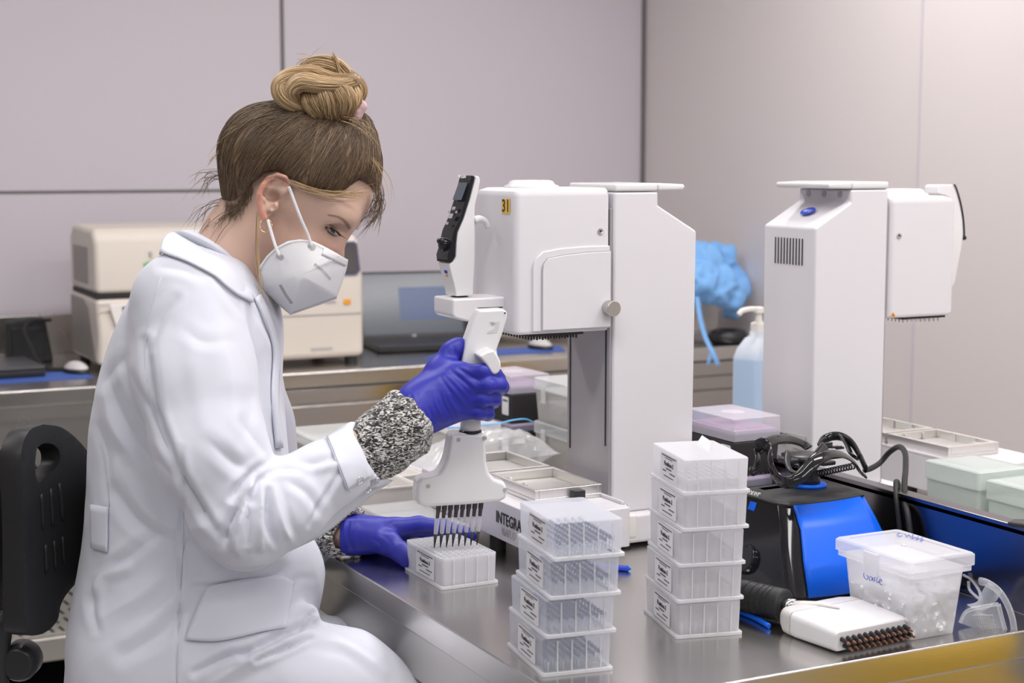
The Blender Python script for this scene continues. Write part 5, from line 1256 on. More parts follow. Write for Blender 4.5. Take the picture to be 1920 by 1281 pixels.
# ears
for s_ in (-1, 1):
    yo = s_ * .074
    f.chain([H(512, 350, yo), H(503, 385, yo - s_ * .004), H(498, 405, yo - s_ * .004)], [.016, .011, .006], k=.006, sc=(1, 2.2, 1))
    he = [H(522, 370, yo - s_ * .002), H(536, 359, yo + s_ * .002), H(541, 345, yo + s_ * .003), H(534, 333, yo + s_ * .006), H(520, 329, yo + s_ * .010), H(505, 334, yo + s_ * .013), H(493, 347, yo + s_ * .014), H(486, 364, yo + s_ * .013), H(486, 382, yo + s_ * .010), H(491, 398, yo + s_ * .006), H(496, 409, yo + s_ * .004)]
    f.chain(he, [.0030, .0034, .0037, .0038, .0038, .0038, .0038, .0037, .0036, .0045, .0052], k=.0025)
    f.chain([H(520, 340, yo + s_ * .004), H(506, 352, yo + s_ * .008), H(499, 372, yo + s_ * .008), H(502, 390, yo + s_ * .005), H(512, 396, yo + s_ * .003)], [.0025, .0030, .0030, .0030, .0025], k=.004)
    f.ell(H(512, 369, yo + s_ * .007), (.0090, .015, .0090), AX, k=.004, op='s')
    f.ell(H(528, 349, yo + s_ * .010), (.0080, .006, .0045), AX, k=.003, op='s')
    f.ell(H(511, 388, yo + s_ * .008), (.0030, .012, .0050), AX, k=.003, op='s')
    f.cone(H(518, 384, yo + s_ * .003), H(519, 391, yo + s_ * .002), .0040, .0032, k=.003)
Vh, Fh = f.mesh(2)
# ---------------------------------------------------------------- rest of the body inside the clothes
SH = {-1: q(365, 600, 2.03), 1: q(400, 600, 2.28)}
f = Field((-.66, 1.80, .02), (.20, 2.52, 1.28), .011); f.F[:] = .3
f.chain([H(400, 590), H(375, 660), H(365, 760), H(362, 900), H(345, 1060)], [.050, .075, .078, .075, .085], k=.04, sc=(1, .8, 1))
for s_, nm in ((-1, 'near'), (1, 'far')):
    f.cone(H(400, 590, s_ * .05), SH[s_], .05, .04, k=.04)
    hip = H(320, 1240, s_ * .085); knee = np.array([.02, YM + s_ * .10, .64]); ank = np.array([.03, YM + s_ * .10, .13])
    f.chain([hip, knee, ank], [.070, .045, .036], k=.03); f.chain([ank, ank + [.0, 0, -.06], ank + [.13, 0, -.085]], [.035, .034, .022], k=.02)
el = {-1: q(450, 968, 1.955), 1: q(500, 1040, 2.37)}; wr = {-1: q(772, 778, 2.075), 1: q(645, 1000, 2.262)}
for s_ in (-1, 1): f.chain([SH[s_], el[s_], wr[s_]], [.038, .030, .0250], k=.02)
Vb, Fb = f.mesh(3)
V_all = np.concatenate([Vh, Vb]); F_all = np.concatenate([Fh, Fb + len(Vh)])
tmp = npmesh('tmp', V_all, F_all, 'skin'); rm = tmp.modifiers.new('r', 'REMESH'); rm.mode = 'VOXEL'; rm.voxel_size = .0019
me_ = bpy.data.meshes.new_from_object(tmp.evaluated_get(bpy.context.evaluated_depsgraph_get())); bpy.data.objects.remove(tmp)
V_all = np.zeros(len(me_.vertices) * 3); me_.vertices.foreach_get('co', V_all); V_all = V_all.reshape(-1, 3)
F_all = np.array([list(p.vertices) for p in me_.polygons if len(p.vertices) == 4]); V_all, F_all = biggest(V_all, F_all); V_all = laplace(V_all, F_all, .4)
body = pmesh('body', V_all, F_all, 'skin')
px, py = topx(V_all)
fl = np.zeros(len(V_all)); near = V_all[:, 1] < YM + .2
d, _ = segd(px, py, [(538, 340), (520, 329), (500, 336), (488, 352), (485, 375), (490, 398), (497, 410)]); fl = np.maximum(fl, .75 * np.exp(-(d / 7) ** 2) * (np.abs(V_all[:, 1] - YM) > .066))
d, _ = segd(px, py, [(600, 462), (630, 470)]); fl = np.maximum(fl, .22 * np.exp(-(d / 22) ** 2))
d, _ = segd(px, py, [(650, 462), (655, 480)]); fl = np.maximum(fl, .35 * np.exp(-(d / 12) ** 2))
fl = np.maximum(fl, .12 * np.exp(-(np.hypot(px - 530, py - 430) / 40) ** 2))
setattr_(body, 'flush', fl)
d, _ = segd(px, py, [(536, 352), (500, 322), (468, 345), (448, 380), (438, 400)]); st = .85 * np.exp(-(d / 20) ** 2) * (np.hypot(px - 514, py - 368) > 34)
setattr_(body, 'stubble', np.clip(st, 0, 1))
# ---------------------------------------------------------------- lab coat
rows = [(440, 330, 430, .050), (462, 314, 455, .066), (485, 300, 475, .100), (512, 279, 492, .140), (560, 248, 514, .168), (620, 222, 525, .172), (700, 197, 523, .165), (780, 179, 529, .155), (850, 172, 535, .150), (920, 172, 545, .150), (980, 172, 560, .158), (1040, 163, 580, .168), (1090, 151, 589, .176), (1130, 142, 590, .182), (1170, 136, 588, .188), (1281, 137, 560, .195), (1400, 150, 540, .195)]
zr, cxr, rxr, ryr = [], [], [], []
for y_, l_, r_, ry_ in rows:
    a, b_ = q(l_, y_, YM), q(r_, y_, YM); zr.append((a[2] + b_[2]) / 2); cxr.append((a[0] + b_[0]) / 2); rxr.append((b_[0] - a[0]) / 2); ryr.append(ry_)
o_ = np.argsort(zr); zr, cxr, rxr, ryr = [np.array(v)[o_] for v in (zr, cxr, rxr, ryr)]
f = Field((-.66, 1.82, .58), (.08, 2.48, 1.37), .0031); f.F[:] = .3
Xg, Yg, Zg = np.meshgrid(*f.ax, indexing='ij', sparse=True)
zz = Zg[0, 0, :]; zf = np.linspace(zr[0], zr[-1], 300)
def sm(v): 
    w = np.interp(zf, zr, v); k = np.ones(15) / 15; return np.interp(zz, zf, np.convolve(np.pad(w, 7, 'edge'), k, 'valid'))
cx_, rx_, ry_ = sm(cxr), sm(rxr), sm(ryr)
ex = np.abs((Xg - cx_) / rx_) ** 2.3 + np.abs((Yg - YM) / ry_) ** 2.3
d = (ex ** (1 / 2.3) - 1) * np.minimum(rx_, ry_); top = Zg - q(400, 452, YM)[2]; bot = .60 - Zg
f.F = np.maximum(np.maximum(d, top), bot).astype(F4)
f.F = np.where(f.F > .3, .3, f.F).astype(F4)
# near sleeve
f.chain([q(352, 575, 2.015), q(365, 700, 1.985), q(395, 840, 1.955), q(452, 965, 1.945)], [.072, .073, .068, .060], k=.018)
f.chain([q(452, 965, 1.945), q(520, 945, 1.96), q(605, 894, 1.99), q(688, 847, 2.03)], [.060, .053, .0425, .0415], k=.012)
f.cone(q(470, 985, 1.945), q(560, 952, 1.97), .052, .038, k=.02)
# straight-cut open cuff
ca, cb_ = q(661, 792, 2.03), q(721, 902, 2.03); tdir = (cb_ - ca) / np.linalg.norm(cb_ - ca); ndir = np.array([-tdir[2], 0, tdir[0]]); ndir *= np.sign(ndir[0])
sl_, Xs, Ys, Zs = f.sub(q(630, 960, 1.92) , q(800, 740, 2.20)); dpl = ((Xs - ca[0]) * ndir[0] + (Zs - ca[2]) * ndir[2]) + 0 * Ys
f.put(sl_, dpl.astype(F4), .003, 'i')
f.cone(q(655, 868, 2.018), q(760, 808, 2.06), .0385, .0385, k=.003, op='s')
# far sleeve
f.chain([q(410, 575, 2.29), q(470, 800, 2.36), q(520, 1010, 2.35)], [.07, .062, .055], k=.02)
f.chain([q(520, 1010, 2.35), q(560, 1006, 2.31), q(588, 1004, 2.285)], [.052, .042, .039], k=.012)
# belly roll, lap and thighs under the coat skirts
f.ell(q(545, 1090, YM), (.040, .13, .055), k=.03)
f.chain([q(300, 1240, 2.06), q(470, 1262, 2.05), q(640, 1290, 2.03), q(800, 1400, 2.02)], [.100, .088, .072, .062], k=.035)
f.chain([q(300, 1240, 2.25), q(480, 1240, 2.26), q(640, 1262, 2.25), q(790, 1340, 2.24)], [.100, .088, .070, .058], k=.035)
f.chain([q(455, 1205, 2.02), q(520, 1190, 2.02), q(578, 1152, 2.04)], [.022, .020, .016], k=.012)   # rolled pocket edge
f.put(tuple(slice(0, n) for n in f.n), np.broadcast_to((.57 - Zg), f.F.shape).astype(F4), .005, 'i')
# opening at the neck
f.chain([H(420, 400), H(418, 460), H(440, 505), H(462, 540)], [.062, .058, .046, .026], k=.01, op='s')
Vc, Fc_ = f.mesh(2)
N_ = normals(Vc, Fc_)
rg = 1 - 2 * np.abs(wave(Vc * [1, 1, .75], 20, 14, 2)) * 1.6; rg2 = 1 - 2 * np.abs(wave(Vc @ np.array([[.8, 0, .6], [0, 1, 0], [-.6, 0, .8]]) * [1, 1, .45], 34, 21, 2)) * 1.6
Vc = Vc + N_ * (wave(Vc * [1, 1, .6], 24, 4, 2) * .0020 + np.clip(rg, -1, 1) * .0010 + np.clip(rg2, -1, 1) * .0012 + wave(Vc, 110, 9, 2) * .0004)[:, None]
FO = [  # (points, height mm, width px): valleys negative, ridges positive
 ([(511, 863), (478, 884), (450, 912), (436, 935)], -6, 7), ([(560, 880), (520, 880), (490, 900), (478, 940)], -5, 7),
 ([(462, 930), (444, 958), (425, 990), (420, 1022)], -6, 8), ([(484, 893), (468, 945), (464, 1020)], -5, 6), ([(500, 920), (505, 985), (517, 1022)], -6, 6),
 ([(474, 915), (453, 960), (440, 1015), (448, 1040)], 5, 8), ([(492, 912), (486, 975), (490, 1030)], 5, 7), ([(512, 915), (530, 985), (545, 1015)], 4, 8),
 ([(555, 865), (590, 868), (640, 850)], -3.5, 7), ([(600, 880), (640, 868), (668, 862)], 2.5, 8), ([(545, 905), (575, 925), (600, 962)], -3, 8),
 ([(440, 640), (470, 700), (475, 760), (462, 820)], -3, 14), ([(480, 600), (512, 680), (500, 780)], 3, 16), ([(400, 560), (430, 700), (440, 820)], 2.5, 22),
 ([(455, 790), (485, 830), (510, 862)], -4, 9), ([(395, 830), (440, 870), (470, 880)], -3, 12), ([(480, 760), (505, 820), (514, 858)], 3, 9),
 ([(272, 640), (290, 760), (330, 870), (380, 960), (420, 1010)], -5, 8), ([(300, 640), (320, 780), (370, 900)], 3, 18),
 ([(232, 670), (205, 700), (192, 722)], -3.5, 10), ([(205, 715), (222, 770), (262, 840), (320, 890)], -4, 12), ([(192, 724), (215, 800), (250, 850)], 3, 14),
 ([(232, 680), (262, 740), (300, 790)], -2.5, 8), ([(182, 800), (200, 860), (206, 930)], -2, 8), ([(225, 880), (280, 960), (340, 990), (400, 985)], 3, 16),
 ([(215, 920), (260, 980), (330, 1020)], -4, 12), ([(180, 1085), (230, 1050), (290, 1005)], -4, 10), ([(175, 1110), (190, 1080), (235, 1065)], 4, 10), ([(172, 1095), (172, 1140), (182, 1180)], -3, 8),
 ([(190, 1160), (260, 1120), (310, 1080)], 3.5, 18), ([(230, 1230), (300, 1190), (345, 1150)], -4, 14), ([(240, 1200), (300, 1150), (350, 1100)], 3, 14),
 ([(330, 1000), (338, 1090), (335, 1190), (330, 1270)], -2.5, 4), ([(342, 840), (345, 920), (340, 1000)], -2, 5),
 ([(360, 1100), (440, 1095), (520, 1090)], -3, 5), ([(400, 1070), (470, 1060), (540, 1050)], 2.5, 10), ([(545, 1040), (520, 1075), (470, 1090)], -3, 8),
 ([(455, 1228), (520, 1195), (590, 1170)], -7, 7), ([(480, 1240), (540, 1215), (580, 1195)], -6, 5), ([(560, 1180), (575, 1160), (600, 1140)], -6, 5), ([(365, 1262), (420, 1232), (465, 1222)], -6, 7),
 ([(400, 1281), (450, 1250), (500, 1230)], 4, 12), ([(590, 1170), (640, 1190), (700, 1230)], -3, 7), ([(600, 1200), (660, 1215), (720, 1262)], 3, 9),
 ([(330, 560), (300, 600), (285, 650)], -2.5, 8), ([(410, 530), (440, 570), (470, 600)], -3, 7), ([(470, 575), (500, 620), (520, 655)], -3.5, 5), ([(500, 660), (508, 720), (500, 790)], -2.5, 8), ([(515, 720), (512, 780), (525, 840)], 3, 8),
 ([(300, 500), (340, 505), (380, 520)], -2, 8), ([(350, 620), (380, 640), (430, 640)], -1.5, 10), ([(540, 1110), (560, 1085), (590, 1085)], -4, 7), ([(640, 880), (610, 930), (580, 985)], -3.5, 5)]
Vc = folds(Vc, Fc_, FO)
Vc = laplace(Vc, Fc_, .12)
coat = pmesh('lab_coat', Vc, Fc_, 'coat')
def bvh_of(V, Fc): return BVHTree.FromPolygons(V.tolist(), Fc.tolist())
BV = bvh_of(Vc, Fc_); BH = bvh_of(Vh, Fh)
EYE = np.array([0, 0, CAMZ])
def hit(bv, px, py, off=.0015, fallback=2.0):
    """point on the real surface seen along this sight line, lifted off by a cloth thickness"""
    p = q(px, py, 1.0); d = Vector(p - EYE).normalized(); r = bv.ray_cast(Vector(EYE), d)
    if r[0] is None: return np.array(q(px, py, fallback)), np.array([0, -1.0, 0])
    n = Vector(r[1]); n = n if n.dot(d) < 0 else -n; return np.array(r[0] + n * off), np.array(n)
def patch(bv, poly, n=10, off=.002, thick=.0018, name='patch', m='coat', parent=coat, puff=0.0):
    """four-sided cloth piece laid over a surface; poly = 4 traced corners (or two traced edges of equal length)"""
    A, Bq = poly; A = smoothpath(A, 6) if len(A) > 2 else [np.array(A[0]) + (np.array(A[1]) - np.array(A[0])) * t for t in np.linspace(0, 1, 13)]
    Bq = smoothpath(Bq, 6) if len(Bq) > 2 else [np.array(Bq[0]) + (np.array(Bq[1]) - np.array(Bq[0])) * t for t in np.linspace(0, 1, 13)]
    k = min(len(A), len(Bq)); A = [A[int(round(i * (len(A) - 1) / (k - 1)))] for i in range(k)]; Bq = [Bq[int(round(i * (len(Bq) - 1) / (k - 1)))] for i in range(k)]
    V = []; 
    for i in range(k):
        for j in range(n + 1):
            t = j / n; p = A[i] * (1 - t) + Bq[i] * t; h_, nn = hit(bv, p[0], p[1], off + puff * math.sin(math.pi * t) * math.sin(math.pi * (i + .5) / k)); V.append(h_)
    V = np.array(V).reshape(k, n + 1, 3)
    for _ in range(3):   # relax to keep the piece taut
        W = V.copy(); W[1:-1] = (V[:-2] + V[2:] + 2 * V[1:-1]) / 4; W[:, 1:-1] = (W[:, :-2] + W[:, 2:] + 2 * W[:, 1:-1]) / 4; V = np.where(np.abs(W - V).max() < 1, W, V)
    Fq = np.array([[i * (n + 1) + j, (i + 1) * (n + 1) + j, (i + 1) * (n + 1) + j + 1, i * (n + 1) + j + 1] for i in range(k - 1) for j in range(n)])
    o = pmesh(name, V.reshape(-1, 3), Fq, m, parent); sm_ = o.modifiers.new('s', 'SOLIDIFY'); sm_.thickness = thick; sm_.offset = 0; return o
def seam(bv, pts, off=.0008, r=.0007, name='seam', m='thread', parent=coat, n=5):
    bm = B(); P = [hit(bv, x, y, off)[0] for x, y in smoothpath(pts, n)]
    for _ in range(2): P = [P[0]] + [(P[i - 1] + P[i + 1] + 2 * P[i]) / 4 for i in range(1, len(P) - 1)] + [P[-1]]
    tube(bm, [Vector(p) for p in P], r, 5); return pobj(name, bm, m, parent, smooth=True)
# pocket with flap, belt tab, cuff, seams
patch(BV, ([(388, 1098), (450, 1086), (520, 1082), (548, 1092)], [(346, 1200), (410, 1204), (480, 1190), (536, 1176)]), 14, .0035, .002, 'pocket', puff=.003)
patch(BV, ([(174, 946), (205, 950)], [(176, 1028), (204, 1036)]), 6, .003, .003, 'belt_tab')
seam(BV, [(390, 1112), (455, 1100), (525, 1096)]); seam(BV, [(176, 957), (204, 961)]); 
seam(BV, [(302, 520), (272, 640), (285, 760), (330, 870), (385, 960)])
seam(BV, [(343, 900), (345, 1000), (338, 1100), (334, 1200), (332, 1280)]); seam(BV, [(190, 830), (200, 880), (206, 950)])
seam(BV, [(478, 560), (500, 620), (522, 680), (516, 760), (528, 840)])
# front edge of the coat (placket)
patch(BV, ([(484, 553), (505, 600), (521, 660), (517, 740), (526, 840)], [(474, 560), (496, 610), (510, 660), (506, 740), (514, 840)]), 3, .003, .003, 'front_placket')
# cuff band and its press stud, loose under-cuff
cb = [(q(661, 796, 2.03), .0), ]
cuA = [(652, 800), (668, 830), (684, 862), (694, 893)]; cuB = [(612, 822), (622, 850), (636, 885), (648, 918)]
patch(BV, (cuA, cuB), 8, .0022, .0022, 'cuff')
seam(BV, [(p[0] + 4, p[1] + 2) for p in cuB], .004)
bm = B(); c_, n_ = hit(BV, 671, 899, .0045); mt = frame(Vector(c_), Vector((1, 0, 0)).cross(Vector(n_)), Vector(n_).cross(Vector((1, 0, 0)).cross(Vector(n_))))
ringp = [(mt @ Vector((math.cos(a) * .0048, math.sin(a) * .0048, 0))) for a in np.linspace(0, 2 * PI, 25)[:-1]]
tube(bm, ringp, .0007, 6, closed=True, up=Vector(n_)); pobj('press_stud', bm, 'chrome', coat, smooth=True)
def ribbon(edgeA, edgeB, name, m, parent, n=6, thick=.002, sag=0.0):
    """free cloth strip between two 3D edges [(px,py,Y), ...]"""
    A = smoothpath([q(*p) for p in edgeA], 6); Bq = smoothpath([q(*p) for p in edgeB], 6); k = min(len(A), len(Bq)); V = []
    for i in range(k):
        a = A[int(i * (len(A) - 1) / (k - 1))]; b_ = Bq[int(i * (len(Bq) - 1) / (k - 1))]
        for j in range(n + 1): t = j / n; V.append(a * (1 - t) + b_ * t + np.array([0, -sag * math.sin(math.pi * t), 0]))
    Fq = np.array([[i * (n + 1) + j, (i + 1) * (n + 1) + j, (i + 1) * (n + 1) + j + 1, i * (n + 1) + j + 1] for i in range(k - 1) for j in range(n)])
    o = pmesh(name, np.array(V), Fq, m, parent); s_ = o.modifiers.new('s', 'SOLIDIFY'); s_.thickness = thick; s_.offset = 0; return o
ribbon([(738, 900, 2.05), (700, 902, 2.04), (650, 925, 2.025), (600, 958, 2.00), (540, 990, 1.98)], [(716, 914, 2.05), (692, 932, 2.045), (650, 966, 2.03), (606, 1002, 2.01), (540, 1035, 1.98)], 'under_cuff', 'coat_in', coat, sag=.004)
ribbon([(700, 880, 2.015), (716, 893, 2.03), (735, 903, 2.045)], [(672, 918, 2.00), (690, 915, 2.015), (712, 912, 2.04)], 'cuff_corner', 'coat', coat)
bm = B()
for (x, y, Yq) in ((688, 920, 2.035), (692, 916, 2.037)): sphere(bm, q(x, y, Yq), .0038, (1, .6, 1), 12)
pobj('press_stud', bm, 'chrome', coat, smooth=True)
# collar: standing band folded over, near and far leaves
up_e = [(322, 437, 0), (345, 436, -.045), (385, 452, -.068), (425, 478, -.066), (458, 510, -.045), (480, 540, -.016)]
lo_e = [(300, 478, 0), (322, 484, -.080), (358, 497, -.125), (400, 520, -.118), (440, 552, -.088), (468, 568, -.044)]
def outer(x, y, s_):
    p = np.array(hit(BV, x, y, .0045)[0]); 
    if s_ > 0: p[1] = 2 * YM - p[1]
    return p
for s_ in (-1, 1):
    A = smoothpath([q(x, y, YM + s_ * dy) for x, y, dy in up_e], 6); L_ = smoothpath([(x, y) for x, y, _ in lo_e], 6)
    V = []; n = 9; k = len(A)
    for i in range(k):
        b_ = outer(L_[i][0], L_[i][1], s_)
        for j in range(n + 1):
            t = j / n; p = A[i] * (1 - t) + b_ * t; p = p + np.array([0, s_ * .010 * math.sin(math.pi * t), .006 * math.sin(math.pi * t)]); V.append(p)
    Fq = np.array([[i * (n + 1) + j, (i + 1) * (n + 1) + j, (i + 1) * (n + 1) + j + 1, i * (n + 1) + j + 1] for i in range(k - 1) for j in range(n)])
    o = pmesh('collar', np.array(V), Fq, 'coat', coat); m_ = o.modifiers.new('s', 'SOLIDIFY'); m_.thickness = .003; m_.offset = 0
    if s_ < 0:
        bm = B(); tube(bm, [Vector(V[i * (n + 1) + n - 1] + np.array([0, -.0022, 0])) for i in range(k)], .0006, 5); pobj('seam', bm, 'thread', coat, smooth=True)
    inner = [(x + 10, y + 30, YM + s_ * dy * .80) for x, y, dy in up_e]
    ribbon([(x, y, YM + s_ * dy) for x, y, dy in up_e], inner, 'collar_stand', 'coat_in', coat, 4, .002)
# small revers at the throat
ribbon([(478, 552, YM - .03), (500, 585, YM - .025), (508, 606, YM - .02)], [(468, 545, YM - .052), (484, 572, YM - .05), (500, 606, YM - .03)], 'lapel', 'coat', coat)
ribbon([(488, 545, YM - .02), (503, 575, YM - .012), (518, 615, YM - .006)], [(478, 552, YM - .03), (494, 585, YM - .028), (510, 620, YM - .02)], 'lapel', 'coat_in', coat)
# ---------------------------------------------------------------- knitted sweater cuffs
def knitmesh(build, lo, hi, name, seed):
    f = Field(lo, hi, .0026); f.F[:] = .3; build(f); V, Fq = f.mesh(2); N = normals(V, Fq)
    V = V + N * (wave(V, 330, seed, 2) * .0010 + wave(V, 90, seed + 1, 2) * .0016)[:, None]; return pmesh(name, V, Fq, 'knit')
def b1(f):
    f.chain([q(655, 872, 2.03), q(690, 850, 2.045), q(715, 832, 2.055), q(748, 805, 2.065)], [.033, .0370, .0425, .0445], k=.01)
    a, b_ = q(772, 781, 2.075), q(735, 815, 2.06)
    f.chain([q(742, 748, 2.075), q(760, 765, 2.05), q(785, 805, 2.045), q(788, 836, 2.07), q(770, 850, 2.11)], [.0105] * 5, k=.008)
    f.chain([q(742, 748, 2.075), q(756, 760, 2.10), q(775, 800, 2.125), q(770, 850, 2.11)], [.0105] * 4, k=.008)
    f.chain([q(715, 770, 2.05), q(735, 800, 2.030), q(755, 850, 2.04)], [.010] * 3, k=.012)
knitmesh(b1, q(620, 930, 2.0) - [0, .08, 0], q(830, 700, 2.1) + [0, .08, 0], 'sweater_cuff', 3)
def b2(f):
    f.chain([q(575, 1000, 2.28), q(612, 1000, 2.268)], [.030, .032], k=.01)
    f.chain([q(658, 955, 2.275), q(638, 968, 2.25), q(622, 985, 2.238), q(616, 1010, 2.238), q(640, 1030, 2.25), q(668, 1036, 2.26)], [.0075] * 6, k=.01)
    f.chain([q(658, 955, 2.275), q(675, 966, 2.29), q(680, 1000, 2.30), q(668, 1036, 2.26)], [.0075] * 4, k=.01)
    f.chain([q(598, 975, 2.25), q(604, 1010, 2.24), q(625, 1035, 2.25)], [.010] * 3, k=.01)
    f.chain([q(632, 1000, 2.262), q(700, 1003, 2.262)], [.0275, .0275], k=.003, op='s')
knitmesh(b2, q(560, 1060, 2.2) - [.01, .02, .01], q(700, 930, 2.34) + [.02, .03, .01], 'sweater_cuff', 8)
# ---------------------------------------------------------------- gloved hands
def glove(build, lo, hi, name, fl_, amp=.0004):
    f = Field(lo, hi, .0019); f.F[:] = .3; build(f); V, Fq = f.mesh(2); N = normals(V, Fq)
    V = V + N * (wave(V, 120, 5, 2) * amp)[:, None]; V = folds(V, Fq, fl_); return pmesh(name, V, Fq, 'glove')
def gr_(f):
    k = .012
    f.chain([q(757, 795, 2.07), q(775, 778, 2.075), q(800, 762, 2.088)], [.0285, .0290, .030], k=k, sc=(1, 1.1, 1))
    for (x, y, Y, x2, y2, Y2, r1, r2) in ((795, 735, 2.10, 868, 697, 2.096, .019, .0125), (800, 750, 2.095, 882, 722, 2.091, .021, .0130), (803, 768, 2.09, 880, 748, 2.093, .022, .0125), (803, 782, 2.09, 872, 771, 2.096, .020, .0115)):
        f.cone(q(x, y, Y), q(x2, y2, Y2), r1, r2, k=.014)
    f.cone(q(780, 755, 2.085), q(835, 725, 2.092), .024, .017, k=.02)
    f.chain([q(868, 698, 2.096), q(905, 697, 2.088), q(928, 703, 2.100), q(934, 710, 2.125), q(915, 714, 2.148)], [.0115, .0105, .0100, .0095, .009], k=.004)
    f.chain([q(880, 723, 2.091), q(915, 723, 2.084), q(936, 722, 2.098), q(940, 726, 2.125), q(915, 730, 2.15)], [.0118, .0105, .0105, .010, .009], k=.004)
    f.chain([q(878, 748, 2.093), q(907, 749, 2.086), q(925, 748, 2.100), q(927, 752, 2.125), q(905, 754, 2.148)], [.0112, .0098, .0098, .0092, .0085], k=.004)
    f.chain([q(872, 771, 2.096), q(898, 774, 2.090), q(914, 774, 2.102), q(915, 777, 2.125), q(898, 778, 2.142)], [.0105, .0092, .0090, .0085, .008], k=.004)
    f.chain([q(800, 730, 2.108), q(822, 692, 2.118), q(845, 660, 2.126), q(860, 652, 2.130), q(871, 660, 2.134)], [.020, .0145, .0115, .0108, .0098], k=.012)
    f.chain([q(828, 700, 2.11), q(850, 694, 2.105)], [.013, .012], k=.014)
GF = [([(833, 698), (855, 720), (878, 745)], .8, 3), ([(843, 694), (865, 712), (890, 735)], -.9, 3), ([(852, 693), (872, 708), (896, 728)], .8, 3), ([(826, 708), (845, 735), (870, 765)], -.8, 3), ([(862, 692), (880, 703), (900, 716)], -.7, 2.5),
      ([(812, 730), (818, 760), (838, 795)], .9, 3.5), ([(800, 738), (805, 768), (822, 800)], -.9, 3.5), ([(786, 742), (790, 770), (806, 803)], .9, 3.5), ([(824, 735), (835, 765), (855, 788)], -.8, 3), ([(838, 740), (852, 765), (870, 782)], .7, 3),
      ([(770, 742), (778, 770), (795, 800)], -1.0, 3), ([(776, 738), (786, 770), (802, 805)], .8, 3), ([(845, 745), (862, 762), (880, 776)], -.6, 3), ([(850, 650), (853, 665), (850, 676)], -.6, 3)]
glove(gr_, q(725, 830, 2.1) - [0, .08, 0], q(960, 625, 2.1) + [0, .09, .0], 'nitrile_glove', GF)
def gl_(f):
    f.chain([q(638, 1003, 2.262), q(662, 1003, 2.262)], [.0265, .0270], k=.01)
    f.chain([q(662, 1003, 2.262), q(700, 1004, 2.262)], [.0260, .0235], k=.015)
    for (x, y, Y, r) in ((738, 990, 2.262, .0150), (745, 992, 2.285, .0150), (742, 996, 2.305, .0145), (735, 1002, 2.32, .013)):
        f.cone(q(685, 1003, 2.268 + (Y - 2.262) * .6), q(x, y, Y), .0215, r, k=.016)
    f.chain([q(738, 990, 2.262), q(785, 984, 2.272), q(832, 988, 2.285), q(872, 1000, 2.29), q(884, 1006, 2.285)], [.0145, .0118, .0102, .0095, .008], k=.006)
    f.chain([q(745, 992, 2.285), q(795, 994, 2.295), q(845, 1002, 2.31), q(878, 1010, 2.312)], [.0140, .0112, .0100, .0085], k=.005)
    f.chain([q(742, 996, 2.305), q(790, 1003, 2.32), q(835, 1010, 2.335)], [.0130, .0105, .009], k=.005)
    f.chain([q(735, 1002, 2.32), q(775, 1010, 2.338), q(805, 1014, 2.35)], [.012, .0098, .0085], k=.005)
    f.chain([q(700, 1010, 2.250), q(730, 1020, 2.232), q(752, 1036, 2.212), q(767, 1049, 2.198), q(769, 1052, 2.196)], [.0200, .0155, .0125, .0110, .0098], k=.012)
    f.chain([q(640, 1003, 2.262), q(641, 1003, 2.262)], [.0285, .0285], k=.004)
    f.chain([q(615, 1003, 2.262), q(638, 1003, 2.262)], [.032, .0262], k=.002, op='s')
GL = [([(650, 968), (645, 1000), (655, 1035)], 1.2, 3), ([(658, 965), (652, 1000), (664, 1038)], -1.0, 3), ([(672, 970), (664, 1000), (672, 1030)], .7, 3), ([(700, 1010), (712, 1020), (716, 1030)], -.6, 2.5), ([(708, 1006), (720, 1014), (726, 1026)], .5, 2.5), ([(716, 1002), (728, 1010), (735, 1022)], -.5, 2.5)]
glove(gl_, q(625, 1075, 2.16) - [0, .01, .01], q(900, 950, 2.38) + [0, .02, .01], 'nitrile_glove', GL)
# ---------------------------------------------------------------- trousers and shoes (below the frame)
f = Field((-.55, 1.90, .0), (.24, 2.42, .92), .009); f.F[:] = .3
for s_ in (-1, 1):
    hip = H(320, 1240, s_ * .085); knee = np.array([.02, YM + s_ * .10, .64]); ank = np.array([.03, YM + s_ * .10, .15])
    f.chain([hip, knee, ank], [.085, .062, .052], k=.03)
Vt, Ft = f.mesh(3); M['denim'] = mat('dark_trousers', (.03, .035, .06), .9, vary=(60, .15)); pmesh('trousers', Vt, Ft, 'denim')
for s_ in (-1, 1):
    f = Field((-.06, YM + s_ * .1 - .06, -.0), (.24, YM + s_ * .1 + .06, .14), .005); f.F[:] = .3; a_ = np.array([.03, YM + s_ * .10, .13])
    f.chain([a_ + [0, 0, -.02], a_ + [-.01, 0, -.07], a_ + [.13, 0, -.09]], [.046, .044, .036], k=.03); Vt, Ft = f.mesh(2); pmesh('shoe', Vt, Ft, 'black')
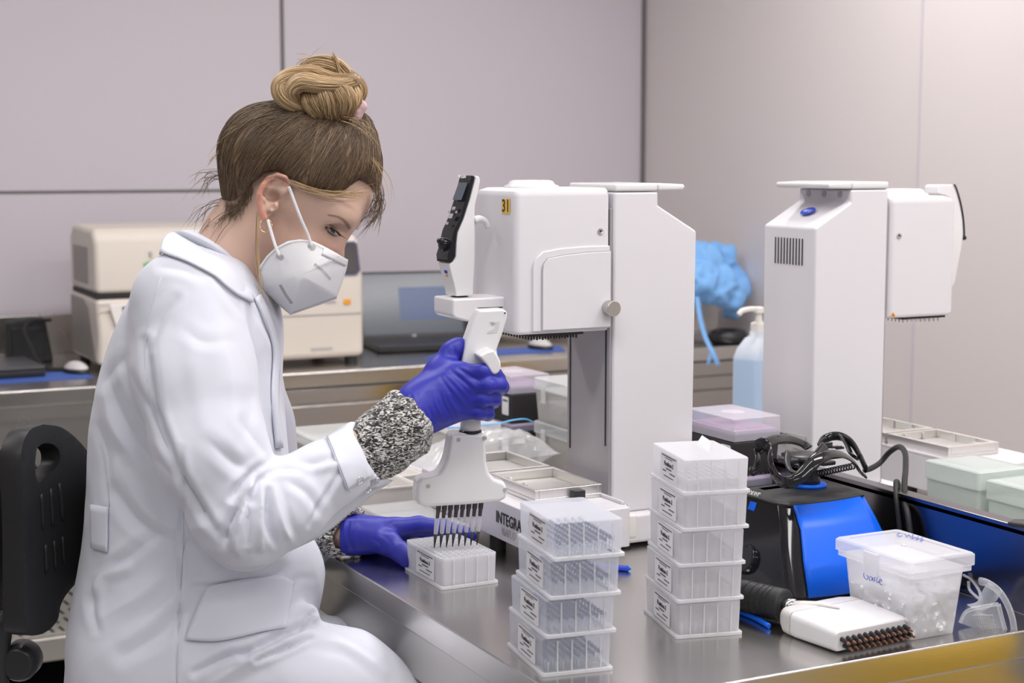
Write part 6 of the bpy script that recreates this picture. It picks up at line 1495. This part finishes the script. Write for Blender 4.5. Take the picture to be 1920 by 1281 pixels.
# ---------------------------------------------------------------- face details
def strip(bv, top_, bot_, off, name, m, parent=body, n=4): 
    o = patch(bv, (top_, bot_), n, off, .0008, name, m, parent); return o
strip(BH, [(614, 402), (632, 404), (646, 411), (655, 421), (658, 427)], [(616, 403.5), (632, 407), (643, 414.5), (650, 424), (654, 429)], .0008, 'eyebrow', 'brow', n=5)
strip(BH, [(609, 423), (618, 421), (628, 426), (636, 436)], [(611, 432), (617, 436), (624, 441), (630, 444)], .0006, 'eyelid_shadow', 'lidshade')
strip(BH, [(612, 427), (620, 427), (628, 432), (634, 438)], [(615, 431), (620, 434), (626, 437.5), (631, 441)], .0011, 'eye', 'eyewhite')
strip(BH, [(619, 428), (623, 429), (627, 432)], [(620, 433.5), (623, 435.5), (627, 437.5)], .0017, 'iris', 'iris')
bm = B()
P = [hit(BH, x, y, .0022)[0] for x, y in smoothpath([(609, 424), (615, 426), (622, 429), (630, 435), (636, 441)], 5)]; tube(bm, [Vector(p) for p in P], .0010, 6, taper=lambda t: .5 + t * .6)
for k in range(12):
    t = k / 11; p = P[int(t * (len(P) - 1))]; dv = np.array([.004 + .006 * t, -.003, -.0035 - .002 * t]); tube(bm, [Vector(p), Vector(p + dv * .6 + [0, 0, .0003]), Vector(p + dv)], .00028, 4, taper=lambda t: 1 - .8 * t)
P2 = [hit(BH, x, y, .0018)[0] for x, y in smoothpath([(613, 434), (619, 438), (626, 442)], 4)]; tube(bm, [Vector(p) for p in P2], .0005, 5)
pobj('eyelashes', bm, 'lash', body, smooth=True)
# ---------------------------------------------------------------- face mask
out_ = [(652, 487, 0), (649, 505, 0), (640, 533, 0), (630, 560, 0), (600, 571, 0), (570, 581, 0), (545, 590, 0), (528, 576, -.018), (508, 556, -.038), (490, 538, -.055), (485, 518, -.066), (486, 500, -.073), (500, 480, -.080), (517, 464, -.083), (540, 452, -.081), (562, 449, -.077), (585, 452, -.070), (605, 461, -.062), (622, 470, -.052), (638, 479, -.036)]
nb_ = len(out_); dense = []
for i in range(nb_):
    a, b_ = np.array(out_[i], float), np.array(out_[(i + 1) % nb_], float)
    for k in range(3): dense.append(a + (b_ - a) * k / 3)
dense = np.array(dense); cen = np.array([565, 515, -.070]); R_ = 12
mh = None
for s_ in (1, -1):
    V = []; 
    for j in range(R_ + 1):
        t = .10 + .90 * j / R_
        for p in dense:
            w = p * t + cen * (1 - t); yy = p[2] * t ** 2.2 + (cen[2] - .010) * (1 - t ** 2.2)
            V.append(q(w[0], w[1], YM + s_ * yy))
    n = len(dense); Fq = [[j * n + i, j * n + (i + 1) % n, (j + 1) * n + (i + 1) % n, (j + 1) * n + i] for j in range(R_) for i in range(n)]
    V = np.array(V); ctr = V[:n].mean(0); Fq = Fq + [[len(V), (i + 1) % n, i, i] for i in range(n)]; Fq = np.array(Fq)[:, :]; V = np.vstack([V, ctr]); tri_ = [list(x) if x[2] != x[3] else list(x[:3]) for x in Fq.tolist()]
    me_ = bpy.data.meshes.new('face_mask'); me_.from_pydata((V - BASE).tolist(), [], tri_); me_.update(); o = link('face_mask' if s_ == 1 else 'far_panel', me_, 'maskm', person if s_ == 1 else mh, True)
    so = o.modifiers.new('s', 'SOLIDIFY'); so.thickness = .0014; so.offset = 0
    if s_ == 1: mh = o; VM, FM = V, Fq
BM_ = bvh_of(VM, FM)
def ticks(line, n, ln, dirv, m, name, off=.0010, r=.00032):
    bm = B(); P = smoothpath(line, 8); L_ = len(P) - 1
    for k in range(n):
        p = P[int(k / (n - 1) * L_)]; f_ = k / (n - 1) * L_; i = min(int(f_), L_ - 1); p = P[i] + (P[i + 1] - P[i]) * (f_ - i)
        dd = np.array(dirv if not callable(dirv) else dirv(P[i + 1] - P[i])); dd = dd / np.hypot(*dd) * ln / 2
        a, b_ = hit(BM_, *(p - dd), off)[0], hit(BM_, *(p + dd), off)[0]
        if abs(a[1] - b_[1]) < .02: tube(bm, [Vector(a), Vector(b_)], r, 4)
    return pobj(name, bm, m, mh)
ticks([(590, 496), (605, 508), (618, 523)], 15, 5, (.5, -1), 'stitch', 'embossed_seam', r=.0005)
ticks([(526, 534), (535, 550), (547, 567)], 16, 5, (1, -.35), 'stitch', 'embossed_seam', r=.0005)
perp = lambda d: (-d[1], d[0])
ticks([(489, 507), (499, 488), (516, 471), (538, 458), (560, 453), (580, 455), (600, 464), (618, 473), (636, 483)], 70, 3.2, perp, 'stitch2', 'edge_stitch')
ticks([(632, 556), (605, 565), (575, 576), (549, 585)], 34, 2.4, perp, 'stitch2', 'edge_stitch')
ticks([(603, 476), (620, 483), (638, 492)], 20, 2.4, perp, 'stitch2', 'edge_stitch')
for cx0, cy0 in ((525, 481), (584, 463)):
    bm = B()
    for i in range(-3, 4):
        for j in range(-3, 4):
            if i * i + j * j > 10: continue
            p = hit(BM_, cx0 + i * 2.1 + j * .6, cy0 + j * 2.1, .0008)[0]; sphere(bm, p, .00055, n=6)
    pobj('strap_weld', bm, 'stitch', mh)
patch(BM_, ([(606, 466), (628, 476), (649, 488)], [(602, 478), (624, 488), (646, 499)]), 3, .0016, .0012, 'nose_wire_band', 'maskm', mh)
def strap(pts):
    bm = B(); tube(bm, [Vector(q(*p)) for p in smoothpath(pts, 6)], .0020, 8, flat=.35, up=(0, 1, 0)); pobj('ear_strap', bm, 'maskm', mh, smooth=True)
strap([(541, 350, YM - .085), (546, 362, YM - .084), (562, 405, YM - .083), (578, 442, YM - .078), (584, 462, YM - .077)])
strap([(502, 412, YM - .083), (507, 430, YM - .086), (516, 460, YM - .090), (524, 480, YM - .091)])
strap([(699, 372, YM + .03), (692, 390, YM + .035), (681, 410, YM + .04), (668, 430, YM + .045)])
# earring
bm = B(); c_ = q(498.5, 423, YM - .079); tube(bm, [Vector(c_ + [math.cos(a) * .0078, math.sin(a) * .002, math.sin(a) * .0085]) for a in np.linspace(0, 2 * PI, 33)[:-1]], .00055, 8, closed=True, up=(0, 1, 0)); pobj('earring', bm, 'gold', person, smooth=True)
# ---------------------------------------------------------------- hair
poly_ = np.array([(395, 180), (740, 180), (735, 420), (706, 404), (701, 372), (692, 346), (670, 335), (650, 350), (640, 369), (622, 370), (600, 361), (570, 350), (545, 338), (520, 322), (497, 326), (474, 346), (458, 366), (444, 384), (433, 392), (415, 392), (380, 330)], float)
f = Field(q(395, 420, YM) - [.01, .12, .01], q(730, 185, YM) + [.01, .12, .01], .0024); f.F[:] = .3
f.ell(HC + UPV * .003, (.1035, .0795, .0895), AX, k=.01)
f.ell(q(488, 285, YM), (.050, .062, .056), k=.03); f.ell(q(655, 300, YM), (.041, .058, .056), k=.02)
f.ell(q(600, 232, YM), (.060, .04, .020), k=.03)
f.chain([q(446, 372, YM - .02), q(446, 372, YM + .02)], [.016, .016], k=.02)
Xg, Yg, Zg = np.meshgrid(*f.ax, indexing='ij'); PX, PY = topx(np.stack([Xg.ravel(), Yg.ravel(), Zg.ravel()], 1)); dp = poly_sdf(PX, PY, poly_).reshape(Xg.shape) / 1400
f.put(tuple(slice(0, n) for n in f.n), dp.astype(F4), .012, 'i')
Vr, Fr = f.mesh(3); BUN = q(632, 222, YM)
# combed relief along the pull towards the bun
def comb(P, seed=1):
    d = P - BUN; az = np.arctan2(d[:, 1] * 1.2, d[:, 0]); pol = np.arctan2(np.hypot(d[:, 0], d[:, 1]), d[:, 2])
    r = np.random.RandomState(seed); v = 0
    for k in range(7): fq = 9 * 1.6 ** k; v = v + .8 ** k * np.sin(fq * az + 2.5 * np.sin(2 * pol + k) + r.rand() * 6.28)
    return v
cv = comb(Vr); Nr = normals(Vr, Fr); Vr = Vr + Nr * (cv * .00042)[:, None]
hair = pmesh('hair', Vr, Fr, 'hair'); pxr, pyr = topx(Vr)
tone = np.clip(.20 + .12 * cv + .10 * wave(Vr, 40, 3, 2), 0, 1); setattr_(hair, 'tone', tone)
BHR = bvh_of(Vr, Fr); HCv = Vector(HC)
def strands(name, paths, rads, m, parent=hair, sides=4, tones=None):
    """many hair strands in one mesh; paths = list of arrays of points (camera-aligned frame)"""
    Vv, Ff, Tt = [], [], []; base = 0
    for pi_, (P, r) in enumerate(zip(paths, rads)):
        P = np.asarray(P); n = len(P); T = np.gradient(P, axis=0); T /= np.linalg.norm(T, axis=1, keepdims=True) + 1e-9
        S = np.cross(T, [.2, .9, .3]); S /= np.linalg.norm(S, axis=1, keepdims=True) + 1e-9; W = np.cross(T, S)
        tp = np.clip(np.minimum(np.linspace(0.3, 6, n), np.linspace(4, .15, n)), 0, 1)[:, None] * r
        for k in range(sides): a = 2 * PI * k / sides; Vv.append(P + (S * math.cos(a) + W * math.sin(a)) * tp)
        idx = base + np.arange(n * sides).reshape(sides, n)
        for k in range(sides):
            k2 = (k + 1) % sides; Ff.append(np.stack([idx[k, :-1], idx[k, 1:], idx[k2, 1:], idx[k2, :-1]], 1))
        base += n * sides; Tt.append(np.full(n * sides, tones[pi_] if tones is not None else .5))
    o = pmesh(name, np.concatenate(Vv), np.concatenate(Ff), m, parent); setattr_(o, 'tone', np.concatenate(Tt)); o['kind'] = 'stuff'; return o
rs = np.random.RandomState(7); paths, rads, tn = [], [], []
vis = np.where((Nr[:, 1] < .5))[0]
startE = []
border = [(706, 396), (704, 378), (696, 350), (672, 337), (650, 352), (640, 371), (622, 370), (600, 361), (570, 350), (545, 338), (520, 322), (497, 326), (474, 346), (458, 366), (444, 384), (434, 390), (424, 366), (420, 330), (422, 290)]
bsm = smoothpath(border, 12)
for k in range(2600):
    if k % 3 == 0: p = bsm[rs.randint(len(bsm))] + rs.normal(size=2) * 4
    else: v_ = Vr[vis[rs.randint(len(vis))]]; a_, b_ = topx(v_[None]); p = np.array([a_[0], b_[0]])
    r0 = BHR.find_nearest(Vector(hit(BHR, p[0], p[1], 0, 2.12)[0]))
    S_ = np.array(r0[0]); E_ = BUN + rs.normal(size=3) * [.012, .012, .004]
    frac = 1.0 if k % 3 == 0 else rs.uniform(.25, 1)
    P = []; lift = rs.uniform(.0002, .0020)
    sag = rs.normal() * .006
    for t in np.linspace(0, frac, 12):
        c = S_ * (1 - t) + E_ * t; dv = c - HC; c = HC + dv / np.linalg.norm(dv) * .16; c[0] -= sag * math.sin(math.pi * t)
        rc = BHR.ray_cast(Vector(c), Vector(HC - c).normalized())
        if rc[0] is None: break
        P.append(np.array(rc[0]) + np.array((Vector(c) - HCv).normalized()) * (lift + .0008 * math.sin(5 * t + k)))
    if len(P) < 5: continue
    P = np.array(P); P[1:-1] = (P[:-2] + P[2:] + P[1:-1]) / 3
    paths.append(P); rads.append(rs.uniform(.0002, .00042)); tn.append(np.clip(rs.normal(.30, .2) + (.16 if k % 9 == 0 else 0), 0, 1))
strands('hair_strands', paths, rads, 'hair', tones=tn)
# short fine hair fading down the nape and behind the ear
pa_, ra_, to_ = [], [], []
nb2 = smoothpath([(470, 350), (458, 368), (444, 384), (434, 390), (426, 376)], 10)
for k in range(240):
    s0 = nb2[rs.randint(len(nb2))] + rs.normal(size=2) * 4; dv = np.array([rs.normal(-2, 3), rs.uniform(6, 24)]); P = []
    for t in np.linspace(0, 1, 5):
        p = s0 + dv * t + np.array([3 * math.sin(3 * t), 0]); h_ = BH.ray_cast(Vector(EYE), Vector(q(p[0], p[1], 1.0) - EYE).normalized())
        if h_[0] is None: break
        P.append(np.array(h_[0] + Vector(h_[1]) * (.0012 * (1 - t) + .0003)))
    if len(P) == 5 and max(abs(P[i + 1][1] - P[i][1]) for i in range(4)) < .02: pa_.append(np.array(P)); ra_.append(rs.uniform(.00018, .0003)); to_.append(rs.uniform(.1, .45))
strands('nape_hair', pa_, ra_, 'hair', tones=to_)
# bun: locks = cores wrapped in strands
def lock(pts, R, n, tmean, name='bun_lock', twist=.8, core=True, m='hairb', parent=hair, spread=1.0, taper=True, seg=10, rr_=(.0004, .0008)):
    C_ = np.array([q(*p) for p in pts]); P = np.array(smoothpath(C_, seg)); N_p = len(P); T = np.gradient(P, axis=0); T /= np.linalg.norm(T, axis=1, keepdims=True)
    S = np.cross(T, [0, 1, .1]); S /= np.linalg.norm(S, axis=1, keepdims=True); W = np.cross(T, S); env = (np.sin(np.pi * np.linspace(.08, .92, N_p)) ** .5 if taper else np.ones(N_p))
    if core:
        bm = B(); tube(bm, [Vector(p) for p in P], list(R * .93 * env), 14); o = pobj(name, bm, m, parent, smooth=True); setattr_(o, 'tone', np.full(len(o.data.vertices), tmean * .55)); 
    pa, ra, to = [], [], []
    for k in range(n):
        a0 = rs.rand() * 2 * PI; rho = R * (rs.uniform(.93, 1.04) if core else rs.rand() ** .5) * spread; t0, t1 = sorted(rs.rand(2)); t0, t1 = (t0 * .4, .6 + t1 * .4)
        i0, i1 = int(t0 * (N_p - 1)), int(t1 * (N_p - 1)) + 1; ang = a0 + twist * np.linspace(0, 1, N_p) + .15 * np.sin(np.linspace(0, 6, N_p) + k)
        Q = P + (S * np.cos(ang)[:, None] + W * np.sin(ang)[:, None]) * (rho * env)[:, None]; pa.append(Q[i0:i1]); ra.append(rs.uniform(*rr_)); to.append(np.clip(rs.normal(tmean, .2), 0, 1))
    strands(name + '_strands', pa, ra, m, parent, tones=to)
lock([(625, 215, 2.15), (575, 205, 2.12), (535, 185, 2.105), (527, 162, 2.11), (548, 145, 2.115), (585, 140, 2.11), (625, 150, 2.10), (668, 148, 2.11)], .0125, 220, .62)
lock([(560, 195, 2.11), (548, 172, 2.10), (565, 155, 2.098), (600, 158, 2.095), (640, 158, 2.10), (672, 150, 2.12)], .0120, 180, .66)
lock([(560, 150, 2.14), (575, 130, 2.14), (600, 122, 2.145), (628, 126, 2.15), (650, 142, 2.155), (668, 150, 2.15)], .0125, 170, .58)
lock([(570, 160, 2.16), (600, 140, 2.17), (640, 150, 2.18), (668, 170, 2.17), (655, 200, 2.165)], .017, 130, .5)
lock([(600, 160, 2.12), (612, 180, 2.10), (622, 205, 2.108), (630, 225, 2.13)], .0150, 170, .50)
lock([(625, 158, 2.11), (643, 178, 2.10), (648, 200, 2.108), (640, 222, 2.13)], .0155, 190, .52)
lock([(655, 160, 2.12), (663, 178, 2.115), (660, 198, 2.12), (648, 218, 2.135)], .0110, 120, .58)
lock([(575, 170, 2.12), (585, 190, 2.105), (600, 208, 2.11), (618, 224, 2.13)], .0145, 150, .42)
lock([(545, 190, 2.12), (565, 207, 2.115), (590, 216, 2.12), (615, 226, 2.135)], .009, 90, .38)
lock([(648, 158, 2.14), (636, 138, 2.14), (629, 112, 2.14), (621, 97, 2.14)], .0035, 26, .6, core=False, twist=.2)
lock([(640, 150, 2.14), (632, 128, 2.145), (630, 108, 2.15)], .004, 16, .5, core=False, twist=.2)
# scrunchie
f = Field(q(600, 250, YM) - [.01, .06, .01], q(700, 170, YM) + [.02, .06, .02], .002); f.F[:] = .2
ring = [BUN + np.array([.020 * math.cos(a) + .006, .026 * math.sin(a), .006 + .016 * math.cos(a)]) for a in np.linspace(0, 2 * PI, 15)]
f.chain(ring, [.0075] * 15, k=.004); f.chain([q(650, 224, 2.13), q(668, 214, 2.12), q(680, 200, 2.12), q(672, 186, 2.13)], [.009, .008, .0055, .004], k=.004)
f.chain([q(668, 214, 2.14), q(684, 196, 2.14)], [.006, .003], k=.003)
Vs, Fs = f.mesh(1); Vs = Vs + normals(Vs, Fs) * (wave(Vs, 500, 2, 2) * .0012)[:, None]; pmesh('scrunchie', Vs, Fs, 'scrunchie')
# loose wisps
def wisps(starts, ends, n, sag, m, tm, jit=4, rr_=(.0002, .0004), name='loose_hair'):
    pa, ra, to = [], [], []
    for k in range(n):
        t = rs.rand(); i = rs.randint(len(starts)); s0 = np.array(starts[i]) + np.append(rs.normal(size=2) * jit, rs.normal() * .006); e0 = np.array(ends[i]) + np.append(rs.normal(size=2) * jit * 2.2, rs.normal() * .012)
        mid = (s0 + e0) / 2 + np.append(np.array(sag[i]) * rs.uniform(.5, 1.4), 0); pa.append(np.array([q(*p) for p in smoothpath([s0, (s0 + mid) / 2 + np.append(np.array(sag[i]) * .3, 0), mid, e0], 4)])); ra.append(rs.uniform(*rr_)); to.append(np.clip(rs.normal(tm, .2), 0, 1))
    strands(name, pa, ra, m, hair, tones=to)
wisps([(425, 330, 2.14), (428, 375, 2.13), (430, 395, 2.13), (440, 395, 2.1)], [(372, 360, 2.13), (366, 430, 2.13), (385, 450, 2.12), (400, 440, 2.1)], [60][0], [(-14, -8), (-14, -10), (-10, -2), (-6, 0)], 'hair', .3, 6)
wisps([(432, 262, 2.12), (428, 280, 2.12)], [(392, 290, 2.12), (390, 310, 2.12)], 7, [(-4, -4), (-6, -4)], 'hairb', .7, 2)
wisps([(700, 330, 2.10), (705, 350, 2.12), (706, 365, 2.13)], [(688, 424, 2.12), (672, 434, 2.14), (700, 430, 2.12)], 60, [(16, 0), (20, 4), (8, 0)], 'hair', .38, 4)
wisps([(545, 342, 2.07), (560, 350, 2.07)], [(690, 365, 2.09), (700, 352, 2.09)], 36, [(6, 12), (4, 14)], 'hairb', .5, 3)
wisps([(483, 396, 2.07)], [(497, 590, 2.10)], 12, [(-6, 10)], 'hairb', .75, 1.4)
wisps([(640, 222, 2.1), (665, 235, 2.1), (520, 205, 2.12), (600, 120, 2.14), (470, 240, 2.1), (700, 300, 2.1), (560, 120, 2.14)], [(688, 262, 2.1), (686, 250, 2.1), (480, 235, 2.12), (560, 100, 2.14), (430, 255, 2.1), (722, 380, 2.1), (600, 106, 2.14)], 46, [(10, -6), (6, 4), (0, -6), (-8, -6), (-4, -8), (10, 0), (0, -8)], 'hairb', .65, 6, (.00016, .0003))
# ================================================================== her chair
BC = np.array([-.66, 2.20, 0.0])
ch = thing('lab_chair', 'black plastic laboratory chair with a handle slot in its back, behind the woman', 'chair', tuple(cw(BC)), -YAW)
def cobj(name, bm, m, parent=ch, **k): bmesh.ops.translate(bm, verts=bm.verts, vec=Vector(-BC)); return obj(name, bm, m, parent, **k)
# backrest: curved shell, outline in (w, h), bent round a vertical axis; w along the chair's width, h up
zc = 1.47 - (985 - 300) / 3000 * 2.12
c0 = q(104, 985, 2.13); dirw = np.array([.30, .954, 0]); dirn = np.array([.954, -.30, 0])
def bend(w, h, t):
    return c0 + dirw * w + dirn * (.6 * w * w - .10 * max(0, h - .05) + t) + np.array([0, 0, h])
def unbend(px, py):      # the point of the curved shell seen at a traced pixel
    v = np.array([0.0, 0.0])
    for _ in range(12):
        f0 = np.array([c[0] for c in topx(bend(v[0], v[1], 0)[None])]); J = np.stack([(np.array([c[0] for c in topx(bend(v[0] + e[0], v[1] + e[1], 0)[None])]) - f0) / 1e-4 for e in ((1e-4, 0), (0, 1e-4))], 1)
        v = v + np.clip(np.linalg.solve(J, np.array([px, py]) - f0), -.05, .05)
    return tuple(v)
OUT = [(62, 797), (98, 803), (133, 830), (160, 868), (176, 915), (180, 960), (173, 1005), (158, 1042), (133, 1082), (106, 1114), (95, 1136), (90, 1160), (73, 1180), (50, 1190), (30, 1186), (25, 1150), (25, 1050), (23, 950), (19, 880), (22, 838), (37, 808)]
outl = [unbend(*p) for p in smoothpath(OUT + [OUT[0]], 4)][:-1]
HO = [(50, 842), (62, 833), (80, 834), (93, 846), (94, 866), (83, 882), (66, 896), (54, 906), (48, 892), (47, 866)]
hole = [unbend(*p) for p in smoothpath(HO + [HO[0]], 3)][:-1]
import mathutils
def shell_mesh():
    vs = [Vector((a, b)) for a, b in outl] + [Vector(p) for p in hole]; n1, n2 = len(outl), len(hole)
    edges = [(i, (i + 1) % n1) for i in range(n1)] + [(n1 + i, n1 + (i + 1) % n2) for i in range(n2)]
    gx = [Vector((x, y)) for x in np.arange(-.25, .25, .013) for y in np.arange(-.25, .18, .013)]
    def inside(p, P):
        c = False
        for i in range(len(P)):
            (x1, y1), (x2, y2) = P[i], P[(i + 1) % len(P)]
            if (y1 > p[1]) != (y2 > p[1]) and p[0] < (x2 - x1) * (p[1] - y1) / (y2 - y1) + x1: c = not c
        return c
    gx = [p for p in gx if inside(p, outl) and not inside(p, hole) and min((Vector(o) - p).length for o in outl + hole) > .004]
    r = mathutils.geometry.delaunay_2d_cdt(vs + gx, edges, [], 0, 1e-6); V2, _, F2 = r[0], r[1], r[2]
    F2 = [f_ for f_ in F2 if (lambda c: inside(c, outl) and not inside(c, hole))(sum((V2[i] for i in f_), Vector((0, 0))) / len(f_))]
    return V2, F2
V2, F2 = shell_mesh(); bm = B(); vv = [bm.verts.new(bend(v.x, v.y, 0)) for v in V2]
for f_ in F2: bm.faces.new([vv[i] for i in f_])
bk_ = cobj('backrest', bm, 'chair', smooth=True); so = bk_.modifiers.new('s', 'SOLIDIFY'); so.thickness = .030; so.offset = 0
bv_ = bk_.modifiers.new('b', 'BEVEL'); bv_.width = .006; bv_.segments = 3; bv_.limit_method = 'ANGLE'; bv_.angle_limit = math.radians(50)
for (p0, p1) in (((58, 925), (62, 990)), ((76, 915), (80, 985)), ((92, 905), (100, 975)), ((66, 1020), (68, 1075)), ((82, 1012), (86, 1068)), ((98, 1005), (102, 1055))):
    (w0, h0), (w1, h1) = unbend(*p0), unbend(*p1)
    bm = B(); a, b_ = Vector(bend(w0, h0, .0155)), Vector(bend(w1, h1, .0155)); tube(bm, [a.lerp(b_, t) for t in np.linspace(0, 1, 5)], .0025, 8); cobj('relief_bar', bm, 'chair', bk_, smooth=True)
# second shell (back cover) behind
bm = B(); ov = [(w * .86, h * .9 - .02) for w, h in outl]; prism(bm, [bend(w, h, -.055) for w, h in ov], tuple(-dirn * .012)); cobj('back_cover', bm, 'black', smooth=False, bevel=.004)
bm = B(); bp0 = bend(*unbend(48, 1150), -.04); tube(bm, smoothpath([bp0, bp0 + [-.01, 0, -.10], bp0 + [.02, 0, -.20], bp0 + [.10, 0, -.27], bp0 + [.20, -.01, -.285]], 5), .020, 14, flat=.6, up=(0, 1, 0)); cobj('back_post', bm, 'black', smooth=True)
bm = B(); p_ = Vector(q(40, 1238, 2.08)); lathe(bm, [(.020, -.022), (.026, -.012), (.026, .012), (.020, .022)], p_, 20, 'y'); cobj('lock_knob', bm, 'black', smooth=False, bevel=.003)
sx, sy, sz = -.40, YM + .01, .60
bm = B(); loft(bm, [[(sx + x, sy + y, z) for x, y in rrect(-.21 + e, .21 - e, -.21 + e, .21 - e, .07, 6)] for z, e in ((sz - .05, .03), (sz - .035, .005), (sz - .012, 0), (sz, .02))]); cobj('seat', bm, 'chair', bevel=.004)
bm = B(); lathe(bm, [(.028, .12), (.028, .36), (.020, .36), (.020, sz - .05)], (sx, sy, 0), 20); cobj('gas_column', bm, 'chrome', smooth=False)
bm = B(); lathe(bm, [(.17, .30), (.178, .30), (.178, .312), (.17, .312), (.17, .30)], (sx, sy, 0), 40, cap=False); cobj('foot_ring', bm, 'chrome')
for k in range(5):
    a = 2 * PI * k / 5 + .3; d = Vector((math.cos(a), math.sin(a), 0)); o0 = Vector((sx, sy, .13))
    bm = B(); tube(bm, [o0, o0 + d * .14 + Vector((0, 0, -.03)), o0 + d * .27 + Vector((0, 0, -.06))], [.026, .020, .016], 12); lg = cobj('leg', bm, 'black', smooth=True)
    bm = B(); c_ = o0 + d * .27; lathe(bm, [(.022, -.012), (.027, -.006), (.027, .006), (.022, .012)], (c_.x, c_.y, .027), 16, 'y'); cobj('caster', bm, 'rubber', lg)
# ================================================================== crumpled blue gown on the printer at the far end
f = Field(tuple(np.array(av(1300, 700, 3.93)) - [.10, .02, .02]), tuple(np.array(av(1410, 430, 4.38)) + [.03, .06, .03]), .0055); f.F[:] = .3
def w3(x, y, v): return np.array(av(x, y, v - .12))
f.chain([w3(1290, 475, 4.30), w3(1318, 490, 4.26), w3(1345, 530, 4.22), w3(1372, 560, 4.20)], [.045, .045, .045, .035], k=.03)
f.chain([w3(1318, 470, 4.36), w3(1355, 478, 4.36), w3(1375, 520, 4.34), w3(1385, 545, 4.30)], [.022, .034, .036, .032], k=.025)
f.chain([w3(1285, 520, 4.24), w3(1310, 530, 4.21), w3(1345, 555, 4.19)], [.05, .045, .03], k=.03)
f.chain([w3(1375, 560, 4.22), w3(1372, 585, 4.24), w3(1355, 600, 4.26)], [.028, .016, .008], k=.02)
f.chain([w3(1382, 540, 4.22), w3(1392, 548, 4.22)], [.024, .016], k=.02)
Vg, Fg = f.mesh(2); Ng = normals(Vg, Fg); fo = wave(Vg * [1, 1, 1], 48, 11, 3); Vg = Vg + Ng * ((1 - 2 * np.abs(fo)) * .010)[:, None]; Vg = laplace(Vg, Fg, .3)
gw = npmesh('surgical_gown', Vg, Fg, 'gown'); tag(gw, 'crumpled light blue disposable gown heaped on the small white machine', 'gown')
bm = B(); tube(bm, smoothpath([w3(1306, 545, 4.19), w3(1312, 590, 4.14), w3(1322, 630, 4.10), w3(1336, 660, 4.045), w3(1347, 685, 4.035)], 8), .010, 8, flat=.15, up=(0, 1, 0)); obj('tie_strap', bm, 'gown', gw, smooth=True)
bm = B(); tube(bm, smoothpath([w3(1336, 655, 4.05), w3(1331, 672, 4.04), w3(1327, 684, 4.04)], 8), .006, 8, flat=.2, up=(0, 1, 0)); obj('tie_strap', bm, 'gown', gw, smooth=True)
